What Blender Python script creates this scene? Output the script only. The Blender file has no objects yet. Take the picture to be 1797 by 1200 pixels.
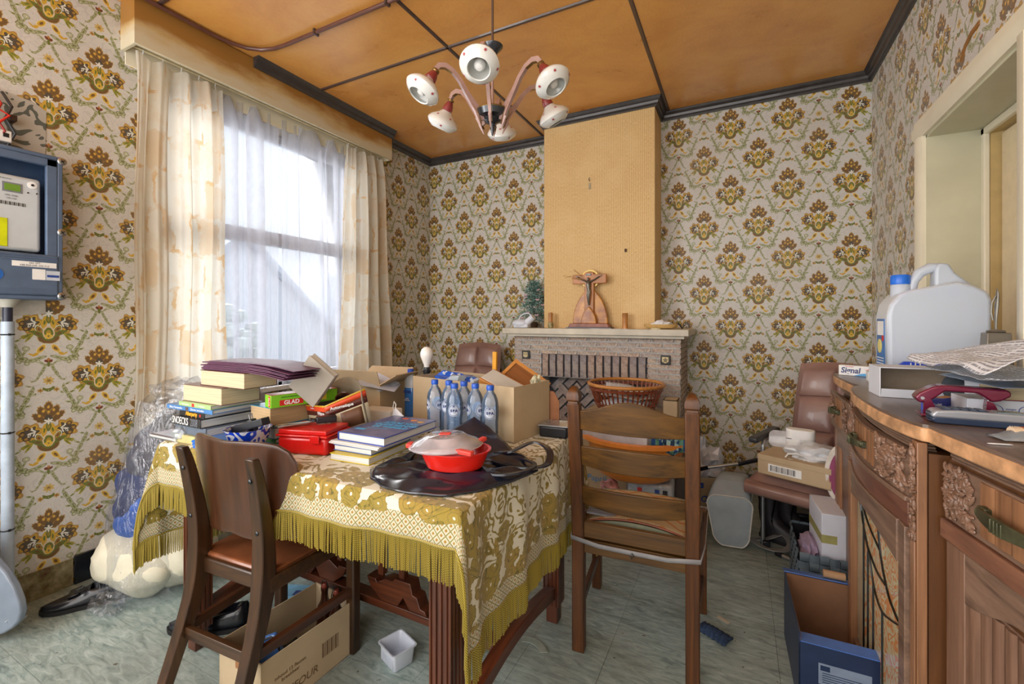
import bpy, bmesh, math, random
from mathutils import Vector, Matrix, Euler, noise
random.seed(7)
PI = math.pi
SC = bpy.context.scene
COL = SC.collection

# ---------------------------------------------------------------- camera, world, light, exposure
cam_d = bpy.data.cameras.new('camera')
cam = bpy.data.objects.new('camera', cam_d); COL.objects.link(cam)
cam.location = (0, 0, 1.25)
cam.rotation_euler = (PI/2, 0, math.atan2(399.5, 783))
cam_d.sensor_width = 36.0
cam_d.lens = 36.0*783/1797
cam_d.shift_y = -40/1797
cam_d.clip_start = 0.02
SC.camera = cam
SC.view_settings.view_transform = 'Standard'
SC.view_settings.look = 'None'
SC.view_settings.gamma = 1
SC.view_settings.use_curve_mapping = False
SC.view_settings.exposure = 0.52
w = bpy.data.worlds.new('overcast_sky'); SC.world = w
w.use_nodes = True
wn = w.node_tree; bg = wn.nodes['Background']
bg.inputs[0].default_value = (0.80, 0.89, 1.0, 1)
bg.inputs[1].default_value = 0.85
sd = bpy.data.lights.new('sun', 'SUN'); sd.energy = 4.0; sd.angle = math.radians(22); sd.color = (1, .96, .90)
sun = bpy.data.objects.new('sun', sd); COL.objects.link(sun)
sun.rotation_euler = Vector((0.80, -0.62, -0.62)).to_track_quat('-Z', 'Y').to_euler()
sd2 = bpy.data.lights.new('bright_overcast', 'SUN'); sd2.energy = 10.0; sd2.angle = math.radians(110); sd2.color = (.95, .97, 1)
sun2 = bpy.data.objects.new('bright_overcast', sd2); COL.objects.link(sun2)
sun2.rotation_euler = Vector((1, .0, -.12)).to_track_quat('-Z', 'Y').to_euler()
def area(name, loc, to, sx, sy, power, col=(1, 1, 1)):
    d = bpy.data.lights.new(name, 'AREA'); d.shape = 'RECTANGLE'; d.size = sx; d.size_y = sy; d.energy = power; d.color = col
    o = bpy.data.objects.new(name, d); COL.objects.link(o); o.location = loc
    o.rotation_euler = (Vector(to)-Vector(loc)).to_track_quat('-Z', 'Y').to_euler()
    return o
area('rear_fill', (-1.0, -1.12, 1.55), (-1.0, 3, 1.5), 3.1, 2.3, 56, (1, .99, .98))  # added fill lamp behind the camera; the rear wall has no window
area('side_fill', (-2.72, -.45, 1.65), (.77, 2.3, 1.75), 1.3, 1.7, 46, (.98, .99, 1))  # invented fill lamp, put in to brighten the right wall; no window here
SC.cycles.use_denoising = True
SC.cycles.max_bounces = 8
SC.cycles.transparent_max_bounces = 24
SC.cycles.sample_clamp_indirect = 6

# ---------------------------------------------------------------- colour and node helpers
def C(r, g=None, b=None):
    if g is None: r, g, b = r
    f = lambda c: ((c/255)/12.92 if c/255 <= .04045 else ((c/255+.055)/1.055)**2.4)
    return (f(r), f(g), f(b), 1)
class NT:
    def __init__(s, name):
        s.m = bpy.data.materials.new(name); s.m.use_nodes = True
        s.t = s.m.node_tree; s.n = s.t.nodes; s.l = s.t.links
        s.b = s.n['Principled BSDF']; s.out = s.n['Material Output']
    def new(s, typ, **k):
        n = s.n.new(typ)
        for a, v in k.items(): setattr(n, a, v)
        return n
    def put(s, sock, v):
        if v is None: return
        if hasattr(v, 'is_linked') or hasattr(v, 'links'): s.l.new(v, sock)
        else: sock.default_value = v
    def math(s, op, a, b=None, c=None):
        n = s.new('ShaderNodeMath', operation=op)
        s.put(n.inputs[0], a); s.put(n.inputs[1], b); s.put(n.inputs[2], c)
        return n.outputs[0]
    def mix(s, f, a, b, bt='MIX'):
        n = s.new('ShaderNodeMix', data_type='RGBA', blend_type=bt)
        s.put(n.inputs[0], f); s.put(n.inputs[6], a); s.put(n.inputs[7], b)
        return n.outputs[2]
    def ramp(s, f, stops, interp='LINEAR'):
        n = s.new('ShaderNodeValToRGB'); cr = n.color_ramp; cr.interpolation = interp
        while len(cr.elements) < len(stops): cr.elements.new(0.5)
        for e, (p, c) in zip(cr.elements, stops): e.position = p; e.color = c
        s.put(n.inputs[0], f)
        return n
    def coord(s, kind='Object'):
        return s.new('ShaderNodeTexCoord').outputs[kind]
    def mp(s, v, loc=(0, 0, 0), rot=(0, 0, 0), sc=(1, 1, 1), typ='POINT'):
        n = s.new('ShaderNodeMapping', vector_type=typ)
        s.put(n.inputs[0], v); n.inputs[1].default_value = loc; n.inputs[2].default_value = rot; n.inputs[3].default_value = sc
        return n.outputs[0]
    def noise(s, v, scale, detail=3, rough=.55, dist=0, out=0):
        n = s.new('ShaderNodeTexNoise'); s.put(n.inputs['Vector'], v)
        n.inputs['Scale'].default_value = scale; n.inputs['Detail'].default_value = detail
        n.inputs['Roughness'].default_value = rough; n.inputs['Distortion'].default_value = dist
        return n.outputs[out]
    def length(s, v):
        n = s.new('ShaderNodeVectorMath', operation='LENGTH'); s.put(n.inputs[0], v); return n.outputs['Value']
    def sep(s, v):
        n = s.new('ShaderNodeSeparateXYZ'); s.put(n.inputs[0], v); return n.outputs
    def comb(s, x, y, z=0.0):
        n = s.new('ShaderNodeCombineXYZ'); s.put(n.inputs[0], x); s.put(n.inputs[1], y); s.put(n.inputs[2], z); return n.outputs[0]
    def bump(s, h, strength=.3, dist=.002):
        n = s.new('ShaderNodeBump'); s.put(n.inputs['Height'], h)
        n.inputs['Strength'].default_value = strength; n.inputs['Distance'].default_value = dist
        s.l.new(n.outputs[0], s.b.inputs['Normal'])
    def base(s, c): s.put(s.b.inputs['Base Color'], c)
    def rough(s, r): s.put(s.b.inputs['Roughness'], r)

def plain(name, rgb, rough=.5, metal=0, var=.08, scale=18, bump=0, coat=0, spec=.5, trans=0, ior=1.45, dist=.001):
    """colour with slight mottled variation"""
    m = NT(name); c = C(rgb)
    co = m.coord()
    n = m.noise(co, scale, 4)
    d = tuple(x*(1-var*2) for x in c[:3])+(1,); e = tuple(min(1, x*(1+var*1.4)) for x in c[:3])+(1,)
    m.base(m.ramp(n, [(.3, d), (.7, e)]).outputs[0])
    m.rough(rough); m.b.inputs['Metallic'].default_value = metal
    m.b.inputs['Coat Weight'].default_value = coat
    m.b.inputs['Specular IOR Level'].default_value = spec
    if trans:
        m.b.inputs['Transmission Weight'].default_value = trans; m.b.inputs['IOR'].default_value = ior
    if bump: m.bump(m.noise(co, scale*3, 4), bump, dist)
    return m.m
def wood(name, c1, c2, axis=2, rough=.4, scale=1.0, bump=.15, coat=.15):
    m = NT(name); co = m.coord()
    sc = [22*scale]*3; sc[axis] = 1.6*scale
    v = m.mp(co, sc=tuple(sc))
    n1 = m.noise(v, 1.0, 5, .6, 1.2)
    sc2 = [90*scale]*3; sc2[axis] = 3*scale
    n2 = m.noise(m.mp(co, sc=tuple(sc2)), 1.0, 3, .6)
    f = m.math('ADD', m.math('MULTIPLY', n1, .7), m.math('MULTIPLY', n2, .3))
    col = m.ramp(f, [(.33, C(c1)), (.62, C(c2))]).outputs[0]
    dirt = m.noise(co, 3.5, 4)
    col = m.mix(m.math('MULTIPLY', dirt, .35), col, tuple(x*.55 for x in C(c1)[:3])+(1,))
    m.base(col); m.rough(rough); m.b.inputs['Coat Weight'].default_value = coat; m.b.inputs['Coat Roughness'].default_value = .3
    m.bump(f, bump, .0015)
    return m.m
def clear(name, tint=(1, 1, 1), rough=.05, alpha=.25, col=(200, 210, 220)):
    """thin clear plastic or glass: see-through with a glossy skin"""
    m = NT(name); m.n.remove(m.b)
    tr = m.new('ShaderNodeBsdfTransparent'); tr.inputs[0].default_value = (*tint, 1)
    gl = m.new('ShaderNodeBsdfGlossy'); gl.inputs[1].default_value = rough; gl.inputs[0].default_value = (1, 1, 1, 1)
    df = m.new('ShaderNodeBsdfPrincipled'); df.inputs['Base Color'].default_value = C(col); df.inputs['Roughness'].default_value = .35
    fr = m.new('ShaderNodeFresnel'); fr.inputs[0].default_value = 1.5
    a = m.new('ShaderNodeMixShader'); b = m.new('ShaderNodeMixShader')
    n = m.noise(m.coord(), 9, 3)
    al = m.math('MULTIPLY', n, alpha*2)
    m.l.new(al, a.inputs[0]); m.l.new(tr.outputs[0], a.inputs[1]); m.l.new(df.outputs[0], a.inputs[2])
    m.l.new(fr.outputs[0], b.inputs[0]); m.l.new(a.outputs[0], b.inputs[1]); m.l.new(gl.outputs[0], b.inputs[2])
    m.l.new(b.outputs[0], m.out.inputs[0])
    return m.m

# ---------------------------------------------------------------- wallpaper: half-drop damask of flowers
def wallpaper():
    m = NT('floral_wallpaper')
    uv = m.sep(m.coord('UV'))
    W, H = .36, .488
    def wrap(x, p): return m.math('MULTIPLY', m.math('SUBTRACT', m.math('FRACT', m.math('ADD', m.math('DIVIDE', x, p), .5)), .5), p)
    xa = m.math('ABSOLUTE', wrap(uv[0], W))
    ya = wrap(m.math('ADD', uv[1], .04), H)          # -.04 offset keeps tails inside the cell
    yy = m.math('SUBTRACT', ya, 0)
    xb = m.math('SUBTRACT', W/2, xa)
    yb = wrap(m.math('ADD', uv[1], .04-H/2), H)
    lim = m.math('ADD', m.math('MULTIPLY', m.math('COSINE', m.math('MULTIPLY', m.math('ADD', ya, -.015), 2*PI/H)), .052), .088)
    inA = m.math('LESS_THAN', xa, lim)
    def sel(a, b): return m.math('ADD', b, m.math('MULTIPLY', inA, m.math('SUBTRACT', a, b)))
    X = sel(xa, xb); Y = m.math('SUBTRACT', sel(ya, yb), .04)
    # gentle hand-drawn wobble
    P = m.comb(X, Y, 0.0)
    nz = m.noise(m.mp(m.coord('UV'), sc=(1, 1, 1)), 60, 2, out=1)
    vs = m.new('ShaderNodeVectorMath', operation='MULTIPLY_ADD'); m.put(vs.inputs[0], nz); vs.inputs[1].default_value = (.007, .007, 0); m.put(vs.inputs[2], m.mp(P, loc=(-.0035, -.0035, 0)))
    P = vs.outputs[0]
    bgc = C(203, 199, 192)
    # pale grey background scrollwork
    nn = m.noise(m.coord('UV'), 13, 1, .3, 2.2)
    iso = m.math('ABSOLUTE', m.math('SUBTRACT', m.math('FRACT', m.math('MULTIPLY', nn, 5)), .5))
    sc = m.math('LESS_THAN', iso, .13)
    col = m.mix(m.math('MULTIPLY', sc, .55), bgc, C(186, 183, 179))
    brown, tan, yel, dark = C(112, 84, 46), C(172, 134, 70), C(200, 160, 52), C(80, 73, 62)
    gr, gl, go, wh, red = C(104, 112, 44), C(160, 160, 122), C(122, 122, 84), C(222, 220, 208), C(112, 56, 38)
    cream = C(212, 190, 158)
    A0 = (0, 0, 0, 0)
    def shape(cx, cy, rx, ry, rot, bands, lobes=0, amp=0.0):
        nonlocal col
        v = m.mp(P, loc=(cx, cy, 0), rot=(0, 0, rot), sc=(rx, ry, 1), typ='TEXTURE')
        L = m.length(v)
        if lobes:
            g = m.new('ShaderNodeTexGradient', gradient_type='RADIAL'); m.put(g.inputs[0], v)
            L = m.math('MULTIPLY_ADD', m.math('COSINE', m.math('MULTIPLY', g.outputs[1], 2*PI*lobes)), amp, L)
        stops = []; p0 = 0.0
        for p, c in bands:
            stops.append((p0*.5, c)); p0 = p
        stops.append((p0*.5, A0))
        r = m.ramp(m.math('MULTIPLY', L, .5), stops, 'CONSTANT')
        col = m.mix(r.outputs[1], col, r.outputs[0])
    out = C(108, 104, 66); olv = C(92, 102, 38); sage = C(168, 170, 134); pale = C(186, 184, 156)
    leaf = [(.34, gr), (.78, sage), (1, go)]
    stem = [(.30, gr), (.8, sage), (1, go)]
    # scroll vine, drawn from under the cup out to the neighbouring motif
    shape(.030, -.100, .026, .0075, -.35, stem)
    shape(.058, -.110, .020, .0095, -.1, stem)
    shape(.086, -.100, .021, .0125, .45, leaf, 4, .14)
    shape(.094, -.076, .026, .0085, 1.25, leaf, 5, .12)
    shape(.107, -.045, .026, .0080, 1.15, leaf, 5, .12)
    shape(.121, -.014, .024, .0075, 1.15, leaf, 5, .12)
    shape(.134, .014, .022, .0070, 1.05, leaf, 5, .12)
    shape(.150, .034, .014, .0055, .45, stem)
    shape(.157, .030, .0065, .0065, 0, [(.4, wh), (1, sage)])
    shape(.112, -.066, .013, .0045, .2, [(.5, gr), (1, sage)])
    shape(.100, -.020, .014, .0045, -.5, [(.5, gr), (1, sage)])
    shape(.139, -.016, .013, .0042, .5, [(.5, gr), (1, sage)])
    shape(.117, .020, .012, .004, -.4, [(.5, gr), (1, sage)])
    shape(.080, -.078, .024, .0048, 2.1, stem)
    shape(.072, -.055, .0125, .0115, 0, [(.22, wh), (.45, sage), (.6, pale), (.85, sage), (1, go)])
    shape(.070, -.122, .009, .008, 0, [(.25, wh), (.8, sage), (1, go)]); shape(.094, -.112, .009, .008, 0, [(.25, wh), (.8, sage), (1, go)])
    # the little fork and its flowers
    shape(.022, -.123, .015, .0042, .75, stem)
    shape(.034, -.115, .0075, .0068, 0, [(.35, bgc), (1, sage)])
    shape(.0145, -.146, .020, .0058, 1.9, stem)
    shape(.025, -.168, .016, .0062, -1.15, leaf, 5, .12)
    shape(.036, -.190, .017, .0042, -.95, stem)
    shape(.052, -.203, .012, .0040, -.2, stem)
    shape(.062, -.199, .0055, .0055, 0, [(1, sage)])
    shape(0, -.112, .0055, .011, 0, [(1, C(176, 120, 60))])
    shape(.007, -.115, .0085, .0055, .8, [(1, red)])
    shape(0, -.130, .0055, .012, 0, [(1, gr)])
    shape(0, -.204, .0165, .0165, 0, [(.3, brown), (1, C(198, 168, 92))], 8, .22)
    shape(.010, -.243, .013, .0075, .4, [(1, gr)], 4, .25)
    shape(.027, -.247, .0085, .0085, 0, [(.4, brown), (1, C(184, 142, 64))], 6, .25)
    # drooping yellow petals
    shape(.024, -.058, .024, .0115, -.95, [(.40, brown), (.8, yel), (1, C(226, 206, 150))])
    shape(.043, -.083, .012, .0060, -.55, [(1, yel)])
    shape(.056, -.083, .010, .0035, .7, [(1, yel)])
    # feather leaves
    shape(.068, .002, .025, .0085, -.45, [(.45, gr), (1, C(156, 146, 48))], 7, .16)
    shape(.063, -.008, .021, .0055, -.95, [(.45, gr), (1, C(156, 146, 48))])
    # crown: a jagged pine-cone fan
    fan = [(.30, brown), (.38, tan), (.90, brown), (1.04, tan)]
    shape(0, .145, .017, .046, 0, [(.86, brown), (1.0, tan)], 14, .05)
    shape(.017, .133, .016, .040, -.38, [(.86, brown), (1.0, tan)], 12, .06)
    shape(.032, .118, .014, .030, -.75, [(.86, brown), (1.0, tan)], 10, .08)
    for q in ((0, .165), (.017, .148), (.031, .128), (.0, .142)):
        shape(q[0], q[1], .0055, .0068, 0, [(.7, C(214, 170, 66)), (1, tan)])
    # side flowers
    shape(.060, .056, .040, .043, .3, [(.60, dark), (.64, C(60, 54, 46)), (.80, yel), (1.0, tan)], 7, .13)
    for q in ((.070, .078), (.085, .055), (.072, .033)):
        shape(q[0], q[1], .0105, .0105, 0, [(.45, tan), (.85, brown), (1, C(58, 50, 40))])
    shape(.049, .066, .012, .0030, .6, [(1, wh)]); shape(.056, .056, .014, .0028, -.25, [(1, wh)]); shape(.047, .050, .011, .0028, -1.2, [(1, wh)]); shape(.062, .047, .0045, .009, .5, [(.5, A0), (1, wh)]); shape(.054, .073, .008, .0026, 1.4, [(1, wh)])
    # centre
    shape(.014, .060, .0095, .030, .12, [(.35, gr), (1, yel)])
    shape(0, .075, .0085, .020, 0, [(.5, C(150, 130, 50)), (1, gr)])
    shape(0, .109, .015, .018, 0, [(1, dark)], 5, .15)
    shape(0, .100, .012, .011, 0, [(1, wh)], 6, .4)
    shape(.031, .030, .0115, .021, -.5, [(.4, brown), (.6, C(186, 132, 54)), (.82, gr), (1.0, wh)])
    # cup with spreading lips
    shape(0, -.006, .038, .031, 0, [(.55, gr), (.92, brown), (1, C(176, 140, 80))])
    shape(.036, .010, .022, .0105, .55, [(.45, brown), (1, gr)])
    shape(.052, .019, .013, .005, .1, [(1, gr)])
    shape(0, .014, .020, .029, 0, [(.40, C(170, 140, 50)), (.76, gr), (1.02, cream)])
    shape(0, -.001, .0125, .0125, 0, [(.25, dark), (1, C(214, 176, 60))], 5, .16)
    # ageing: soft brownish bloom and a few specks
    st = m.noise(m.mp(m.coord('Object')), 1.3, 5, .6)
    col = m.mix(m.ramp(st, [(.55, (0, 0, 0, 1)), (.8, (.4, .4, .4, 1))]).outputs[0], col, C(176, 158, 132))
    m.base(col); m.rough(.5); m.b.inputs['Sheen Weight'].default_value = .35; m.b.inputs['Sheen Roughness'].default_value = .4
    pf = m.noise(m.coord('UV'), 300, 2)
    m.bump(pf, .12, .0008)
    return m.m
PAPER = wallpaper()

def old_paper():     # the earlier paper showing round the meter: pale with grey acanthus
    m = NT('older_wallpaper')
    co = m.coord()
    n = m.noise(co, 9, 1, .3, 3.5)
    g = m.math('GREATER_THAN', n, .56)
    m.base(m.mix(g, C(176, 170, 160), C(88, 92, 84))); m.rough(.7)
    m.bump(m.noise(co, 120, 2), .3, .001)
    return m.m
def mustard_paper():
    m = NT('mustard_ribbed_wallpaper')
    s = m.sep(m.coord('UV'))
    rib = m.math('SINE', m.math('MULTIPLY', s[0], 2*PI/.0135))
    dash = m.math('SINE', m.math('MULTIPLY', s[1], 2*PI/.009))
    n = m.noise(m.mp(m.coord('UV'), sc=(220, 60, 1)), 1, 3)
    f = m.math('ADD', m.math('MULTIPLY', rib, .22), m.math('ADD', m.math('MULTIPLY', dash, .10), n))
    col = m.ramp(f, [(.2, C(190, 154, 100)), (.55, C(222, 186, 128)), (.85, C(234, 204, 152))]).outputs[0]
    st = m.noise(m.coord('UV'), 2.6, 3)
    col = m.mix(m.ramp(st, [(.5, (0, 0, 0, 1)), (.7, (.35, .35, .35, 1))]).outputs[0], col, C(234, 208, 158))
    m.base(col); m.rough(.75); m.bump(f, .4, .001)
    return m.m
def ceiling_mat():
    m = NT('varnished_hardboard')
    co = m.coord()
    n = m.noise(m.mp(co, sc=(1, 1.4, 1)), 2.0, 5, .6, .6)
    f = m.noise(m.mp(co, sc=(90, 30, 1)), 1.5, 3)
    x = m.math('ADD', m.math('MULTIPLY', n, .8), m.math('MULTIPLY', f, .2))
    m.base(m.ramp(x, [(.3, C(200, 132, 62)), (.55, C(222, 158, 80)), (.75, C(230, 174, 98))]).outputs[0])
    m.rough(m.math('MULTIPLY_ADD', n, .2, .2)); m.b.inputs['Specular IOR Level'].default_value = .6
    m.b.inputs['Coat Weight'].default_value = .6; m.b.inputs['Coat Roughness'].default_value = .26
    m.bump(f, .08, .001)
    return m.m
def lino():
    m = NT('marbled_vinyl_tile')
    oi = m.new('ShaderNodeObjectInfo')
    g = m.new('ShaderNodeNewGeometry')
    n = m.noise(m.mp(g.outputs['Position'], sc=(12, 46, 1), rot=(0, 0, .5)), 1, 5, .65, 1.0)
    d = m.noise(m.mp(g.outputs['Position']), 1.7, 6, .65)
    sp = m.noise(m.mp(g.outputs['Position']), 40, 2, .5)
    col = m.ramp(n, [(.28, C(98, 118, 116)), (.46, C(144, 162, 158)), (.7, C(184, 198, 194))]).outputs[0]
    col = m.mix(m.ramp(d, [(.4, (0, 0, 0, 1)), (.75, (.75, .75, .75, 1))]).outputs[0], col, C(124, 122, 112))
    col = m.mix(m.math('LESS_THAN', sp, .27), col, C(84, 78, 66))
    col = m.mix(m.math('MULTIPLY', oi.outputs['Random'], .14), col, C(120, 130, 122))
    m.base(col); m.rough(m.math('MULTIPLY_ADD', d, .35, .22)); m.bump(n, .06, .001)
    return m.m
def brick_mat(name, a, b, c):
    m = NT(name)
    oi = m.new('ShaderNodeObjectInfo'); co = m.coord()
    base = m.ramp(oi.outputs['Random'], [(0, C(a)), (.5, C(b)), (1, C(c))]).outputs[0]
    n = m.noise(co, 55, 5, .7)
    k = m.noise(co, 11, 3)
    col = m.mix(m.ramp(n, [(.4, (0, 0, 0, 1)), (.62, (.75, .75, .75, 1))]).outputs[0], base, C(120, 102, 94))
    col = m.mix(m.ramp(k, [(.5, (0, 0, 0, 1)), (.75, (.6, .6, .6, 1))]).outputs[0], col, C(192, 176, 158))
    m.base(col); m.rough(.85); m.bump(n, .8, .003)
    return m.m
def curtain_mat():
    m = NT('printed_curtain')
    uv = m.coord('UV')
    n = m.noise(m.mp(uv, sc=(1, 1, 1)), 7, 4, .6, .5, out=1)
    va = m.new('ShaderNodeVectorMath', operation='MULTIPLY_ADD'); m.put(va.inputs[0], n); va.inputs[1].default_value = (.10, .12, 0); m.put(va.inputs[2], uv)
    b = m.new('ShaderNodeTexBrick'); m.put(b.inputs[0], va.outputs[0])
    b.inputs['Scale'].default_value = 1; b.inputs['Mortar Size'].default_value = .012; b.inputs['Brick Width'].default_value = .15; b.inputs['Row Height'].default_value = .21; b.offset = .37
    b.inputs['Mortar Smooth'].default_value = .35
    b.inputs['Color1'].default_value = (0, 0, 0, 1); b.inputs['Color2'].default_value = (.5, .5, .5, 1); b.inputs['Bias'].default_value = 0; b.inputs['Mortar'].default_value = (1, 1, 1, 1)
    n2 = m.noise(uv, 5, 4, .6)
    line = m.math('MULTIPLY', m.math('GREATER_THAN', b.outputs[0], .62), m.ramp(n2, [(.47, (0, 0, 0, 1)), (.60, (1, 1, 1, 1))]).outputs[0])
    blot = m.ramp(m.noise(m.mp(uv, loc=(3, 1, 0)), 4.5, 5, .65), [(.50, (0, 0, 0, 1)), (.60, (.75, .75, .75, 1))]).outputs[0]
    sq = m.math('MULTIPLY', m.math('MULTIPLY', m.math('GREATER_THAN', b.outputs[0], .36), m.math('LESS_THAN', b.outputs[0], .52)), m.math('ADD', m.math('MULTIPLY', n2, .9), .05))
    f = m.math('MAXIMUM', line, m.math('MAXIMUM', sq, m.math('MULTIPLY', blot, .3)))
    col = m.mix(m.math('MULTIPLY', f, .85), C(242, 238, 226), C(228, 192, 138))
    fine = m.noise(m.mp(uv, sc=(500, 500, 1)), 1, 1)
    m.base(col); m.rough(.85); m.bump(fine, .1, .0006)
    tl = m.new('ShaderNodeBsdfTranslucent'); m.put(tl.inputs[0], col)
    mx = m.new('ShaderNodeMixShader'); mx.inputs[0].default_value = .55
    m.l.new(m.b.outputs[0], mx.inputs[1]); m.l.new(tl.outputs[0], mx.inputs[2]); m.l.new(mx.outputs[0], m.out.inputs[0])
    return m.m
def sheer_mat():
    m = NT('sheer_voile')
    tl = m.new('ShaderNodeBsdfTranslucent'); tl.inputs[0].default_value = (.74, .77, .84, 1)
    m.b.inputs['Base Color'].default_value = (.76, .77, .85, 1); m.b.inputs['Roughness'].default_value = .8
    a = m.new('ShaderNodeMixShader'); a.inputs[0].default_value = .5
    m.l.new(m.b.outputs[0], a.inputs[1]); m.l.new(tl.outputs[0], a.inputs[2])
    tr = m.new('ShaderNodeBsdfTransparent')
    b = m.new('ShaderNodeMixShader')
    weave = m.noise(m.mp(m.coord('UV'), sc=(160, 12, 1)), 1, 2)
    m.put(b.inputs[0], m.math('MULTIPLY_ADD', weave, .14, .36))
    m.l.new(tr.outputs[0], b.inputs[1]); m.l.new(a.outputs[0], b.inputs[2]); m.l.new(b.outputs[0], m.out.inputs[0])
    return m.m

# ---------------------------------------------------------------- mesh builder
class MB:
    def __init__(s): s.v = []; s.f = []; s.mi = []; s.uv = []; s.M = Matrix.Identity(4); s.k = 0
    def at(s, loc=(0, 0, 0), rot=(0, 0, 0)): s.M = Matrix.Translation(loc) @ Euler(rot).to_matrix().to_4x4(); return s
    def vv(s, p): s.v.append(tuple(s.M @ Vector(p))); return len(s.v)-1
    def ff(s, idx, uv=None):
        s.f.append(tuple(idx)); s.mi.append(s.k); s.uv.append(uv if uv else [(0, 0)]*len(idx))
    def box(s, x0, x1, y0, y1, z0, z1):
        i = [s.vv(p) for p in ((x0, y0, z0), (x1, y0, z0), (x1, y1, z0), (x0, y1, z0), (x0, y0, z1), (x1, y0, z1), (x1, y1, z1), (x0, y1, z1))]
        for q in ((0, 3, 2, 1), (4, 5, 6, 7), (0, 1, 5, 4), (1, 2, 6, 5), (2, 3, 7, 6), (3, 0, 4, 7)): s.ff([i[j] for j in q])
        return s
    def bc(s, cx, cy, cz, sx, sy, sz): return s.box(cx-sx/2, cx+sx/2, cy-sy/2, cy+sy/2, cz-sz/2, cz+sz/2)
    def prism(s, poly, a, b, axis='z'):
        """poly of 2-d points extruded from a to b along axis"""
        def P(p, t): return {'z': (p[0], p[1], t), 'y': (p[0], t, p[1]), 'x': (t, p[0], p[1])}[axis]
        n = len(poly)
        lo = [s.vv(P(p, a)) for p in poly]; hi = [s.vv(P(p, b)) for p in poly]
        s.ff(lo[::-1]); s.ff(hi)
        for i in range(n): j = (i+1) % n; s.ff([lo[i], lo[j], hi[j], hi[i]])
        return s
    def bar(s, p, q, w, h, up=(0, 0, 1)):
        """square bar from p to q"""
        p = Vector(p); q = Vector(q); d = (q-p).normalized(); u = Vector(up)
        if abs(d.dot(u)) > .98: u = Vector((0, 1, 0))
        x = d.cross(u).normalized()*w/2; y = x.cross(d).normalized()*h/2
        i = [s.vv(c+a*x+b*y) for c in (p, q) for a, b in ((-1, -1), (1, -1), (1, 1), (-1, 1))]
        for k in ((0, 1, 2, 3), (7, 6, 5, 4), (0, 4, 5, 1), (1, 5, 6, 2), (2, 6, 7, 3), (3, 7, 4, 0)): s.ff([i[j] for j in k])
        return s
    def lathe(s, prof, n=24, c=(0, 0, 0), sx=1, sy=1, a0=0, cap=True):
        rings = []
        for r, z in prof:
            rings.append([s.vv((c[0]+sx*r*math.cos(a0+2*PI*i/n), c[1]+sy*r*math.sin(a0+2*PI*i/n), c[2]+z)) for i in range(n)])
        for a, b in zip(rings, rings[1:]):
            for i in range(n): j = (i+1) % n; s.ff([a[i], a[j], b[j], b[i]])
        if cap:
            s.ff(rings[0][::-1]); s.ff(rings[-1])
        return s
    def tube(s, pts, r, n=8, cap=True, flat=1.0):
        pts = [Vector(p) for p in pts]; m = len(pts); rings = []; prev = None
        for k, p in enumerate(pts):
            d = (pts[min(k+1, m-1)]-pts[max(k-1, 0)]).normalized()
            if prev is None:
                u = Vector((0, 0, 1)) if abs(d.z) < .9 else Vector((1, 0, 0))
                x = d.cross(u).normalized()
            else: x = (prev-d*prev.dot(d)).normalized()
            prev = x; y = d.cross(x)
            rr = r[k] if isinstance(r, (list, tuple)) else r
            rings.append([s.vv(p+x*rr*math.cos(2*PI*i/n)+y*rr*flat*math.sin(2*PI*i/n)) for i in range(n)])
        for a, b in zip(rings, rings[1:]):
            for i in range(n): j = (i+1) % n; s.ff([a[i], a[j], b[j], b[i]])
        if cap: s.ff(rings[0][::-1]); s.ff(rings[-1])
        return s
    def grid(s, nu, nv, fn, su=1, sv=1, wrapu=False):
        ids = [[s.vv(fn(i/nu, j/nv)) for i in range(nu+(0 if wrapu else 1))] for j in range(nv+1)]
        for j in range(nv):
            for i in range(nu):
                k = (i+1) % nu if wrapu else i+1
                u0, u1, v0, v1 = i/nu*su, (i+1)/nu*su, j/nv*sv, (j+1)/nv*sv
                s.ff([ids[j][i], ids[j][k], ids[j+1][k], ids[j+1][i]], [(u0, v0), (u1, v0), (u1, v1), (u0, v1)])
        return s
    def blob(s, c, r, n=10, m=6, rot=None):
        """ellipsoid"""
        R = Euler(rot).to_matrix() if rot else None
        def P(x, y, z):
            v = Vector((x*r[0], y*r[1], z*r[2]))
            if R: v = R @ v
            return v+Vector(c)
        top = s.vv(P(0, 0, 1)); bot = s.vv(P(0, 0, -1)); rings = []
        for k in range(1, m):
            t = PI*k/m; rings.append([s.vv(P(math.sin(t)*math.cos(2*PI*i/n), math.sin(t)*math.sin(2*PI*i/n), math.cos(t))) for i in range(n)])
        for i in range(n):
            j = (i+1) % n; s.ff([top, rings[0][i], rings[0][j]]); s.ff([bot, rings[-1][j], rings[-1][i]])
            for a, b in zip(rings, rings[1:]): s.ff([a[i], b[i], b[j], a[j]])
        return s
    def quad(s, pts, uv=None):
        s.ff([s.vv(p) for p in pts], uv); return s
    def mesh(s, name, mats):
        me = bpy.data.meshes.new(name); me.from_pydata(s.v, [], s.f)
        for mt in (mats if isinstance(mats, (list, tuple)) else [mats]): me.materials.append(mt)
        if any(s.mi): me.polygons.foreach_set('material_index', s.mi)
        uvl = me.uv_layers.new(name='UVMap'); fl = []
        for q in s.uv:
            for a in q: fl.extend(a)
        uvl.data.foreach_set('uv', fl)
        me.shade_smooth(); me.set_sharp_from_angle(angle=math.radians(38))
        me.update(); return me
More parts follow.
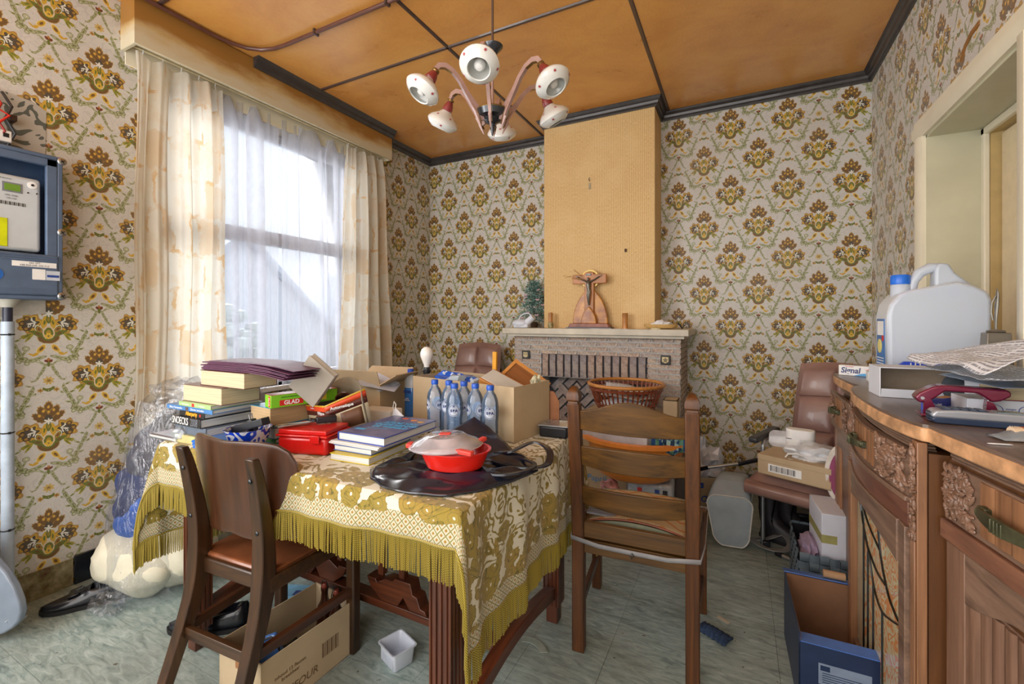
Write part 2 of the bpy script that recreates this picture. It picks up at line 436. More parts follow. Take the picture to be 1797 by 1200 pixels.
    def build(s, name, mats, parent=None, bevel=0, seg=2, solid=0, sub=0, loc=None, rot=None, kind=None, label=None, mods=None):
        o = bpy.data.objects.new(name, s.mesh(name, mats)); COL.objects.link(o)
        if parent: o.parent = parent
        if loc is not None: o.location = loc
        if rot is not None: o.rotation_euler = rot
        if kind: o['kind'] = kind
        if label: o['label'] = label
        if solid: md = o.modifiers.new('solid', 'SOLIDIFY'); md.thickness = solid; md.offset = 0
        if sub: md = o.modifiers.new('sub', 'SUBSURF'); md.levels = sub; md.render_levels = sub
        if bevel:
            md = o.modifiers.new('bevel', 'BEVEL'); md.width = bevel; md.segments = seg; md.limit_method = 'ANGLE'; md.angle_limit = .6
        return o
def tag(o, label, cat, group=None):
    o['label'] = label; o['category'] = cat
    if group: o['group'] = group
    return o
def thing(name, label, cat, loc=(0, 0, 0), rz=0, group=None, rot=None):
    o = bpy.data.objects.new(name, None); COL.objects.link(o); o.empty_display_size = .05
    o.location = loc; o.rotation_euler = rot if rot else (0, 0, rz)
    return tag(o, label, cat, group)
def text(s, size, loc, rot, m, parent, name='lettering', ext=.0003, align='CENTER', shear=0, sx=1, bold=0):
    d = bpy.data.curves.new(name, 'FONT'); d.body = s; d.size = size; d.extrude = ext; d.align_x = align; d.align_y = 'CENTER'; d.shear = shear; d.offset = bold
    d.resolution_u = 3; d.fill_mode = 'BOTH'
    tmp = bpy.data.objects.new('tmp', d); me = bpy.data.meshes.new_from_object(tmp); me.name = name
    bpy.data.objects.remove(tmp); bpy.data.curves.remove(d)
    me.materials.clear(); me.materials.append(m)
    o = bpy.data.objects.new(name, me); COL.objects.link(o); o.parent = parent
    o.location = loc; o.rotation_euler = rot; o.scale = (sx, 1, 1)
    return o
def struct(o): o['kind'] = 'structure'; return o
def copies(o, parent, mats=None):
    c = o.copy(); COL.objects.link(c); c.parent = parent; return c
def copy_tree(o, parent=None):
    c = o.copy(); COL.objects.link(c); c.parent = parent
    for ch in list(o.children): copy_tree(ch, c)
    return c

# common materials
M = {}
M['white'] = plain('white_print', (236, 236, 234), .6, var=.03)
M['black'] = plain('black_print', (28, 28, 30), .5, var=.05)
M['greyprint'] = plain('grey_print', (120, 122, 130), .6, var=.03)
M['blueprint'] = plain('blue_print', (44, 74, 150), .5, var=.04)
M['redprint'] = plain('red_print', (206, 40, 34), .5, var=.04)
M['metal'] = plain('brushed_metal', (176, 178, 180), .3, 1, .05)
M['darkmetal'] = plain('dark_metal', (70, 72, 74), .35, 1, .05)
M['blackplastic'] = plain('black_plastic', (26, 28, 34), .35, var=.1)
M['kraft'] = plain('kraft_cardboard', (184, 162, 130), .8, var=.05, scale=6, bump=.15)
M['kraftdark'] = plain('kraft_cardboard_dark', (160, 132, 98), .85, var=.05, scale=6, bump=.15)  # a darker kraft tone, used for the low carton
M['paper'] = plain('paper', (226, 226, 228), .75, var=.02)
M['cream'] = plain('cream_gloss_paint', (232, 224, 200), .32, var=.04, scale=4)
M['oak'] = wood('oak', (50, 26, 8), (110, 64, 24), 2, .45, coat=.04)
M['oakx'] = wood('oak_along_x', (58, 36, 10), (112, 76, 26), 0, .45, coat=.04)
M['dkwood'] = wood('dark_stained_wood', (34, 20, 10), (78, 48, 22), 2, .38)
M['dkwoodx'] = wood('dark_stained_wood_along_x', (34, 20, 10), (80, 50, 24), 0, .38)
M['dkwoody'] = wood('dark_stained_wood_along_y', (42, 22, 12), (92, 50, 26), 1, .38)
M['tblwood'] = wood('reddish_table_wood', (50, 24, 14), (108, 56, 32), 2, .35)
M['tblwoodx'] = wood('reddish_table_wood_along_x', (52, 24, 14), (108, 54, 30), 0, .35)
M['tblwoody'] = wood('reddish_table_wood_along_y', (52, 24, 14), (116, 58, 32), 1, .35)
# ================================================================ SETTING
XL, XR, YB, ZC, YF = -2.80, .768, 3.66, 2.86, -1.15
WY0, WY1, WZ0, WZ1 = 1.30, 2.72, .80, 2.55      # window opening
# floor: a slab with the vinyl tiles on it
fl = MB().box(XL-.2, XR+.35, YF, YB+.1, -.12, -.003).build('floor', plain('floor_screed', (70, 66, 60), .9)); struct(fl)
LINO = lino(); TS = .2825
tm = MB().box(.0006, TS-.0006, .0006, TS-.0006, -.003, 0).mesh('floor_tile', LINO)
nx = 0
X0, Y0 = .125-TS*11, 2.043-TS*10
for i in range(14):
    for j in range(16):
        x, y = X0+i*TS, Y0+j*TS
        if x > XR or y > YB or x < XL-TS or y < YF: continue
        me = tm
        xa, xb, ya, yb = max(x, XL), min(x+TS, XR), max(y, YF), min(y+TS, YB)
        if xa != x or xb != x+TS or ya != y or yb != y+TS:
            if xb-xa < .02 or yb-ya < .02: continue
            me = MB().box(xa-x+.0006, xb-x-.0006, ya-y+.0006, yb-y-.0006, -.003, 0).mesh('floor_tile', LINO)
        o = bpy.data.objects.new('floor_tile', me); COL.objects.link(o); o.parent = fl
        o.location = (x, y, random.uniform(-.0004, .0004))
# walls with wallpaper uv in metres relative to a motif centre
def wallq(mb, p0, p1, z0, z1, s0, z00, flip=False, a0=None, a1=None):
    """vertical rectangle p0->p1 (xy), uv = running coordinate minus s0"""
    a0 = a0 if a0 is not None else 0; a1 = a1 if a1 is not None else (Vector(p1)-Vector(p0)).length
    pts = [(*p0, z0), (*p1, z0), (*p1, z1), (*p0, z1)]
    uv = [(a0-s0, z0-z00), (a1-s0, z0-z00), (a1-s0, z1-z00), (a0-s0, z1-z00)]
    if flip: pts = pts[::-1]; uv = uv[::-1]
    mb.quad(pts, uv)
# back wall
b = MB()
wallq(b, (XL, YB), (-1.2, YB), 0, ZC, -2.21, 2.355, a0=XL, a1=-1.2)
wallq(b, (-1.2, YB), (XR, YB), 0, ZC, -.42, 2.612, a0=-1.2, a1=XR)
b.k = 1; b.box(XL-.2, XR+.2, YB+.001, YB+.15, -.1, ZC+.1)
PL = plain('plaster', (180, 172, 160), .9)
struct(b.build('wall_back', [PAPER, PL]))
# left wall with window opening
b = MB(); s0, z0 = 1.03, 1.907
def lw(y0, y1, za, zb): wallq(b, (XL, y0), (XL, y1), za, zb, s0, z0, a0=y0, a1=y1)
lw(YF, WY0, .0, ZC); lw(WY1, YB, 0, ZC); lw(WY0, WY1, 0, WZ0); lw(WY0, WY1, WZ1, ZC)
b.k = 1
for (ya, yb, za, zb) in ((YF, WY0, -.1, ZC+.1), (WY1, YB+.1, -.1, ZC+.1), (WY0, WY1, -.1, WZ0), (WY0, WY1, WZ1, ZC+.1)):
    b.box(XL-.25, XL-.001, ya, yb, za, zb)
wl = struct(b.build('wall_left', [PAPER, PL]))
struct(MB().box(XL-.2, XR+.36, YF-.12, YF, -.1, ZC+.1).build('wall_front', plain('cream_rear_wall', (196, 188, 172), .8)))
# right wall with doorway Y 1.974..2.71
DY0, DY1, DZ = 1.905, 2.71, 2.10
b = MB(); s0, z0 = 2.90, 2.37
def rw(y0, y1, za, zb): wallq(b, (XR, y1), (XR, y0), za, zb, s0, z0, a0=y1, a1=y0)
rw(YF, DY0, 0, ZC); rw(DY1, YB, 0, ZC); rw(DY0, DY1, DZ, ZC)
b.k = 1
for (ya, yb, za, zb) in ((YF, DY0, -.1, ZC+.1), (DY1, YB+.1, -.1, ZC+.1), (DY0, DY1, DZ, ZC+.1)):
    b.box(XR+.001, XR+.36, ya, yb, za, zb)
wr = struct(b.build('wall_right', [PAPER, PL]))
# scorch-brown torn paper above the door
pts = [(0, 0), (.03, .035), (.075, .055), (.13, .06), (.13, .078), (.07, .075), (.02, .052), (-.012, .012)]
MB().prism([(2.33-y*1.1, 2.245+z) for y, z in pts], XR-.004, XR-.0005, 'x').build('wallpaper_tear', plain('bare_brown_paper', (150, 104, 52), .8), wr)
# ceiling: slab, panels, battens
ce = struct(MB().box(XL-.25, XR+.36, YF, YB+.1, ZC+.012, ZC+.12).build('ceiling', plain('ceiling_slab', (60, 50, 40), .9)))
CM = ceiling_mat()
bx = [XL, -1.54, -.49, XR]; by = [YF, .24, 1.21, 2.18, YB]
for i in range(3):
    for j in range(4):
        MB().box(bx[i]+.002, bx[i+1]-.002, by[j]+.002, by[j+1]-.002, ZC, ZC+.01).build('ceiling_panel', CM, ce)
BT = plain('dark_brown_batten', (74, 54, 48), .35, var=.12, coat=.3)
BTG = plain('charcoal_moulding', (58, 54, 54), .35, var=.15, coat=.3)
for x in bx[1:3]:
    MB().prism([(x-.012, ZC), (x+.012, ZC), (x+.007, ZC-.007), (x-.007, ZC-.007)], YF, YB, 'y').build('batten', BT, ce)
for y in by[1:4]:
    MB().prism([(y-.012, ZC), (y+.012, ZC), (y+.007, ZC-.007), (y-.007, ZC-.007)], XL, XR, 'x').build('batten', BT, ce)
# moulded cornice
def cornice(name, path, m=BTG, par=None):
    """path in xy; profile steps inward on the left of the walking direction"""
    prof = [(0, -.062), (.012, -.062), (.018, -.05), (.026, -.044), (.03, -.028), (.04, -.022), (.046, -.008), (.052, 0), (0, 0)]
    n = len(path); dirs = [(Vector(path[i+1])-Vector(path[i])).normalized() for i in range(n-1)]
    mb = MB(); rings = []
    for i, p in enumerate(path):
        d0 = dirs[max(i-1, 0)]; d1 = dirs[min(i, n-2)]
        n0 = Vector((-d0.y, d0.x)); n1 = Vector((-d1.y, d1.x)); nn = (n0+n1).normalized(); k = 1/max(.3, nn.dot(n0))
        rings.append([mb.vv((p[0]+nn.x*k*q[0], p[1]+nn.y*k*q[0], ZC+q[1])) for q in prof])
    for a, c in zip(rings, rings[1:]):
        for i in range(len(prof)): j = (i+1) % len(prof); mb.ff([a[j], a[i], c[i], c[j]])
    mb.ff(rings[0]); mb.ff(rings[-1][::-1])
    return mb.build(name, m, par)
CBX0, CBX1, CBY = -1.423, -.551, 3.368       # chimney breast
struct(cornice('trim_1', [(XR, YF), (XR, YB), (CBX1, YB), (CBX1, CBY), (CBX0, CBY), (CBX0, YB), (XL, YB), (XL, 2.96)]))
# pelmet box over the window
PB = MB(); PX = -2.68
PELM = NT('stained_pelmet_board')
co = PELM.coord(); s_ = PELM.sep(co)
nz_ = PELM.noise(PELM.mp(co, sc=(1, 1, 3)), 2.4, 5, .6)
hh = PELM.math('ADD', s_[2], PELM.math('MULTIPLY', nz_, .22))
PELM.base(PELM.ramp(PELM.math('MULTIPLY_ADD', hh, 4.6, -.50), [(.25, C(206, 196, 168)), (.48, C(196, 168, 118)), (.7, C(158, 112, 52))]).outputs[0]); PELM.rough(.45)
pel = thing('curtain_pelmet', 'long cream wooden pelmet box with brown water stains above the window', 'pelmet', (PX, 2.03, 2.61))
def rel(mb, o): 
    l = Vector(o.location); mb.v = [tuple(Vector(p)-l) for p in mb.v]; return mb
PELM2 = PELM.m
def pelbuild(mb, nm, m): return rel(mb, pel).build(nm, m, pel, bevel=.003)
pel_mat = PELM2
pelbuild(MB().box(PX, PX+.018, 1.113, 2.95, 2.615, 2.853), 'front_board', pel_mat)
pelbuild(MB().box(XL, PX, 1.113, 1.131, 2.615, 2.853), 'end_board', pel_mat)
pelbuild(MB().box(XL, PX, 2.932, 2.95, 2.615, 2.853), 'end_board', pel_mat)
pelbuild(MB().box(XL+.001, XL+.006, 1.131, 2.93, 2.552, 2.85), 'backing_board', M['cream'])
pelbuild(MB().box(-2.765, -2.75, 1.14, 2.92, 2.640, 2.665), 'curtain_rail', plain('cream_rail', (220, 206, 164), .5))
struct(cornice('trim_2', [(PX+.018, 1.72), (PX+.018, 2.955)][::-1]))
# brown conduit pipe along the ceiling
pts = [(-1.0+-.04*0, 1.715, ZC-.016)]
pts = [(-.95, 1.715, ZC-.016), (-1.5, 1.715, ZC-.016), (-2.35, 1.712, ZC-.016), (-2.44, 1.705, ZC-.016), (-2.52, 1.68, ZC-.016), (-2.58, 1.63, ZC-.016), (-2.615, 1.56, ZC-.016), (-2.63, 1.47, ZC-.016), (-2.635, 1.1, ZC-.016), (-2.64, .3, ZC-.016), (-2.64, -.5, ZC-.016)]
pp = thing('conduit_pipe', 'brown painted conduit pipe bending from pelmet across the ceiling', 'pipe', (0, 0, 0))
MB().tube(pts, .011, 10).build('pipe', plain('brown_paint_pipe', (96, 58, 48), .3, coat=.3), pp)
for x in (-1.58, -2.1): MB().box(x-.006, x+.006, 1.698, 1.732, ZC-.03, ZC).build('clip', BT, pp)
# chimney breast
b = MB(); MZ = 1.18
b.quad([(CBX0, CBY, MZ-.02), (CBX1, CBY, MZ-.02), (CBX1, CBY, ZC), (CBX0, CBY, ZC)], [(CBX0, MZ), (CBX1, MZ), (CBX1, ZC), (CBX0, ZC)])
b.quad([(CBX1, CBY, MZ-.02), (CBX1, YB, MZ-.02), (CBX1, YB, ZC), (CBX1, CBY, ZC)], [(0, MZ), (.29, MZ), (.29, ZC), (0, ZC)])
b.quad([(CBX0, YB, MZ-.02), (CBX0, CBY, MZ-.02), (CBX0, CBY, ZC), (CBX0, YB, ZC)], [(0, MZ), (.29, MZ), (.29, ZC), (0, ZC)])
cb = struct(b.build('wall_chimney', mustard_paper()))
RUST = plain('rusty_nail', (70, 50, 40), .6, .6)
MB().tube([(-1.04, CBY+.002, 2.325), (-1.04, CBY-.02, 2.33), (-1.035, CBY-.022, 2.345)], .003, 6).build('hook', RUST, cb)
MB().bc(-1.038, CBY-.001, 2.285, .02, .003, .05).build('plaster_patch', plain('bare_plaster', (176, 160, 132), .9), cb)
MB().bc(-.76, CBY-.008, 1.765, .012, .016, .022).build('nail', RUST, cb)
# baseboards: broken plaster skirting and the black tile piece at the left
DAMP = NT('crumbling_damp_plaster')
co = DAMP.coord(); n = DAMP.noise(co, 14, 6, .7)
DAMP.base(DAMP.ramp(n, [(.3, C(92, 58, 44)), (.45, C(120, 112, 78)), (.6, C(158, 150, 120)), (.75, C(188, 182, 160))]).outputs[0]); DAMP.rough(.9); DAMP.bump(n, 1, .01)
bl = struct(MB().box(XL, XL+.010, YF, .93, 0, .125).build('baseboard_left', DAMP.m))
BLK = plain('black_glazed_skirting', (24, 28, 38), .18, var=.2, coat=.4)
for k, (a, c) in enumerate(((.935, 1.232), (1.236, 1.533), (1.537, 1.834), (1.838, 2.135), (2.139, 2.436), (2.44, 2.737), (2.741, 3.038), (3.042, 3.339), (3.343, 3.655))):
    MB().box(XL, XL+.014, a, c, 0, .135).build('skirting_tile', BLK, bl, bevel=.002)
bb = struct(MB().box(-.3, XR, YB-.015, YB, 0, .13).build('baseboard_back', BLK, bevel=.003))
struct(MB().box(XL+.015, -1.64, YB-.015, YB, 0, .13).build('baseboard_back', BLK, bevel=.003))
struct(MB().box(XR-.015, XR, 2.83, YB-.016, 0, .13).build('baseboard_right', BLK, bevel=.003))
# doorway: casing, deep lining, inner casing, door leaf
CR = M['cream']; LIN = plain('greenish_cream_lining', (204, 200, 172), .35, var=.06, scale=3)
dr = struct(bpy.data.objects.new('door_1', None)); COL.objects.link(dr)
def casing(mb, x0, x1): 
    return mb
def molding_v(y0, y1, z0, z1, x):     # stepped architrave, proud of the wall towards -x
    return MB().box(x-.014, x, y0, y1, z0, z1).box(x-.022, x-.014, y0+.015, y1-.03, z0, z1)
w_ = .10
MB().prism([(XR, DY1), (XR-.014, DY1), (XR-.026, DY1+.02), (XR-.026, DY1+.055), (XR-.018, DY1+.062), (XR-.018, DY1+w_-.012), (XR-.008, DY1+w_), (XR, DY1+w_)], 0, DZ+.0, 'z').build('architrave', CR, dr)
MB().prism([(XR, DY0-w_), (XR-.008, DY0-w_), (XR-.018, DY0-w_+.012), (XR-.018, DY0-.062), (XR-.026, DY0-.055), (XR-.026, DY0-.02), (XR-.014, DY0), (XR, DY0)], 0, DZ, 'z').build('architrave', CR, dr)
MB().prism([(XR, DZ), (XR-.014, DZ), (XR-.026, DZ+.02), (XR-.026, DZ+.055), (XR-.018, DZ+.062), (XR-.018, DZ+w_-.012), (XR-.008, DZ+w_), (XR, DZ+w_)], DY0-w_, DY1+w_, 'y').build('architrave', CR, dr)
X2 = XR+.20
MB().box(XR, X2, DY1-.012, DY1, 0, DZ).box(XR, X2, DY0, DY0+.012, 0, DZ).box(XR, X2, DY0, DY1, DZ-.012, DZ).build('door_lining', LIN, dr)
MB().box(X2-.02, X2, DY1-.045, DY1-.012, 0, DZ-.012).box(X2-.02, X2, DY0+.012, DY0+.045, 0, DZ-.012).box(X2-.02, X2, DY0+.012, DY1-.012, DZ-.045, DZ-.012).build('inner_casing', CR, dr, bevel=.005)
YEL = plain('ochre_door_frame', (196, 170, 116), .4, var=.05)
MB().box(X2, X2+.06, DY1-.04, DY1, 0, DZ).box(X2, X2+.06, DY0, DY0+.04, 0, DZ).box(X2, X2+.06, DY0, DY1, DZ-.04, DZ).build('door_frame', YEL, dr, bevel=.004)
MB().box(X2+.035, X2+.07, DY0+.045, DY1-.046, 0, DZ-.05).build('door_leaf', plain('cream_door', (226, 210, 176), .35, var=.04), dr, bevel=.003)
for (za, zb) in ((.25, .95), (1.05, 1.85)):
    for (ya, yb) in ((DY0+.15, DY0+.33), (DY0+.41, DY0+.59)):
        MB().box(X2+.027, X2+.035, ya, ya+.014, za, zb).box(X2+.027, X2+.035, yb-.014, yb, za, zb).box(X2+.027, X2+.035, ya+.014, yb-.014, za, za+.014).box(X2+.027, X2+.035, ya+.014, yb-.014, zb-.014, zb).build('panel_moulding', CR, dr, bevel=.002)
# window: frame, transom, glass
wf = struct(bpy.data.objects.new('window_1', None)); COL.objects.link(wf)
WF = plain('grey_white_window_paint', (196, 198, 206), .4)
gx = -2.95
MB().box(gx-.03, gx+.03, WY0, WY0+.06, WZ0, WZ1).build('window_frame', WF, wf, bevel=.004)
MB().box(gx-.03, gx+.03, WY1-.06, WY1, WZ0, WZ1).build('window_frame', WF, wf, bevel=.004)
MB().box(gx-.03, gx+.03, WY0+.06, WY1-.06, WZ1-.05, WZ1).build('window_frame', WF, wf, bevel=.004)
MB().box(gx-.03, gx+.03, WY0+.06, WY1-.06, WZ0, WZ0+.06).build('window_frame', WF, wf, bevel=.004)
MB().box(gx-.03, gx+.035, WY0+.06, WY1-.06, 1.765, 1.86).build('transom', WF, wf, bevel=.006)
GL = clear('window_glass', alpha=.02)
MB().box(gx-.003, gx+.003, WY0+.06, WY1-.06, WZ0+.06, 1.765).build('pane', GL, wf)
MB().box(gx-.003, gx+.003, WY0+.06, WY1-.06, 1.86, WZ1-.05).build('pane', GL, wf)
MB().box(XL-.24, XL+.04, WY0-.02, WY1+.02, WZ0-.03, WZ0).build('window_sill', plain('white_sill', (210, 210, 210), .4), wf, bevel=.004)
# outdoors: street, a gabled house and hedge far off, faint through the voile
struct(MB().box(-40, -3.05, -20, 30, -.6, -.5).build('ground_outside', plain('street', (176, 178, 182), .9)))
hs = thing('neighbour_house', 'pale gabled house seen faintly through the voile', 'building', (-9, 5.55, -.5))
HM = plain('pale_render', (214, 218, 226), .9, var=.02)
MB().prism([(-2.1, 0), (2.1, 0), (2.1, 1.5), (0, 3.4), (-2.1, 1.5)], -5, 0, 'x').build('wall', HM, hs)
RM = plain('grey_roof', (196, 202, 214), .8, var=.02)
MB().prism([(-2.25, 1.36), (0, 3.42), (2.25, 1.36), (2.25, 1.5), (0, 3.56), (-2.25, 1.5)], -5.2, .2, 'x').build('roof', RM, hs)
hs = thing('neighbour_annex', 'low white building with a tall window right of the gabled house', 'building', (-9, 9.95, -.5))
MB().box(-5, 0, -1.9, 3.5, 0, 2.9).build('wall', HM, hs)
MB().box(.0, .05, -.9, .0, .9, 2.2).build('window_frame', M['white'], hs); MB().box(.05, .07, -.8, -.1, 1.0, 2.1).build('window', plain('house_window', (190, 200, 214), .3), hs)
t_ = thing('street_shrub', 'grey green shrub seen faintly low behind the voile', 'shrub', (-6.5, 3.55, -.5))
mb = MB(); r = random.Random(5)
for k in range(240):
    a, z_ = r.uniform(0, 6.28), r.uniform(.2, 1.9); q = r.uniform(.1, .75)*(1-.35*abs(z_-1)); mb.blob((q*math.cos(a), q*math.sin(a), z_), (.12, .12, .09), 6, 4)
mb.build('foliage', plain('shrub_green', (176, 190, 186), .9), t_, kind='stuff')
MB().tube([(0, 0, 0), (0, 0, .8)], .05, 8).build('stem', M['dkwood'], t_)
# ================================================================ FIREPLACE
FX0, FX1, FY = -1.635, -.358, 3.247
fp = thing('brick_fireplace', 'brick fireplace surround with stone mantel shelf against the back wall', 'fireplace', ((FX0+FX1)/2, FY, 0))
FO = Vector(fp.location)
def fpb(mb, nm, m, **k):
    mb.v = [tuple(Vector(p)-FO) for p in mb.v]; return mb.build(nm, m, fp, **k)
MORT = plain('grey_mortar', (184, 184, 182), .9, var=.08, scale=40, bump=.4)
OX0, OX1, OZ = -1.39, -.586, .80     # opening
core = MB().box(FX0+.006, OX0, FY+.006, YB, 0, 1.12).box(OX1, FX1-.006, FY+.006, YB, 0, 1.12).box(OX0, OX1, FY+.006, YB, OZ+.0, 1.12)
fpb(core, 'mortar_bed', MORT)
BR = brick_mat('rustic_brick', (200, 172, 152), (188, 176, 168), (214, 194, 172))
DB = brick_mat('dark_rustic_brick', (160, 136, 128), (150, 146, 150), (182, 156, 140))
def brick_mesh(sx, sy, sz, seed):
    """one rough brick, 8 outline verts per side pushed about"""
    r = random.Random(seed); mb = MB()
    nx = 4
    rows = []
    for k in range(nx+1):
        x = -sx/2+sx*k/nx
        j = lambda q: r.uniform(-q, q)
        rows.append([mb.vv((x+(j(.0015) if 0 < k < nx else 0), a*sy/2+j(.0012), b_*sz/2+j(.0013))) for a, b_ in ((-1, -1), (1, -1), (1, 1), (-1, 1))])
    for a, c in zip(rows, rows[1:]):
        for i in range(4): j2 = (i+1) % 4; mb.ff([a[j2], a[i], c[i], c[j2]])
    mb.ff(rows[0]); mb.ff(rows[-1][::-1])
    return mb.mesh('brick', BR)
CH = 1.12/31
variants = {}
def put_brick(cx, cy, cz, L, W, H, rot=0, mat=None):
    key = (round(L, 2), round(W, 2), round(H, 3), random.randint(0, 2), mat)
    if key not in variants:
        variants[key] = brick_mesh(L, W, H, len(variants)+5)
        if mat: variants[key].materials[0] = mat
    o = bpy.data.objects.new('brick', variants[key]); COL.objects.link(o); o.parent = fp
    o.location = Vector((cx, cy, cz))-FO; o.rotation_euler = (0, 0, rot) if not isinstance(rot, tuple) else rot
    return o
def course(z, x0, x1, off):
    x = x0-off
    while x < x1-.005:
        a, c = max(x, x0), min(x+.146, x1)
        if c-a > .02: put_brick((a+c)/2, FY+.022, z, c-a-.001, .044+random.uniform(-.004, .004), CH-.0095)
        x += .155
LZ0, LZ1 = .805, .98
for k in range(31):
    z = CH*(k+.5); off = (k % 2)*.0775
    if z < LZ1 and z > LZ0-.02:
        course(z, FX0, -1.395, off); course(z, -.582, FX1, .155-off-.07)
    elif z <= LZ0-.02:
        course(z, FX0, OX0-.002, off); course(z, OX1+.002, FX1, .155-off-.07)
    else: course(z, FX0, FX1, off)
    # right flank
    if z > .45:
        y = FY+.05-(.0775 if k % 2 else 0)
        while y < YB-.01:
            a, c = max(y, FY+.047), min(y+.146, YB)
            if c-a > .02: put_brick(FX1-.02, (a+c)/2, z, c-a-.001, .044, CH-.0095, PI/2)
            y += .155
# soldier course over the opening, on a dark bed
fpb(MB().box(-1.397, -.58, FY+.004, FY+.05, LZ0, LZ1), 'lintel_bed', plain('dark_joint', (66, 68, 76), .9))
for k in range(13):
    put_brick(-1.39+.0315+k*.0618, FY-.002+.02, (LZ0+LZ1)/2, LZ1-LZ0-.004, .06, .046, (0, PI/2, 0), DB)
# herringbone firebricks in the hearth
fpb(MB().box(OX0, OX1, FY+.16, FY+.2, 0, OZ), 'hearth_bed', plain('dark_joint_hearth', (72, 74, 80), .9))
cnt = 0
for i in range(-3, 8):
    for j in range(-6, 9):
        # herringbone cells of 2:1 bricks rotated 45 degrees
        L, Wd = .15, .05; g = .014
        for o_ in (0, 1):
            u = i*(L+g)*1.0 + (j % 3)*(Wd+g); v = j*(Wd+g)
            if o_: cxl, czl, rr = u+L+g+Wd/2-.0, v+L/2-Wd/2, PI/4+PI/2
            else: cxl, czl, rr = u+L/2, v, PI/4
            if o_ and j % 3: continue
            x = (cxl-czl)*.7071-1.35+.15; z = (cxl+czl)*.7071+.12
            if OX0+.04 < x < OX1-.04 and .30 < z < OZ-.0:
                put_brick(x, FY+.16-.006, z, L, .02+random.uniform(0, .006), Wd, (0, -rr, 0), DB); cnt += 1
# mantel shelf in two stepped slabs
STN = plain('pale_mantel_stone', (206, 198, 180), .5, var=.1, scale=7, bump=.1)
fpb(MB().box(-1.70, -.30, 3.155, YB, 1.135, 1.180), 'mantel_shelf', STN, bevel=.004)
fpb(MB().box(-1.665, -.33, 3.185, YB, 1.115, 1.136), 'mantel_moulding', STN, bevel=.003)
for (x, n_) in ((-1.527, 'lily'), (-.458, 'star')):
    t_ = fpb(MB().bc(x, FY-.006, .967, .066, .018, .066), 'tile', plain('dark_relief_tile', (44, 48, 46), .3, coat=.3), bevel=.004)
    GI = plain('ivory_relief', (214, 196, 150), .4)
    mb = MB()
    if n_ == 'lily':
        mb.prism([(x-.020, .986), (x+.020, .986), (x+.020, .952), (x, .943), (x-.020, .952)], FY-.019, FY-.013, 'y')
    else:
        mb.prism([(x-.022, .988), (x+.022, .988), (x+.022, .955), (x, .943), (x-.022, .955)], FY-.019, FY-.013, 'y')
    o = fpb(mb, 'emblem', GI, bevel=.002)
    mb = MB()
    if n_ == 'lily':
        for q in (-.012, 0, .012):
            mb.blob((x+q, FY-.02, .975), (.003, .002, .004), 6, 4); mb.blob((x+q, FY-.02, .967), (.0015, .002, .006), 6, 4)
    else:
        for a in range(5):
            t = a*2*PI/5+PI/2; mb.blob((x+.009*math.cos(t), FY-.02, .967+.009*math.sin(t)), (.007, .002, .003), 6, 4, (0, -t, 0))
    fpb(mb, 'relief', plain('dark_relief_ink_'+n_, (40, 34, 30), .4))

# ---- on the mantel, left to right
MT = 1.180
def rnd_tree():
    t = thing('artificial_fir_tree', 'small frosted artificial fir tree with pink ribbons on the mantel', 'christmas tree', (-1.575, 3.50, MT))
    MB().lathe([(.035, 0), (.04, .03), (.03, .045)], 14).build('pot', plain('brown_pot', (90, 70, 56), .6), t)
    stem = MB().tube([(0, 0, .03), (.004, 0, .2), (-.004, 0, .36), (.02, 0, .405), (.045, 0, .40)], [.006, .005, .004, .003, .002], 6); stem.build('trunk', M['dkwood'], t)
    FG = NT('frosted_fir_needles'); n = FG.noise(FG.coord(), 60, 3)
    FG.base(FG.ramp(n, [(.35, C(50, 96, 82)), (.55, C(120, 160, 150)), (.68, C(206, 220, 226))]).outputs[0]); FG.rough(.7)
    mb = MB(); r = random.Random(3)
    for k in range(95):
        h = .05+.34*(k/95)**.9; rad = .175*(1-(h-.03)/.42)+.02
        if .2 < h < .26: rad *= .8
        a = k*2.4; 
        d = Vector((math.cos(a), math.sin(a), r.uniform(-.3, .25))); p0 = Vector((0, 0, h)); 
        for q in range(1, 8):
            p = p0+d*rad*q/7
            for s_ in range(5):
                e = p+Vector((r.uniform(-1, 1), r.uniform(-1, 1), r.uniform(-.6, 1)))*.024
                w_ = Vector((r.uniform(-1, 1), r.uniform(-1, 1), r.uniform(-1, 1)))*.0036
                mb.quad([p-w_, p+w_, e+w_*.5, e-w_*.5])
    mb.build('needles', FG.m, t, kind='stuff')
    mb = MB()
    for k in range(12):
        a = r.uniform(0, 6.28); h = .08+.26*k/12; rad = (.15*(1-h/.42)+.02)
        if math.sin(a) > .3: a = -a
        c = (rad*math.cos(a), rad*math.sin(a), h)
        mb.blob((c[0]-.008, c[1], c[2]+.002), (.011, .005, .007), 6, 4, (0, .5, 0)).blob((c[0]+.008, c[1], c[2]+.002), (.011, .005, .007), 6, 4, (0, -.5, 0)).blob(c, (.004, .006, .004), 6, 4)
    mb.build('ribbon_bows', plain('pink_ribbon', (206, 170, 180), .4), t)
rnd_tree()
WH = plain('white_plastic', (214, 220, 232), .3, var=.03)
t = thing('urine_bottle', 'white plastic urinal bottle lying on its side at mantel left end', 'bottle', (-1.535, 3.235, MT))
MB().blob((-.035, 0, .036), (.075, .05, .035), 20, 12).box(-.09, .04, -.035, .035, .001, .035).build('body', WH, t, bevel=.012, seg=3)
MB().tube([(.01, 0, .035), (.045, 0, .065), (.075, 0, .09)], [.032, .026, .027], 16).build('neck', WH, t)
MB().tube([(-.05, 0, .065), (-.042, 0, .092), (-.012, 0, .112), (.03, 0, .118), (.058, 0, .098)], .0055, 8).build('handle', WH, t)
TC = plain('terracotta_glaze', (190, 128, 62), .4, var=.2, scale=14, coat=.1)
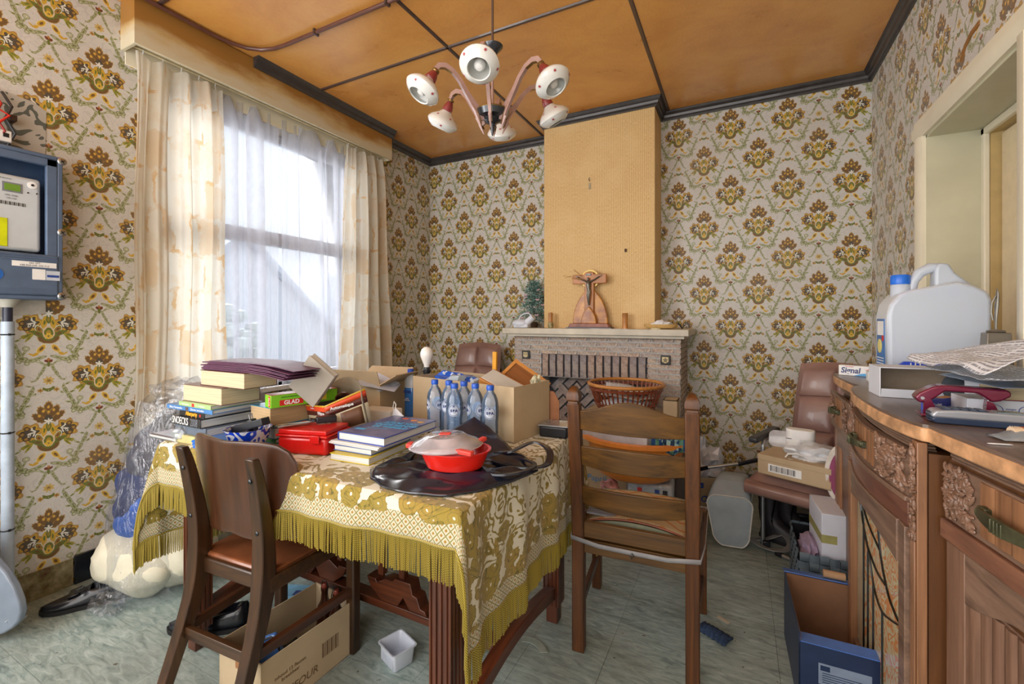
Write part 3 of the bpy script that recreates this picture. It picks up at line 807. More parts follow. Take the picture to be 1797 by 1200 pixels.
TCD = plain('terracotta_dark_rim', (140, 84, 66), .4, var=.2)
def candle(loc, lab, cup):
    t = thing('candlestick', lab, 'candle holder', loc)
    if cup:
        MB().lathe([(.018, 0), (.021, .01), (.022, .03), (.019, .045)], 16).build('cup', plain('olive_relief_cup', (150, 140, 96), .5, var=.3, scale=60, bump=.6), t)
        MB().lathe([(.0175, .045), (.0175, .118), (.012, .123)], 18).build('candle', TC, t)
    else:
        MB().lathe([(.0225, 0), (.0215, .006), (.0215, .108), (.017, .115)], 18).build('candle', TC, t)
candle((-1.335, 3.29, MT), 'brown candle in an olive relief cup left of the crucifix', True)
candle((-.748, 3.29, MT), 'plain brown cylinder candle right of the crucifix', False)
# crucifix
t = thing('crucifix', 'glazed terracotta standing crucifix with metal figure on pointed arch base', 'crucifix', (-1.018, 3.30, MT))
def arch(hw, h, n=10):
    R = (hw*hw+h*h)/(2*hw); a1 = math.atan2(h, R-hw)
    right = [(hw-R+R*math.cos(a1*i/n), R*math.sin(a1*i/n)) for i in range(n+1)]
    return right+[(-x, z) for x, z in right[::-1][1:]]
TC2 = NT('terracotta_amber_glaze'); n = TC2.noise(TC2.coord(), 12, 3)
TC2.base(TC2.ramp(n, [(.35, C(150, 90, 44)), (.65, C(208, 146, 58))]).outputs[0]); TC2.rough(.4); TC2.b.inputs['Coat Weight'].default_value = .12
MB().box(-.175, .175, -.05, .05, 0, .008).build('foot', M['darkmetal'], t)
MB().prism([(-.16, 0), (.16, 0), (.145, .03), (-.145, .03)], -.045, .045, 'y').build('plinth', TCD, t, loc=(0, 0, .008), bevel=.003)
MB().prism([(x, z+.036) for x, z in arch(.138, .285)], .0, .02, 'y').build('arch_back', TC2.m, t, bevel=.006, seg=3)
MB().prism([(x, z+.036) for x, z in arch(.060, .13)], -.036, -.014, 'y').build('arch_front', TC2.m, t, bevel=.006, seg=3)
MB().prism([(-.036, .10), (.036, .10), (.036, .34), (.132, .34), (.132, .41), (.036, .41), (.036, .425), (-.036, .425), (-.036, .41), (-.132, .41), (-.132, .34), (-.036, .34)], -.02, .004, 'y').build('cross', plain('terracotta_cross', (176, 112, 52), .42, var=.2, scale=9, coat=.08), t, bevel=.004)
MB().lathe([(.060, 0), (.072, .001), (.072, .006), (.060, .006)], 28, cap=False).build('halo', plain('tarnished_gold', (150, 124, 70), .35, .7), t, loc=(.0, .01, .376), rot=(PI/2, 0, 0))
PW = plain('pewter', (120, 116, 108), .35, .8, .2)
mb = MB()
mb.blob((-.002, -.036, .372), (.010, .011, .014), 12, 8)
mb.tube([(0, -.034, .362), (0, -.036, .35), (0, -.038, .33), (.001, -.036, .305), (.003, -.034, .285), (.004, -.035, .265)], [.006, .014, .017, .013, .014, .013], 12)
mb.tube([(.004, -.036, .285), (-.004, -.044, .25), (-.002, -.036, .21), (.002, -.03, .175)], [.012, .010, .007, .004], 8)
mb.tube([(.008, -.036, .285), (.006, -.044, .25), (.004, -.037, .21), (.004, -.03, .175)], [.012, .010, .007, .004], 8)
mb.tube([(.010, -.036, .352), (.045, -.030, .368), (.085, -.026, .392)], [.008, .006, .0045], 8)
mb.tube([(-.010, -.036, .352), (-.045, -.030, .368), (-.085, -.026, .392)], [.008, .006, .0045], 8)
for s in (-1, 1):
    mb.blob((s*.091, -.025, .394), (.006, .003, .004), 6, 4)
    for q in range(5): mb.tube([(s*.094, -.025, .392+q*.0014), (s*(.101-.002*abs(q-2)), -.026, .390+q*.0028)], .0011, 5)
mb.build('figure', PW, t)
MB().bc(-.002, -.024, .408, .040, .004, .014).build('inscription_plate', M['darkmetal'], t)
text('INRI', .012, (-.002, -.0265, .408), (PI/2, 0, 0), M['white'], t)
t = thing('dried_twig', 'dried brown palm twig tucked behind the crucifix figure', 'twig', (-1.05, 3.262, MT+.37))
mb = MB(); r = random.Random(9)
for (e, n) in (((-.17, -.01, .035), 7), ((-.085, 0, .085), 6), ((-.06, -.01, .01), 4)):
    e = Vector(e); mb.tube([(0, 0, 0), e*.5+Vector((0, 0, .006)), e], .0012, 5)
    for k in range(n):
        p = e*(.35+.65*k/n); mb.blob(p+Vector((0, 0, r.uniform(-.006, .006))), (.009, .002, .003), 6, 4, (0, r.uniform(-1, 1), 0))
mb.build('twig', plain('dried_leaf', (166, 122, 62), .7), t)
# bowl with crumpled tissue
t = thing('oval_dish', 'tan oval ceramic dish at the right end of the mantel', 'dish', (-.50, 3.29, MT))
MB().lathe([(.06, 0), (.095, .008), (.108, .032), (.117, .034), (.115, .028), (.10, .008), (.06, .006)], 30, sx=1, sy=.62).build('bowl', plain('tan_glaze', (202, 166, 104), .35, coat=.3), t)
def crumple(name, label, cat, loc, r, m, seed=0, flat=.6, group=None):
    t = thing(name, label, cat, loc, group=group); bm = bmesh.new(); bmesh.ops.create_icosphere(bm, subdivisions=3, radius=1)
    for v in bm.verts:
        n = noise.noise(v.co*1.7+Vector((seed, 0, 0)))+.6*noise.noise(v.co*4.1+Vector((0, seed, 0)))
        v.co = v.co*(1+.45*n); v.co = Vector((v.co.x*r[0], v.co.y*r[1], max(v.co.z, -.75)*r[2]))
    me = bpy.data.meshes.new(name); bm.to_mesh(me); bm.free(); me.materials.append(m)
    me.shade_smooth(); me.set_sharp_from_angle(angle=.5)
    o = bpy.data.objects.new('crumple', me); COL.objects.link(o); o.parent = t; o.location = (0, 0, r[2]*.75)
    return t
crumple('crumpled_tissue', 'crumpled white tissue lying in the tan dish', 'tissue', (-.495, 3.28, MT+.010), (.06, .03, .028), M['paper'], 4)
t = thing('ivory_saucer', 'small ivory lid lying at front of mantel before the dish', 'lid', (-.515, 3.18, MT))
MB().lathe([(.035, 0), (.036, .004), (.028, .009), (.0, .010)], 20, sy=.5).build('lid', plain('ivory', (206, 196, 164), .4), t)
tag(MB().box(-.98, -.70, -.03, .03, 0, .0015).build('paper_sheet', M['paper'], loc=(0, 3.19, MT)), 'white envelope lying flat on the mantel before the crucifix', 'paper')
t = thing('thorny_sprig', 'small spiky dark dried sprig at mantel right end by the wall', 'dried plant', (-.37, 3.42, MT))
mb = MB(); r = random.Random(2)
for k in range(14):
    a = r.uniform(0, 6.28); l = r.uniform(.03, .08); mb.tube([(0, 0, 0), (l*.4*math.cos(a), l*.2*math.sin(a), l*.6), (l*math.cos(a), l*.4*math.sin(a), l)], [.002, .0015, .0006], 4)
mb.build('stems', plain('dark_dried', (60, 56, 58), .8), t)

# ================================================================ CURTAINS
def pleat(s, n, seed, amp):
    return amp*(math.sin(2*PI*n*s+seed)+.45*math.sin(2*PI*n*2.13*s+seed*2.7)+.3*math.sin(2*PI*n*.43*s+seed*.7))
CURT = curtain_mat()
def curtain(name, label, y0, y1, yb0, yb1, n, seed, ztop, zbot, group):
    t = thing(name, label, 'curtain', (-2.735, (y0+y1)/2, zbot), group=group)
    def fn(u, v):
        z = ztop-(ztop-zbot)*v
        top = max(0, 1-v*16)
        y = (y0+(y1-y0)*u)*(1-v)+(yb0+(yb1-yb0)*u)*v
        y += .006*math.sin(9*v+seed+u*5)
        a = .044*(1-.5*top)
        x = -2.735+pleat(u, n, seed+.5*v, a*.62)
        if top > 0: z += .008*math.sin(2*PI*n*u+seed); x += .004*math.sin(2*PI*n*2*u)
        if v > .96: z += .006*math.sin(2*PI*n*u)
        return (x+2.735, y-(y0+y1)/2, z-zbot)
    MB().grid(int(n*26), 60, fn, su=(y1-y0)*2.6, sv=ztop-zbot).build('cloth', CURT, t)
    for k in range(int(n)+1):
        y = y0+(y1-y0)*(k+.5)/(int(n)+1)
        MB().tube([(0, y-(y0+y1)/2, ztop-zbot+.03), (-.008, y-(y0+y1)/2, ztop-zbot+.01), (0, y-(y0+y1)/2, ztop-zbot-.01)], .0025, 6).build('curtain_hook', M['white'], t)
    return t
curtain('curtain', 'left curtain of cream fabric with faded orange squares, wide', 1.14, 1.585, 1.13, 1.60, 4, .6, 2.605, .66, 'printed window curtains')
curtain('curtain', 'right curtain of cream fabric with orange squares, narrow and flaring', 2.50, 2.90, 2.42, 3.03, 4, 2.2, 2.605, .62, 'printed window curtains')
SH = sheer_mat()
def sheer(label, y0, y1, seed, folds, extra=None):
    t = thing('sheer_curtain', label, 'sheer curtain', (-2.80, (y0+y1)/2, .7), group='voile panels in the window')
    yc = (y0+y1)/2; zb = .70; zt = 2.615
    def fn(u, v):
        z = zt-(zt-zb)*v
        y = y0+(y1-y0)*u
        x = pleat(u, folds, seed, .012)*(.4+.6*v)
        for (fy, w_) in (extra or []):
            d = (u-fy-.05*v)/w_
            if abs(d) < 1: y += .05*math.sin(PI*d)*(1 if v > .05 else v*20); x += .03*(1-d*d)
        z += .006*math.sin(40*u) if v < .02 else 0
        return (x-0.0, y-yc, z-zb)
    MB().grid(90, 24, fn, su=y1-y0, sv=zt-zb).build('voile', SH, t)
    # doubled heading tape
    def fh(u, v):
        x, y, z = fn(u, v*.065); return (x+.004, y, z)
    MB().grid(90, 2, fh, su=y1-y0, sv=.1).build('heading_tape', SH, t)
    def fm(u, v):
        x, y, z = fn(u*.012, v); return (x+.003, y, z)
    MB().grid(1, 24, fm).build('hem', SH, t)
    return t
sheer('left white voile panel with thin straight folds', 1.50, 1.985, .3, 5, [(.28, .05), (.62, .04)])
sheer('right white voile panel with one broad dark fold', 2.005, 2.66, 1.7, 5, [(.33, .13), (.62, .05)])
# ================================================================ CHANDELIER
t = thing('chandelier', 'six-arm pink and brass chandelier with white star-painted glass shades', 'chandelier', (-1.02, 1.80, 2.172))
CHR = t
PK = plain('dusty_pink_enamel', (176, 142, 134), .35, var=.08, coat=.3)
GD = plain('aged_brass', (150, 122, 74), .35, .9, .1)
BK = plain('gunmetal_enamel', (44, 48, 56), .22, .3, .1, coat=.5)
MB().tube([(0, 0, .33), (0, 0, .688)], .006, 10).build('rod', plain('rod_brown', (96, 74, 62), .4), t)
MB().lathe([(.03, .628), (.05, .658), (.055, .688)], 20).build('ceiling_rose', BK, t)
MB().lathe([(.006, .262), (.010, .275), (.008, .288), (.012, .292), (.03, .318), (.047, .335), (.049, .340), (.03, .334), (.008, .333)], 24).build('upper_cup', BK, t)
MB().lathe([(.006, .03), (.014, .05), (.008, .07), (.007, .10), (.006, .22), (.011, .235), (.006, .25), (.009, .262)], 12).build('stem', PK, t)
MB().tube([(.0, 0, .225), (.012, 0, .235), (.014, 0, .245)], .003, 6).build('hook', GD, t)
MB().lathe([(.0, -.075), (.004, -.07), (.011, -.038), (.014, -.02), (.03, -.012), (.040, .004), (.068, .010), (.078, .034), (.072, .040), (.02, .045)], 28).build('bowl', BK, t)
MB().lathe([(.078, .034), (.080, .037), (.078, .040)], 28, cap=False).build('bowl_rim', GD, t)
GLS = NT('milk_glass'); GLS.base(C(232, 232, 228)); GLS.rough(.12); GLS.b.inputs['Subsurface Weight'].default_value = .3; GLS.b.inputs['Subsurface Radius'].default_value = (.03, .03, .03); GLS.b.inputs['Coat Weight'].default_value = .5
STAR = plain('red_star_paint', (176, 50, 56), .4)
REDF = plain('oxblood_socket', (142, 52, 52), .3, coat=.4)
BULB = plain('frosted_bulb', (236, 234, 230), .25, var=.01, coat=.3)
def arm_pts():
    return [(.055, 0, -.012), (.070, 0, .03), (.095, 0, .06), (.125, 0, .10), (.155, 0, .148), (.19, 0, .185), (.225, 0, .20), (.252, 0, .195), (.268, 0, .175)]
ARM = arm_pts()
def flat_sweep(pts, ws, hs):
    """rectangular section in the xz-plane path: ws across (y), hs thickness"""
    mb = MB(); rings = []
    for k, p in enumerate(pts):
        p = Vector(p); d = (Vector(pts[min(k+1, len(pts)-1)])-Vector(pts[max(k-1, 0)])).normalized()
        nrm = Vector((-d.z, 0, d.x)); w_, h_ = ws[k]/2, hs[k]/2
        rings.append([mb.vv(p+nrm*h_*a+Vector((0, w_*b_, 0))) for a, b_ in ((-1, -1), (-1, 1), (1, 1), (1, -1))])
    for a, c in zip(rings, rings[1:]):
        for i in range(4): j = (i+1) % 4; mb.ff([a[i], a[j], c[j], c[i]])
    mb.ff(rings[0][::-1]); mb.ff(rings[-1]); return mb
arm_me = flat_sweep(ARM, [.010, .014, .016, .017, .018, .018, .018, .017, .015], [.03, .036, .028, .020, .018, .019, .022, .022, .018]).mesh('arm', PK)
ARM2 = [(x+.0, y, z-.011*(1 if k > 1 else 1.4)) for k, (x, y, z) in enumerate(ARM)]
trim_me = flat_sweep([(x*1.0, 0, z) for x, y, z in ARM2[:-1]], [.016]*8, [.0025]*8).mesh('brass_edge', GD)
tail_me = MB().tube([(.075, 0, .0), (.062, 0, -.028), (.05, 0, -.055)], [.009, .006, .002], 6).mesh('arm_tip', PK)
# shade: squashed globe, open at the bottom, axis pointing outwards and down
prof = [(.018, 0), (.022, -.004), (.04, -.022), (.066, -.040), (.078, -.058), (.079, -.066), (.070, -.080), (.056, -.090), (.046, -.096), (.043, -.092), (.053, -.085), (.066, -.074), (.072, -.062), (.058, -.042), (.03, -.02)]
shade_me = MB().lathe(prof[::-1], 30, cap=False).mesh('shade', GLS.m)
sock_me = MB().lathe([(.012, .042), (.016, .036), (.024, .016), (.026, .0), (.020, -.006)][::-1], 18).mesh('socket', REDF)
col_me = MB().lathe([(.010, .052), (.016, .052), (.017, .044), (.012, .040)][::-1], 16).mesh('collar', GD)
bulb_me = MB().lathe([(.002, -.086), (.014, -.083), (.022, -.072), (.024, -.06), (.018, -.045), (.012, -.03), (.012, -.01)], 18).mesh('bulb', BULB)
def star_verts(mb, c, n, r, k=7):
    c = Vector(c); n = Vector(n).normalized(); a = n.orthogonal().normalized(); b_ = n.cross(a)
    ids = [mb.vv(c+(a*math.cos(PI*i/k)+b_*math.sin(PI*i/k))*(r if i % 2 == 0 else r*.4)) for i in range(2*k)]
    m0 = mb.vv(c+n*.0006)
    for i in range(2*k): mb.ff([m0, ids[i], ids[(i+1) % (2*k)]])
smb = MB()
for i in range(5):
    a = 2*PI*i/5+.5; r0, z0_ = .0725, -.079; nv = Vector((math.cos(a)*.68, math.sin(a)*.68, -.73)); star_verts(smb, (r0*math.cos(a), r0*math.sin(a), z0_), nv, .0085)
    a += .6; star_verts(smb, (.056*math.cos(a), .056*math.sin(a), -.0325), (math.cos(a)*.6, math.sin(a)*.6, .75), .0085)
star_me = smb.mesh('painted_stars', STAR)
def link(me, nm, par, M4=None):
    o = bpy.data.objects.new(nm, me); COL.objects.link(o); o.parent = par
    if M4 is not None: o.matrix_local = M4
    return o
base_ang = math.atan2(-1.80, 1.02)     # towards the camera
for k in range(6):
    al = base_ang-math.radians(-9)-math.radians(9*2)+k*PI/3
    R = Matrix.Rotation(al, 4, 'Z')
    a_ = link(arm_me, 'arm', t, R); link(trim_me, 'brass_edge', a_); link(tail_me, 'arm_tip', a_)
    S = R @ Matrix.Translation((.268, 0, .165)) @ Matrix.Rotation(-.55, 4, 'Y') @ Matrix.Translation((0, 0, -.045))
    sh = link(shade_me, 'shade', t, S @ Matrix.Rotation(k*1.1, 4, 'Z'))
    link(star_me, 'painted_stars', sh); link(sock_me, 'socket', sh); link(col_me, 'collar', sh); link(bulb_me, 'bulb', sh)
# ================================================================ TABLE
TX0, TX1, TY0, TY1, TT = -2.0, -.62, .93, 1.79, .775
t = thing('dining_table', 'dark reddish wooden table with fluted legs under the mustard cloth', 'table', ((TX0+TX1)/2, (TY0+TY1)/2, 0)); TB = t; TO = Vector(t.location)
def tb(mb, nm, m, **k): mb.v = [tuple(Vector(p)-TO) for p in mb.v]; return mb.build(nm, m, t, **k)
tb(MB().box(TX0+.006, TX1-.006, TY0+.006, TY1-.006, .745, .770), 'tabletop', M['tblwoodx'], bevel=.006)
tb(MB().box(TX0+.06, TX1-.06, TY0+.05, TY0+.07, .65, .745).box(TX0+.06, TX1-.06, TY1-.07, TY1-.05, .65, .745).box(TX0+.06, TX0+.08, TY0+.07, TY1-.07, .65, .745).box(TX1-.08, TX1-.06, TY0+.07, TY1-.07, .65, .745), 'apron', M['tblwoodx'])
def fluted(w_, d, n=4):
    """square outline with n grooves per side"""
    h = w_/2; pts = []
    for s in range(4):
        c, sn = math.cos(s*PI/2), math.sin(s*PI/2)
        side = [(-h, -h)]
        for k in range(n):
            x = -h+w_*(k+.5)/n*1.0; g = w_/n*.22
            side += [(x-g, -h), (x-g*.6, -h+d), (x+g*.6, -h+d), (x+g, -h)]
        pts += [(x*c-y*sn, x*sn+y*c) for x, y in side]
    return pts
LEGX = (-1.845, -.69); LEGY = (.975, 1.735)
for lx in LEGX:
    for ly in LEGY:
        mb = MB(); mb.at((lx-TO.x, ly-TO.y, 0)); mb.prism(fluted(.068, .0045), .075, .745, 'z')
        lg = mb.build('leg', M['tblwood'], t)
        MB().at((lx-TO.x, ly-TO.y, 0)).box(-.024, .024, -.024, .024, 0, .075).build('foot_block', M['tblwood'], lg, bevel=.002)
for lx in LEGX:
    n = 16; top = []; bot = []
    y0, y1 = LEGY[0]+.034, LEGY[1]-.034
    for k in range(n+1):
        s = k/n; arch_ = .045*math.sin(PI*s)
        top.append((y0+(y1-y0)*s, .155+arch_)); bot.append((y0+(y1-y0)*s, .105+arch_*1.1))
    tb(MB().prism(bot+top[::-1], lx-.02, lx+.02, 'x'), 'side_stretcher', M['tblwoody'], bevel=.002)
tb(MB().box(LEGX[0]+.02, LEGX[1]-.02, 1.29, 1.345, .145, .175), 'centre_stretcher', M['tblwoodx'], bevel=.003)
for sgn, cx_ in ((1, -1.20), (-1, -1.50)):
    prof_ = [(-.02, .176), (-.075, .215), (-.095, .252), (-.05, .252), (-.045, .238), (-.0, .262), (.035, .262), (.045, .275), (.12, .275), (.13, .235), (.15, .232), (.165, .195), (.185, .192), (.195, .176), (.115, .176), (.085, .215), (.06, .176)]
    tb(MB().prism([(cx_+sgn*x, z) for x, z in (prof_ if sgn > 0 else prof_)], 1.292, 1.343, 'y'), 'stepped_ornament', M['tblwoodx'], bevel=.002)
for x in (-1.237, -1.133, -1.46, -1.56): tb(MB().box(x-.013, x+.013, 1.305, 1.331, .262, .745), 'spindle', M['tblwood'], bevel=.002)

# ---- the cloth
def cloth_mat():
    m = NT('mustard_velvet_brocade')
    uvc = m.coord('UV'); uv = m.sep(uvc); CW, CHh = 2.15, 1.24
    d = m.math('MINIMUM', m.math('MINIMUM', uv[0], m.math('SUBTRACT', CW, uv[0])), m.math('MINIMUM', uv[1], m.math('SUBTRACT', CHh, uv[1])))
    # lattice band
    p = .027
    a = m.math('FRACT', m.math('DIVIDE', m.math('ADD', uv[0], uv[1]), p)); b_ = m.math('FRACT', m.math('DIVIDE', m.math('SUBTRACT', uv[0], uv[1]), p))
    ea = m.math('ABSOLUTE', m.math('SUBTRACT', a, .5)); eb = m.math('ABSOLUTE', m.math('SUBTRACT', b_, .5))
    e = m.math('MAXIMUM', ea, eb)
    line = m.math('GREATER_THAN', e, .40); dot = m.math('LESS_THAN', e, .19)
    inner = m.math('MULTIPLY', m.math('LESS_THAN', e, .31), m.math('GREATER_THAN', e, .25))
    cream = C(214, 208, 188); must = C(142, 120, 12); must2 = C(170, 132, 44); olive = C(96, 88, 20)
    latt = m.mix(line, cream, C(136, 126, 72)); latt = m.mix(inner, latt, C(166, 156, 110)); latt = m.mix(dot, latt, C(154, 116, 40))
    # velvet scrolls: contour bands of warped noise, plus blossom cells in the border
    n1 = m.noise(uvc, 6.5, 1.0, .35, 2.6)
    iso = m.math('ABSOLUTE', m.math('SUBTRACT', m.math('FRACT', m.math('MULTIPLY', n1, 5.2)), .5))
    edge = m.noise(uvc, 60, 2, .6)
    scroll = m.math('LESS_THAN', m.math('ADD', iso, m.math('MULTIPLY', m.math('SUBTRACT', edge, .5), .5)), .20)
    patch = m.math('GREATER_THAN', m.noise(m.mp(uvc, loc=(4, 2, 0)), 5.5, 2), .39)
    scroll = m.math('MULTIPLY', scroll, patch)
    # blossoms
    jit = m.noise(uvc, 22, 2, .5, out=1)
    vm = m.new('ShaderNodeVectorMath', operation='MULTIPLY_ADD'); m.put(vm.inputs[0], jit); vm.inputs[1].default_value = (.03, .03, 0); m.put(vm.inputs[2], uvc)
    vo = m.new('ShaderNodeTexVoronoi', voronoi_dimensions='2D'); m.put(vo.inputs['Vector'], vm.outputs[0]); vo.inputs['Scale'].default_value = 17
    dist = vo.outputs['Distance']; rc = m.sep(vo.outputs['Color'])[0]
    petal = m.math('ABSOLUTE', m.math('SUBTRACT', m.math('FRACT', m.math('MULTIPLY', dist, 3.4)), .5))
    bl = m.math('LESS_THAN', m.math('ADD', dist, m.math('MULTIPLY', m.math('SUBTRACT', edge, .5), .35)), .60)
    bl = m.math('MULTIPLY', bl, m.math('GREATER_THAN', dist, .07))
    vo2 = m.new('ShaderNodeTexVoronoi', voronoi_dimensions='2D'); m.put(vo2.inputs['Vector'], vm.outputs[0]); vo2.inputs['Scale'].default_value = 7.5
    top = m.math('ADD', .195, m.math('MULTIPLY', m.math('SUBTRACT', .45, vo2.outputs['Distance']), .22))
    inb = m.math('MULTIPLY', m.math('GREATER_THAN', d, m.math('ADD', .042, m.math('MULTIPLY', vo2.outputs['Distance'], .03))), m.math('LESS_THAN', d, top))
    bl = m.math('MULTIPLY', bl, inb)
    sc = m.math('MULTIPLY', scroll, m.math('GREATER_THAN', d, .15))
    mask = m.math('MAXIMUM', bl, sc)
    tone = m.mix(m.math('GREATER_THAN', rc, .6), must, must2)
    tone = m.mix(m.math('GREATER_THAN', petal, .36), tone, C(92, 84, 14)); tone = m.mix(sc, tone, must)
    pile = m.noise(uvc, 240, 3, .7)
    tone = m.mix(m.math('MULTIPLY', m.math('SUBTRACT', 1, pile), .9), tone, olive)
    tone = m.mix(m.math('MULTIPLY', m.math('GREATER_THAN', iso, .09), .35), tone, C(190, 160, 70))
    ground = m.mix(m.math('LESS_THAN', d, .066), cream, latt)
    col = m.mix(mask, ground, tone)
    m.base(col); m.rough(.85); m.b.inputs['Sheen Weight'].default_value = .25
    h = m.math('ADD', m.math('MULTIPLY', mask, 1.0), m.math('MULTIPLY', m.math('MULTIPLY', pile, mask), .8))
    h = m.math('ADD', h, m.math('MULTIPLY', m.math('ADD', line, dot), .25))
    m.bump(h, .8, .003)
    return m.m
CLM = cloth_mat()
tc = thing('tablecloth', 'mustard and cream brocade cloth with long fringe draped over the table', 'tablecloth', (TO.x, TO.y, TT))
QN = ((TX0-.375, TY0-.185), (TX1+.36, TY0-.075)); QF = ((TX0-.38, TY1+.24), (TX1+.40, TY1+.25))
def flat(u, v):
    a = Vector(QN[0]).lerp(Vector(QN[1]), u); b_ = Vector(QF[0]).lerp(Vector(QF[1]), u); p = a.lerp(b_, v)
    p.x -= .045*math.sin(PI*v)*max(0, u-.8)*5
    return p
def drape(x, y):
    ex = x-TX1 if x > TX1 else (TX0-x if x < TX0 else 0); sx = 1 if x > TX1 else -1
    ey = y-TY1 if y > TY1 else (TY0-y if y < TY0 else 0); sy = 1 if y > TY1 else -1
    cx_, cy_ = min(max(x, TX0), TX1), min(max(y, TY0), TY1)
    r0 = .012
    if ex == 0 and ey == 0: return Vector((x, y, TT+.0012*noise.noise(Vector((x*7, y*7, 0)))))
    rho = math.hypot(ex, ey)
    o = r0*(1-math.exp(-rho/r0)); fall = max(0, rho-r0*(1-math.exp(-rho/r0*1.0))*.55)
    wv = min(1, rho/.12)
    if ey == 0: return Vector((cx_+sx*(o+wv*(.006+.010*math.sin(y*21+1)+.006*math.sin(y*47))), cy_, TT-fall))
    if ex == 0: return Vector((cx_, cy_+sy*(o+wv*(.004+.006*math.sin(x*17)+.004*math.sin(x*39+2))), TT-fall))
    th = math.atan2(ey, ex); b_ = math.sin(2*th)
    # the corner hangs as one outward fold
    cw = .5+.5*math.cos(2*th)          # 1 on the x side, 0 on the y side
    dx = sx*(o*(.3+.7*cw)+wv*cw*(.006+.010*math.sin(cy_*21+1)+.006*math.sin(cy_*47)))
    dy = sy*(o*(.3+.7*(1-cw))+wv*(1-cw)*(.004+.006*math.sin(cx_*17)+.004*math.sin(cx_*39+2)))
    k = .20*rho*b_
    return Vector((cx_+dx+sx*k*.55, cy_+dy+sy*k*1.0, TT-fall*(1-.02*b_)))
CO = Vector(tc.location)
MB().grid(150, 90, lambda u, v: drape(*flat(u, v))-CO, su=2.15, sv=1.24).build('cloth', CLM, tc, solid=.003)
FRM = NT('mustard_fringe_cord'); s_ = FRM.sep(FRM.coord())
tw = FRM.math('SINE', FRM.math('MULTIPLY', FRM.math('ADD', s_[2], FRM.math('MULTIPLY', FRM.math('ADD', s_[0], s_[1]), .8)), 2*PI/.006))
FRM.base(FRM.ramp(tw, [(.2, C(118, 100, 14)), (.8, C(186, 164, 52))]).outputs[0]); FRM.rough(.55); FRM.b.inputs['Sheen Weight'].default_value = .2
hem = [];
N_ = 1500
def hem_pt(s):
    s %= 4
    if s < 1: f_ = (s, 0)
    elif s < 2: f_ = (1, s-1)
    elif s < 3: f_ = (3-s, 1)
    else: f_ = (0, 4-s)
    return drape(*flat(*f_))
mb = MB(); tr = MB(); rr = random.Random(4)
ring = []
lens = [1.38+.74, 1.3, 2.1, 1.2]
for e in range(4):
    n = int(lens[e]/.0046)
    for k in range(n):
        s = e+(k+.5)/n; p = hem_pt(s)-CO; q = hem_pt(s+.002)-CO
        ring.append(p)
        dirn = (q-p); dirn.z = 0; dirn = dirn.normalized() if dirn.length > 1e-6 else Vector((1, 0, 0))
        cl = noise.noise(Vector((s*40, 0, 0)))
        L = .092+.004*rr.uniform(-1, 1)+.004*cl
        lean = dirn*(.003*math.sin(s*130)+.006*cl*abs(cl))
        out = Vector((dirn.y, -dirn.x, 0))*.003*rr.uniform(-1, 1)
        pts = [p, p+Vector((0, 0, -L*.5))+lean*.5+out, p+Vector((0, 0, -L))+lean+out]
        mb.tube(pts, [.0020, .0024, .0019], 4, cap=False)
ring.append(ring[0])
tr.tube([p+Vector((0, 0, -.001)) for p in ring[::3]+[ring[0]]], .0042, 6, cap=False)
mb.build('fringe', FRM.m, tc, kind='stuff')
tr.build('braid_edging', FRM.m, tc)

# ================================================================ BOOKS AND PAPERS ON THE TABLE
def pages_mat(name, rgb, vert=False):
    m = NT(name); s = m.sep(m.coord()); n = m.noise(m.mp(m.coord(), sc=(3, 3, 320)), 1, 3, .7)
    c = C(rgb); m.base(m.ramp(n, [(.3, tuple(x*.72 for x in c[:3])+(1,)), (.6, c)]).outputs[0]); m.rough(.85); m.bump(n, .35, .0012); return m.m
PGW = pages_mat('white_page_edges', (216, 216, 212)); PGY = pages_mat('yellowed_page_edges', (206, 190, 156)); PGT = pages_mat('tan_page_edges', (190, 160, 118))
covers = {}
def cov(name, rgb, rough=.35):
    if name not in covers: covers[name] = plain(name, rgb, rough, var=.06, coat=.2)
    return covers[name]
def book(label, L, W, H, cover, pg, loc, rz=0, cat='book', name='book', group=None, ct=.0025, rot=None, hard=True):
    """closed book lying flat; spine on local -y, fore-edge +y; local z up"""
    t = thing(name, label, cat, loc, rz, group, rot)
    o_ = .003 if hard else 0
    mb = MB().box(-L/2, L/2, -W/2, W/2, 0, ct).box(-L/2, L/2, -W/2, W/2, H-ct, H).box(-L/2, L/2, -W/2, -W/2+ct, ct, H-ct)
    mb.build('cover', cover, t, bevel=.0008)
    MB().box(-L/2+o_, L/2-o_, -W/2+ct, W/2-o_, ct, H-ct).build('pages', pg, t)
    return t
# left pile, bottom to top (all fronts face the near edge of the table)
book('thick cream paperback at the base of the left pile', .20, .16, .030, cov('cream_cover', (196, 186, 130)), PGY, (-1.86, 1.03, TT+.002), .04, hard=False)
book('grey covered book in the left pile under the yearbook', .22, .17, .034, cov('slate_cover', (92, 104, 120)), PGW, (-1.87, 1.045, TT+.033), -.03)
t = book('thick black yearbook lettered 2008 on its spine in left pile', .205, .24, .033, cov('yearbook_black', (30, 32, 36)), PGW, (-1.882, 1.07, .8425), -.02)
text('SNOECKS', .040, (-.038, -.1206, .0165), (PI/2, 0, 0), M['white'], t, sx=.66, shear=.1)
text('2008', .040, (.060, -.1206, .0165), (PI/2, 0, 0), M['greyprint'], t, sx=.62, shear=.1)
t = book('black book with yellow lettering on the spine above the yearbook', .165, .22, .023, cov('black_cover', (28, 28, 30)), PGW, (-1.862, 1.07, .8757), 0)
text('Afterparty', .020, (.0, -.1106, .0125), (PI/2, 0, 0), plain('yellow_print', (230, 160, 30), .5), t, sx=.9, bold=.001)
MB().bc(.058, -.1103, .011, .008, .0008, .009).build('red_emblem', M['redprint'], t)
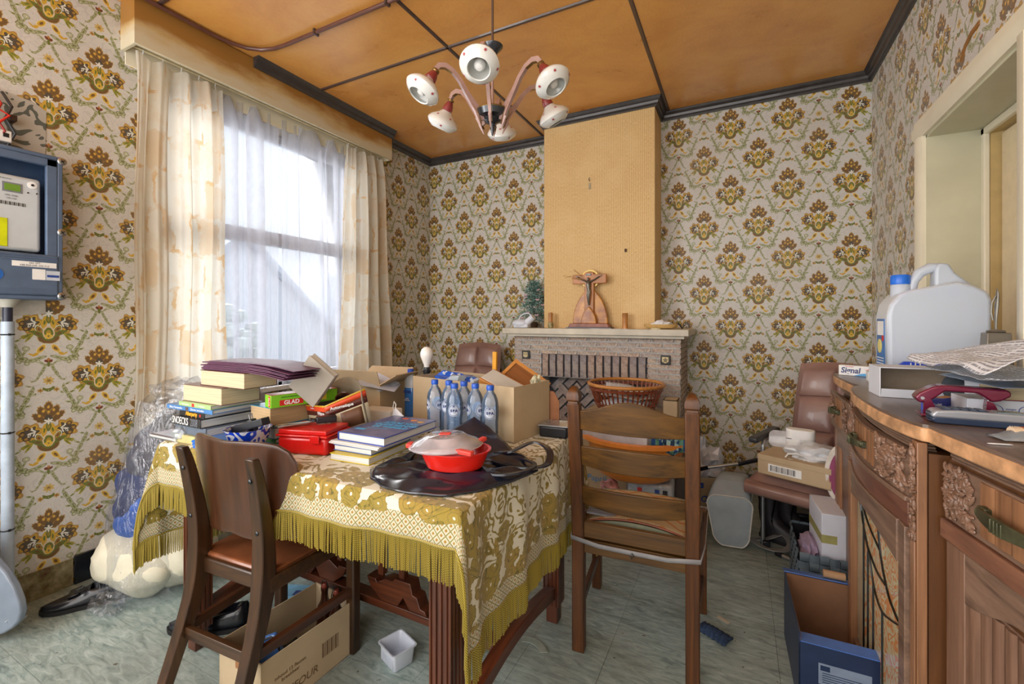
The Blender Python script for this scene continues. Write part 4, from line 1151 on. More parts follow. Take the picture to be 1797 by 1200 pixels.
t = book('long blue book with pale spine lettering in the left pile', .295, .20, .017, cov('sky_blue_cover', (70, 126, 186)), PGW, (-1.873, 1.055, .8989), .02)
text('Nicci Fernandes', .012, (-.085, -.1006, .0085), (PI/2, 0, 0), M['white'], t, sx=1.1); text('Zomer avonden', .012, (.055, -.1006, .0085), (PI/2, 0, 0), M['white'], t, sx=1.1)
MB().bc(-.012, -.1003, .0085, .018, .0008, .013).build('cover_photo', plain('photo_brown', (90, 70, 66), .5), t)
t = book('pale green book with red label in the left pile', .215, .19, .016, cov('pale_green_cover', (164, 196, 132)), PGW, (-1.833, 1.05, .9162), -.01)
text('Heb ijsmeer', .010, (-.06, -.0956, .008), (PI/2, 0, 0), M['white'], t); text('Koldewijn', .010, (.05, -.0956, .008), (PI/2, 0, 0), M['white'], t)
MB().bc(-.008, -.0953, .008, .016, .0008, .012).build('red_label', M['redprint'], t)
GRC = cov('maroon_cover', (96, 54, 52)); 
t = book('massive yellowed book, lower of two thick blocks in left pile', .255, .15, .064, GRC, PGY, (-1.817, 1.045, .9324), 0, ct=.002); t.rotation_euler.z = PI; t.location.y = 1.045
t = book('massive yellowed book, upper of two thick blocks in left pile', .275, .13, .058, GRC, PGY, (-1.724, 1.055, .9966), 0, ct=.002); t.rotation_euler.z = PI
# purple folders fanned on top
PUR = plain('purple_card', (92, 52, 78), .45, var=.12)
for k in range(7):
    t = thing('document_folder', ['topmost purple folder of the fanned stack on the thick books', 'purple folder second from the top of the fanned stack', 'purple folder third from the top of the fanned stack', 'middle purple folder of the fanned stack', 'purple folder third from the bottom of the fanned stack', 'purple folder second from the bottom of the fanned stack', 'bottom purple folder resting on the thick book block'][6-k], 'folder', (-1.63+.004*k*(-1)**k, 1.075+.003*k, 1.056+.0048*k), .02+.012*((k*5) % 4), 'purple folders on the left pile')
    mb = MB()
    def fo(u, v, k=k):
        a = PI*2*u; rx = .0; 
        return (0, 0, 0)
    mb.prism([(-.235, 0), (.04, 0), (.14, -.006), (.235, -.018), (.235, -.0155), (.14, -.0025), (.04, .0038), (-.232, .0042)][::-1], -.075, .075, 'y')
    mb.build('folded_card', PUR, t, bevel=.0008)
# right pile
t = book('blue and purple book at the bottom of the right pile', .17, .21, .018, cov('indigo_cover', (56, 50, 128)), PGW, (-1.59, 1.17, TT+.002), -.08)
t = book('green covered book low in the right pile', .165, .21, .016, cov('leaf_green_cover', (66, 122, 52)), PGW, (-1.585, 1.165, TT+.0205), -.04)
t = book('blue picture cover book with white pages in the right pile', .16, .20, .042, cov('teal_picture_cover', (60, 100, 120)), PGW, (-1.58, 1.155, TT+.0372), -.05); t.rotation_euler.z += PI
t = book('very thick tan paged book with turquoise cover under the wrap box', .135, .19, .070, cov('turquoise_cover', (44, 128, 160)), PGT, (-1.588, 1.150, TT+.0797), -.08); t.rotation_euler.z += PI
# cling film box
GR = plain('lime_green_carton', (124, 196, 40), .35, var=.04)
t = thing('cling_film_box', 'lime green food wrap box with red label on the right pile', 'box', (-1.482, 1.165, .925), 1.30)
MB().box(-.125, .125, -.0, .058, 0, .046).build('carton', GR, t, bevel=.0015)
t2 = MB().box(-.095, -.010, -.0012, 0, .006, .026).build('red_label', M['redprint'], t)
text('GLAD', .021, (-.052, -.0017, .0155), (PI/2, 0, 0), M['white'], t, bold=.0006)
MB().box(-.1262, -.125, .006, .022, .004, .042).build('red_label', M['redprint'], t)
text('GLAD', .012, (-.1265, .014, .023), (PI/2, PI/2, -PI/2), M['white'], t)
text('verse producten', .008, (-.06, -.0006, .037), (PI/2, 0, 0), plain('dark_green_print', (30, 80, 30), .5), t, sx=1.1)
MB().box(.045, .08, -.0012, 0, .008, .038).build('yellow_square', plain('yellow_label', (232, 212, 70), .5), t)
MB().box(-.125, .125, .0, .058, .046, .0475).build('lid', plain('reddish_lid', (170, 84, 60), .4), t)
# blue booklets near the chair back
for k in range(3):
    t = thing('booklet', ['lowest glossy blue booklet behind the chair back', 'middle glossy blue booklet behind the chair back', 'top glossy blue booklet behind the chair back'][k], 'booklet', (-1.70+.005*k, .985-.002*k, TT+.003+.013*k), .10+.06*k, 'blue booklets beside the bowl')
    MB().prism([(-.085, 0), (.085, 0), (.086, .004), (.084, .012), (-.085, .010), (-.089, .005)], -.055, .055, 'y').build('booklet', cov('bright_blue_gloss', (40, 110, 200), .12), t, bevel=.002)
    if k == 2:
        MB().bc(.058, -.0555, .006, .016, .001, .010).build('red_emblem', M['redprint'], t)
# spiral notebook overhanging the left edge
t = thing('spiral_notebook', 'white spiral notebook overhanging the left table corner', 'notebook', (-2.025, .99, TT+.003), .02)
MB().box(-.09, .09, -.05, .06, 0, .010).build('pages', PGW, t)
MB().box(-.092, .092, -.052, .062, .010, .0112).build('cover', cov('pale_blue_cover', (196, 206, 226)), t)
mb = MB()
for k in range(26):
    x = -.085+k*.0068
    mb.tube([(x, -.048+.008*math.cos(a), .0055+.008*math.sin(a)) for a in [i*2*PI/8 for i in range(9)]], .0009, 4)
mb.build('wire_spiral', M['metal'], t)
t = crumple('crumpled_bag', 'small crumpled clear and yellow plastic bag by the left pile', 'plastic bag', (-1.93, .965, TT+.012), (.035, .03, .03), clear('clear_film', alpha=.4), 9)
# blue and white bowl with razor and plug
t = thing('ceramic_bowl', 'blue and white leaf patterned bowl holding black gadgets', 'bowl', (-1.525, .968, TT+.002))
BM = NT('blue_leaf_glaze'); n = BM.noise(BM.coord(), 17, 0, .3, 1.6)
iso = BM.math('ABSOLUTE', BM.math('SUBTRACT', BM.math('FRACT', BM.math('MULTIPLY', n, 3.0)), .5))
BM.base(BM.mix(BM.math('GREATER_THAN', iso, .24), C(208, 212, 224), C(24, 62, 190))); BM.rough(.15); BM.b.inputs['Coat Weight'].default_value = .6
MB().lathe([(.028, 0), (.030, .006), (.045, .025), (.062, .055), (.073, .092), (.0755, .096), (.072, .096), (.058, .06), (.04, .03), (.02, .014)], 40).build('bowl', BM.m, t)
t = thing('charger', 'black charger block lying across the patterned bowl', 'charger', (-1.520, .975, TT+.10), 0, None, (0, -.28, .15))
MB().box(-.075, .07, -.018, .018, -.008, .018).build('body', M['blackplastic'], t, bevel=.003)
t = thing('power_plug', 'black two-pin plug standing up in the patterned bowl', 'plug', (-1.545, 1.0, TT+.075), 0, None, (.1, -.15, .3))
MB().box(-.012, .012, -.012, .012, 0, .045).build('body', M['blackplastic'], t, bevel=.004)
MB().tube([(0, -.006, .045), (0, -.006, .064)], .0022, 8).build('pin', M['metal'], t); MB().tube([(0, .007, .045), (0, .007, .064)], .0022, 8).build('pin', M['metal'], t)

# red lunch box
RED = plain('red_plastic', (200, 24, 20), .3, var=.05, coat=.2)
t = thing('lunch_box', 'red plastic lunch box in front of the book piles', 'box', (-1.378, 1.119, TT+.002), .275)
MB().box(-.096, .096, -.072, .072, 0, .062).build('base', RED, t, bevel=.012, seg=3)
MB().box(-.101, .101, -.077, .077, .062, .070).box(-.094, .094, -.07, .07, .070, .086).build('lid', RED, t, bevel=.004, seg=3)
MB().box(.04, .075, -.084, -.077, .045, .072).build('clip', RED, t, bevel=.002)
# can opener lying on it
t = thing('can_opener', 'chrome folding can opener with black grip on the red lunch box', 'can opener', (-1.42, 1.09, TT+.0945), .95)
MB().tube([(-.07, -.012, 0), (-.078, 0, 0), (-.07, .012, 0), (.03, .008, .004), (.05, 0, .006), (.03, -.008, .004), (-.07, -.012, 0)], .004, 8).build('handle_loop', M['metal'], t)
MB().box(-.06, .03, -.004, .004, -.003, .004).build('blade', M['metal'], t, bevel=.001)
MB().tube([(-.085, -.018, -.001), (-.092, 0, -.001), (-.085, .018, -.001), (.0, .016, .0)], .003, 8).build('grip_frame', M['blackplastic'], t)
MB().lathe([(.006, -.004), (.012, -.003), (.012, .006), (.006, .008)], 16).build('wheel', M['darkmetal'], t, loc=(.05, 0, .008))
MB().box(.055, .125, -.016, .016, -.002, .022).build('grip', M['blackplastic'], t, bevel=.004)

# coffee filter carton with brown filter cone
OC = {}
def filter_box():
    t = thing('coffee_filter_box', 'open orange and brown coffee filter carton tilted on the books', 'box', (-1.40, 1.275, TT+.048), 0, None, (.20, -.06, -.12))
    OR = plain('orange_red_band', (222, 78, 40), .4); YL = plain('yellow_band', (220, 176, 60), .4); BN = plain('brown_band', (92, 44, 34), .4); CRM = plain('cream_carton_print', (220, 206, 172), .45)
    GY = plain('grey_card_inside', (146, 136, 118), .85)
    # walls: front (-y), right (+x), left, back curved up
    MB().box(-.10, .02, -.075, -.072, 0, .115).build('front_wall', CRM, t)
    MB().box(-.10, .02, -.0765, -.075, .092, .110).build('orange_band', OR, t); MB().box(-.10, .02, -.0765, -.075, .110, .116).build('yellow_band', YL, t); MB().box(-.10, .02, -.0765, -.075, .074, .092).build('brown_band', BN, t)
    MB().box(-.09, -.045, -.0768, -.075, .0, .062).build('brown_print', BN, t)
    mb = MB()
    def side(u, v):
        x = .02+.085*u; y = -.0735+.10*u+.03*u*u
        return (x, y, .115*v*(1+.25*u))
    MB().grid(10, 1, side).build('side_wall', CRM, t, solid=.002)
    for (a, b_, m_, n_) in ((.80, .95, OR, 'orange_band'), (.95, 1.0, YL, 'yellow_band'), (.62, .80, BN, 'brown_band')):
        MB().grid(10, 1, lambda u, v: Vector(side(u, a+(b_-a)*v))+Vector((.0014, -.0014, 0))).build(n_, m_, t, solid=.001)
    MB().grid(6, 1, lambda u, v: Vector(side(.35+.5*u, .08+.5*v))+Vector((.0014, -.0014, 0))).build('filter_picture', plain('brown_filter_picture', (110, 74, 52), .5), t, solid=.0008)
    MB().box(-.10, -.097, -.075, .06, 0, .115).build('side_wall', GY, t)
    def back(u, v):
        a = PI*(.0+1.0*u); x = .0+.105*math.cos(PI-a)*1.0; y = .03+.035*math.sin(a)
        return (x, y, v*(.115+.07*math.sin(PI*u)**.7))
    MB().grid(18, 4, back).build('back_wall', GY, t, solid=.002)
    MB().box(-.10, .10, -.07, .03, 0, .002).build('base', GY, t)
    text('Filtre', .020, (-.008, -.0772, .083), (PI/2, 0, 0), M['white'], t, bold=.0004)
    text('1x4', .018, (.006, -.0772, .062), (PI/2, 0, 0), BN, t)
    EM = MB().lathe([(.0, 0), (.011, 0), (.011, .001)], 16).build('red_emblem', M['redprint'], t, loc=(-.055, -.0768, .103), rot=(PI/2, 0, 0))
    text('Melitta', .008, (-.055, -.0785, .103), (PI/2, 0, 0), M['white'], t)
    text('Automatique', .016, (.064, -.0315, .100), (PI/2, 0, .90), M['white'], t, bold=.0004)
    return t
filter_box()
t = thing('filter_cone', 'brown plastic coffee filter holder inside the filter carton', 'coffee filter holder', (-1.395, 1.275, TT+.125), 0, None, (.5, .28, .1))
BP = plain('brown_smoked_plastic', (84, 46, 32), .15, coat=.6)
MB().lathe([(.024, .052), (.028, .056), (.040, .018), (.030, .012), (.062, .006), (.066, .004), (.062, .0), (.030, .004), (.022, -.025)], 28, cap=False).build('cone', BP, t, solid=.0015)
MB().tube([(.03, 0, .04), (.055, 0, .045), (.066, 0, .02), (.06, 0, .005)], .003, 8).build('handle', BP, t)
# open grey book leaning over it
t = thing('leaning_book', 'grey backed hardback book leaning open against the filter carton', 'book', (-1.425, 1.155, 1.020), 0, None, (.25, .70, .42))
MB().box(-.062, .062, -.016, -.013, -.082, .082).build('cover', plain('grey_board', (150, 142, 130), .75, var=.04), t, bevel=.001)
MB().box(-.062, .062, .010, .013, -.082, .082).build('cover', plain('grey_board_back', (150, 142, 130), .75, var=.04), t, bevel=.001)
mb = MB(); mb.box(-.058, .058, -.013, .010, -.078, .080)
mb.build('pages', PGW, t)
# open carton behind with torn flaps, papers in it
KR = M['kraft']
def carton(name, label, loc, rz, L, W, H, th=.004, flaps=(), mat=None, cat='box', group=None):
    t = thing(name, label, cat, loc, rz, group); mt = mat or KR
    MB().box(-L/2, L/2, -W/2, -W/2+th, 0, H).build('front_wall', mt, t); MB().box(-L/2, L/2, W/2-th, W/2, 0, H).build('back_wall', mt, t)
    MB().box(-L/2, -L/2+th, -W/2+th, W/2-th, 0, H).build('end_wall', mt, t); MB().box(L/2-th, L/2, -W/2+th, W/2-th, 0, H).build('end_wall', mt, t)
    MB().box(-L/2, L/2, -W/2, W/2, 0, th).build('base', mt, t)
    for (side, ln, ang) in flaps:
        mb = MB()
        if side in 'fb':
            s = -1 if side == 'f' else 1
            mb.box(-L/2+.002, L/2-.002, 0, ln, 0, th); o = mb.build('flap', mt, t, loc=(0, s*(W/2-th), H), rot=(ang if s > 0 else 0, 0, 0) if s > 0 else (ang, 0, PI))
        else:
            s = -1 if side == 'l' else 1
            mb.box(0, ln, -W/2+.002, W/2-.002, 0, th); mb_o = mb.build('flap', mt, t, loc=(s*(L/2-th), 0, H), rot=(0, -ang, 0) if s > 0 else (0, -ang, PI))
    return t
carton('cardboard_box', 'open cardboard box with raised flaps under the window curtain', (-1.60, 1.62, TT+.002), .12, .26, .20, .17, flaps=(('b', .10, .55), ('f', .07, 1.2), ('r', .10, .5)))
for k, (x, y, z, r_) in enumerate(((-1.49, 1.56, .948, .5), (-1.53, 1.60, .952, -.2))):
    t = thing('envelope', ['bluish envelope sticking out of the box under the curtain', 'second paper envelope lying across the box under the curtain'][k], 'envelope', (x, y, z), 0, 'envelopes on the box', (.15+.1*k, .2, r_))
    MB().box(-.09, .09, -.055, .055, 0, .003).build('envelope', cov('pale_blue_paper', (186, 192, 210), .7), t)
    MB().prism([(-.09, .055), (.09, .055), (0, -.01)], .003, .0038, 'z').build('flap', cov('pale_blue_paper', (186, 192, 210), .7), t)
# white mask and small box
t = thing('face_mask', 'white face mask with ear loop standing behind the big blue book', 'mask', (-1.245, 1.43, TT+.003), -.35)
def fm(u, v):
    a = (u-.5)*2.2; r_ = .055*(1-.35*v)
    return (r_*math.sin(a)*1.3, -r_*math.cos(a)*.6, .11*v*(1-.25*abs(u-.5)*2))
MB().grid(16, 8, fm).build('mask', plain('white_nonwoven', (218, 220, 228), .8), t, solid=.0015)
MB().tube([(-.05, 0, .06), (-.065, .0, .10), (-.055, 0, .125), (-.04, .0, .115), (-.035, -.01, .07)], .0022, 6).build('ear_loop', M['white'], t)
t = thing('document_box', 'white document box lying behind the filter carton', 'box', (-1.40, 1.50, TT+.003), .1)
MB().box(-.10, .06, -.04, .05, 0, .075).build('box', M['paper'], t, bevel=.002)
t = thing('white_charger', 'small white plug adapter beside the filter carton', 'adapter', (-1.215, 1.30, TT+.003), .5)
MB().box(-.02, .02, -.014, .014, 0, .05).build('body', M['white'], t, bevel=.004)
MB().tube([(0, 0, .05), (.01, .01, .075), (.03, .0, .06), (.035, 0, .01)], .0018, 6).build('cable', M['greyprint'], t)
# cleaner bottle
t = thing('cleaner_bottle', 'bottle of blue cleaning fluid with blue cap beside the lamp', 'bottle', (-1.435, 1.72, TT+.002))
BLU = plain('blue_liquid_plastic', (54, 120, 196), .15, coat=.5)
MB().lathe([(.028, 0), (.032, .005), (.032, .135), (.031, .14)], 24, sy=.75).build('label_and_fluid', BLU, t)
MB().lathe([(.031, .14), (.031, .17), (.026, .19), (.014, .205), (.013, .212)], 24, sy=.75).build('bottle', plain('translucent_white', (206, 210, 214), .3), t)
MB().lathe([(.015, .210), (.015, .228), (.013, .230)], 18).build('cap', plain('deep_blue_cap', (30, 70, 170), .35), t)
MB().box(-.02, .02, -.0255, -.0235, .115, .128).build('dark_label', M['blueprint'], t)
text('GLAS\nREINIGER', .008, (0, -.0262, .085), (PI/2, 0, 0), M['white'], t)
# lamp base with bare bulb
t = thing('table_lamp', 'black tapering lamp base with a bare white bulb', 'lamp', (-1.36, 1.75, TT+.002))
MB().prism([(-.035, -.035), (.035, -.035), (.035, .035), (-.035, .035)], 0, .001).build('felt', M['black'], t)
mb = MB(); q0 = [mb.vv((x*.034, y*.034, 0)) for x, y in ((-1, -1), (1, -1), (1, 1), (-1, 1))]; q1 = [mb.vv((x*.015, y*.015, .185)) for x, y in ((-1, -1), (1, -1), (1, 1), (-1, 1))]
mb.ff(q0[::-1]); mb.ff(q1)
for i in range(4): j = (i+1) % 4; mb.ff([q0[i], q0[j], q1[j], q1[i]])
mb.build('base', plain('navy_black_lacquer', (24, 30, 46), .2, coat=.5), t, bevel=.003)
MB().lathe([(.014, .185), (.017, .19), (.016, .215), (.021, .218), (.021, .225), (.016, .228), (.014, .24)], 18).build('socket', M['blackplastic'], t)
MB().lathe([(.012, .238), (.014, .25), (.022, .27), (.030, .292), (.031, .308), (.025, .326), (.012, .337), (.0, .339)], 24, cap=False).build('bulb', BULB, t)

# ---- centre stack
t = book('yellow edged book at the bottom of the centre stack', .165, .20, .024, cov('yellow_cover', (206, 182, 20)), PGW, (-1.155, 1.165, TT+.002), .08); t.rotation_euler.z += PI
t = book('white paged book with blue edge, second of the centre stack', .165, .21, .020, cov('mid_blue_cover', (60, 90, 160)), PGW, (-1.165, 1.195, TT+.0265), .05); t.rotation_euler.z += PI
t = thing('magazine', 'white magazine under the big blue book', 'magazine', (-1.155, 1.235, TT+.047), .02)
MB().box(-.115, .105, -.145, .14, 0, .006).box(-.11, .108, -.142, .142, .006, .010).build('pages', PGW, t)
t = thing('atlas_book', 'big dark blue hardback with light blue title on the centre stack', 'book', (-1.140, 1.25, TT+.0575), .02)
ACV = NT('dusty_navy_cover'); n = ACV.noise(ACV.coord(), 7, 4); ACV.base(ACV.ramp(n, [(.35, C(60, 74, 128)), (.7, C(112, 112, 150))]).outputs[0]); ACV.rough(.35); ACV.b.inputs['Coat Weight'].default_value = .3
EDG = cov('royal_blue_edge', (34, 66, 160))
MB().box(-.104, .104, -.145, .145, 0, .003).box(-.104, .104, -.145, .145, .026, .0285).box(-.104, -.101, -.145, .145, .003, .026).build('cover', EDG, t, bevel=.001)
MB().box(-.102, .102, -.143, .143, .0285, .0290).build('jacket', ACV.m, t)
MB().box(-.101, .100, -.141, .141, .003, .026).build('pages', PGW, t)
LB = plain('light_blue_print', (70, 160, 210), .4)
for k, s in enumerate(('ATLAS VAN', 'OUDE KENNIS', 'DE WERELD')):
    text(s, .030, (.018, .045-.032*k, .0292), (0, 0, .10), LB, t, bold=.0012, sx=.9)
text('grote editie van ons land', .008, (-.01, -.052, .0292), (0, 0, .1), LB, t)
MB().box(-.085, -.04, -.088, -.070, .0290, .0294).build('blue_badge', LB, t)
for k, (x, c_) in enumerate(((-.02, (210, 90, 50)), (.03, (216, 130, 60)), (.07, (200, 160, 80)))):
    MB().lathe([(0, 0), (.014, 0), (.014, .0006)], 16, sy=.7).build('round_sticker', plain('sticker_%s' % 'abc'[k], c_, .5), t, loc=(x, .115-.012*k, .0290))

# ================================================================ BAG, DISH, BOTTLES, CARTON
LE = NT('black_navy_leather'); n = LE.noise(LE.coord(), 160, 3); n2 = LE.noise(LE.coord(), 5, 3)
LE.base(LE.ramp(n2, [(.4, C(20, 22, 30)), (.7, C(26, 32, 52))]).outputs[0]); LE.rough(.24); LE.b.inputs['Coat Weight'].default_value = .4; LE.b.inputs['Coat Roughness'].default_value = .25; LE.bump(n, .12, .0006)
t = thing('leather_tote', 'black leather shopping bag lying flat under the red dish', 'bag', (-.80, 1.15, TT+.002))
FRT = [(-1.02, 1.035), (-.97, .985), (-.90, .955), (-.83, .943), (-.76, .948), (-.69, .975), (-.63, 1.06), (-.585, 1.16), (-.555, 1.26)]
BCK = [(-1.025, 1.06), (-1.0, 1.17), (-.96, 1.27), (-.92, 1.345), (-.87, 1.40), (-.80, 1.40), (-.71, 1.36), (-.63, 1.335), (-.565, 1.30)]
def interp(L, u):
    k = min(int(u*(len(L)-1)), len(L)-2); f_ = u*(len(L)-1)-k
    f_ = f_*f_*(3-2*f_)*.3+f_*.7
    return Vector(L[k]).lerp(Vector(L[k+1]), f_)
def bagfn(side):
    def fn(u, v):
        p = interp(FRT, u).lerp(interp(BCK, u), v)
        rim = min(u, 1-u, v*1.0, (1-v)*1.0)*8; rim = min(1, max(0, rim))
        th = .010*math.sqrt(rim)
        up = 0
        g = max(0, v-.55)/.45
        up += .11*g*g*max(0, 1-abs((u-.50))/.38)
        wr = .006*noise.noise(Vector((p.x*14, p.y*14, 0)))+.022*abs(noise.noise(Vector((p.x*5+p.y*6+3, p.y*20-p.x*7, 1))))*rim+.010*math.exp(-((p.y-1.0-.35*(p.x+1.0))/.014)**2)*rim
        z = .005+up+(th if side > 0 else -.0035*rim)+(wr if side > 0 else wr*.2)
        return (p.x+.80, p.y-1.15, z)
    return fn
MB().grid(64, 40, bagfn(1)).build('front_panel', LE.m, t)
MB().grid(64, 40, bagfn(-1)).build('back_panel', LE.m, t)
rim_pts = [bagfn(1)(k/60, 0) for k in range(61)]
MB().tube(rim_pts, .0035, 6).build('piped_seam', LE.m, t)
def strap(nm, pts, w_=.011, th=.0028):
    mb = MB(); P_ = [Vector(p) for p in pts]
    # smooth by catmull
    Q = []
    for i in range(len(P_)-1):
        a, b_, c_, d_ = P_[max(i-1, 0)], P_[i], P_[i+1], P_[min(i+2, len(P_)-1)]
        for k in range(6):
            s = k/6; Q.append(.5*((2*b_)+(-a+c_)*s+(2*a-5*b_+4*c_-d_)*s*s+(-a+3*b_-3*c_+d_)*s**3))
    Q.append(P_[-1]); rings = []
    for i, p in enumerate(Q):
        d = (Q[min(i+1, len(Q)-1)]-Q[max(i-1, 0)]).normalized(); s_ = d.cross(Vector((.0, .15, 1))).normalized(); u_ = s_.cross(d)
        rings.append([mb.vv(p+s_*a*w_+u_*b_*th) for a, b_ in ((-1, -1), (1, -1), (1, 1), (-1, 1))])
    for a, c_ in zip(rings, rings[1:]):
        for i in range(4): j = (i+1) % 4; mb.ff([a[i], a[j], c_[j], c_[i]])
    mb.ff(rings[0][::-1]); mb.ff(rings[-1])
    return mb
strap('strap', [(.05, .17, .02), (.13, .14, .04), (.19, .20, .065), (.25, .19, .05), (.27, .12, .025), (.20, .07, .022), (.10, .09, .020)]).build('strap', LE.m, t)
strap('strap', [(.02, .03, .022), (.10, .02, .022), (.17, -.03, .026), (.235, .01, .03), (.245, .09, .03), (.18, .13, .028), (.08, .12, .022)], .007).build('strap', LE.m, t)
strap('strap', [(-.15, -.02, .024), (-.165, .03, .026), (-.13, .06, .026), (-.08, .02, .022), (.0, -.10, .018), (.06, -.14, .02)], .006).build('strap', LE.m, t)
# red oval dish with frosted lid
RD2 = plain('scarlet_plastic', (214, 34, 22), .25, var=.04, coat=.3)
t = thing('oval_dish', 'red oval plastic dish standing on the black bag', 'dish', (-.775, 1.135, TT+.026), .3)
MB().lathe([(.07, 0), (.086, .004), (.098, .030), (.106, .052), (.112, .054), (.112, .057), (.103, .056), (.092, .030), (.080, .008), (.06, .005)], 48, sy=.80).build('dish', RD2, t)
LID = clear('frosted_lid', alpha=.42, col=(222, 214, 222))
t = thing('dish_lid', 'frosted domed lid with red clips resting tilted on the red dish', 'lid', (-.805, 1.13, TT+.090), 0, None, (.05, -.05, .3))
MB().lathe([(.112, 0), (.110, .004), (.095, .012), (.068, .024), (.060, .030), (.0, .032)], 48, sy=.82, cap=False).build('dome', LID, t, solid=.002)
MB().lathe([(.112, -.003), (.116, 0), (.112, .003)], 48, sy=.82, cap=False).build('rim', LID, t)
PNK = plain('coral_clip', (224, 70, 60), .35)
for (x, y, a, l) in ((-.112, -.01, PI/2, .03), (.075, -.075, -.45, .075), (.105, .035, 1.2, .035)):
    MB().box(-l/2, l/2, -.009, .009, -.006, .007).build('clip', PNK, t, bevel=.003, loc=(x, y, .002), rot=(0, 0, a if abs(a) < 3 else 0))
MB().box(-.018, .018, -.010, .010, .0325, .0355).build('vent', PNK, t, bevel=.002)
# water bottles
WB = clear('blue_tinted_pet', tint=(.93, .97, 1), alpha=.22, col=(160, 196, 244))
CAPM = plain('blue_cap', (28, 84, 190), .35)
LBL = clear('white_film_label', alpha=.95, col=(206, 216, 232)); 
RING = plain('navy_print', (24, 46, 110), .4)
def bottle_proto(loc, label, rz):
    t = thing('water_bottle', label, 'bottle', loc, rz, 'small water bottles before the cardboard box')
    pr_ = [(.018, 0), (.028, .002), (.031, .010), (.030, .02)]
    for k in range(5): z = .022+k*.013; pr_ += [(.0312, z), (.0295, z+.006)]
    pr_ += [(.031, .092), (.0315, .10), (.0315, .15), (.031, .158), (.0285, .172), (.022, .188), (.0145, .198), (.0125, .203), (.0125, .212)]
    MB().lathe(pr_, 28, cap=False).build('bottle', WB, t)
    MB().lathe([(.0142, .206), (.0146, .208), (.0146, .222), (.013, .2245), (.0, .2245)], 22, cap=False).build('cap', CAPM, t)
    lb = MB()
    def patch(r0, r1, a0, cz, n=20, R=.0322):
        ids = []
        for k in range(n):
            a = 2*PI*k/n
            ids.append([(R*math.sin(a0+r*math.cos(a)/R), -R*math.cos(a0+r*math.cos(a)/R), cz+r*math.sin(a)) for r in (r0, r1)])
        return ids
    def disc(r, a0, cz, R):
        mb = MB(); c_ = mb.vv((R*math.sin(a0), -R*math.cos(a0), cz)); ids = patch(0, r, a0, cz, 24, R); iv = [mb.vv(q[1]) for q in ids]; mid = [mb.vv(q) for q in [p[1] for p in patch(0, r*.55, a0, cz, 24, R)]]
        for i in range(24): j = (i+1) % 24; mb.ff([c_, mid[i], mid[j]]); mb.ff([mid[i], iv[i], iv[j], mid[j]])
        return mb
    def ring_(r0, r1, a0, cz, R):
        mb = MB(); ids = patch(r0, r1, a0, cz, 28, R); iv = [(mb.vv(q[0]), mb.vv(q[1])) for q in ids]
        for i in range(28): j = (i+1) % 28; mb.ff([iv[i][0], iv[i][1], iv[j][1], iv[j][0]])
        return mb
    for a0 in (0, 2.1, 4.2):
        l_ = disc(.0235, a0, .125, .0320).build('round_label', LBL, t)
        ring_(.0195, .0212, a0, .125, .0326).build('blue_ring', RING, l_)
        # lettering bent round the bottle, one letter at a time
        for ch_, da in (('S', -.30), ('P', 0), ('A', .31)):
            a = a0+da; text(ch_, .0135, (.0330*math.sin(a), -.0330*math.cos(a), .1235), (PI/2, 0, a), RING, l_, bold=.0006, ext=.0001, sx=1.1)
        MB().prism([(-.005, .140), (.005, .140), (0, .146)], -.0001, .0001, 'y').build('blue_peak', RING, l_, loc=(.0328*math.sin(a0), -.0328*math.cos(a0), -.002), rot=(0, 0, a0))
    return t
spots = [(-.985, 1.440, .5, 'front water bottle nearest the big blue book'), (-.838, 1.462, .45, 'rightmost water bottle, its round label facing front'), (-.912, 1.475, -.8, 'water bottle next left of the rightmost one'),
         (-.985, 1.507, .35, 'middle water bottle, label half hidden by front ones'), (-1.052, 1.498, .2, 'back left water bottle right of the leftmost'), (-1.118, 1.492, 1.35, 'leftmost water bottle before the cardboard box')]
pb = bottle_proto((spots[0][0], spots[0][1], TT+.002), spots[0][3], spots[0][2])
for x, y, rz, lb in spots[1:]:
    o = copy_tree(pb); o.location = (x, y, TT+.002); o.rotation_euler.z = rz; o['label'] = lb
# the big cardboard box
cvec = Vector((.55, -.10)).normalized(); crz = math.atan2(cvec.y, cvec.x)
A_ = Vector((-.765, 1.515)); cc = A_-cvec*.29+Vector((-cvec.y, cvec.x))*.125
BIG = carton('cardboard_box', 'big open brown cardboard box behind the water bottles', (cc.x, cc.y, TT+.002), crz, .58, .25, .213)
bx_ = BIG
def inbox(x, y, z): v = Vector((x, y)); v.rotate(Matrix.Rotation(crz, 2)); return (cc.x+v.x, cc.y+v.y, TT+.002+z)
BPB = NT('blue_white_plastic_bag'); n = BPB.noise(BPB.coord(), 9, 3); BPB.base(BPB.ramp(n, [(.47, C(26, 92, 210)), (.52, C(196, 214, 232))], 'CONSTANT').outputs[0]); BPB.rough(.2); BPB.b.inputs['Coat Weight'].default_value = .5
crumple('plastic_bag', 'crumpled blue and white plastic bag in the left of big box', 'plastic bag', inbox(-.15, 0, .10), (.12, .09, .075), BPB.m, 2)
HW = wood('honey_wood', (176, 112, 52), (206, 146, 78), 0, .35); HW2 = wood('brown_wood_panel', (112, 66, 34), (140, 88, 48), 0, .35)
t = thing('wooden_box', 'honey wooden slipcase tilted out of the big box', 'box', inbox(.16, .0, .178), 0, None, (.25, .42, crz+.25))
MB().box(-.11, .07, -.06, .06, -.022, .022).build('case', HW, t, bevel=.002)
MB().box(-.108, .072, -.05, .05, -.006, .024).build('papers', PGW, t)
t = thing('picture_frame', 'brown wooden panel leaning behind the slipcase in the big box', 'frame', inbox(.17, .075, .185), 0, None, (.75, .5, crz+.1))
MB().box(-.10, .10, -.09, .09, -.004, .008).build('panel', HW2, t, bevel=.002)
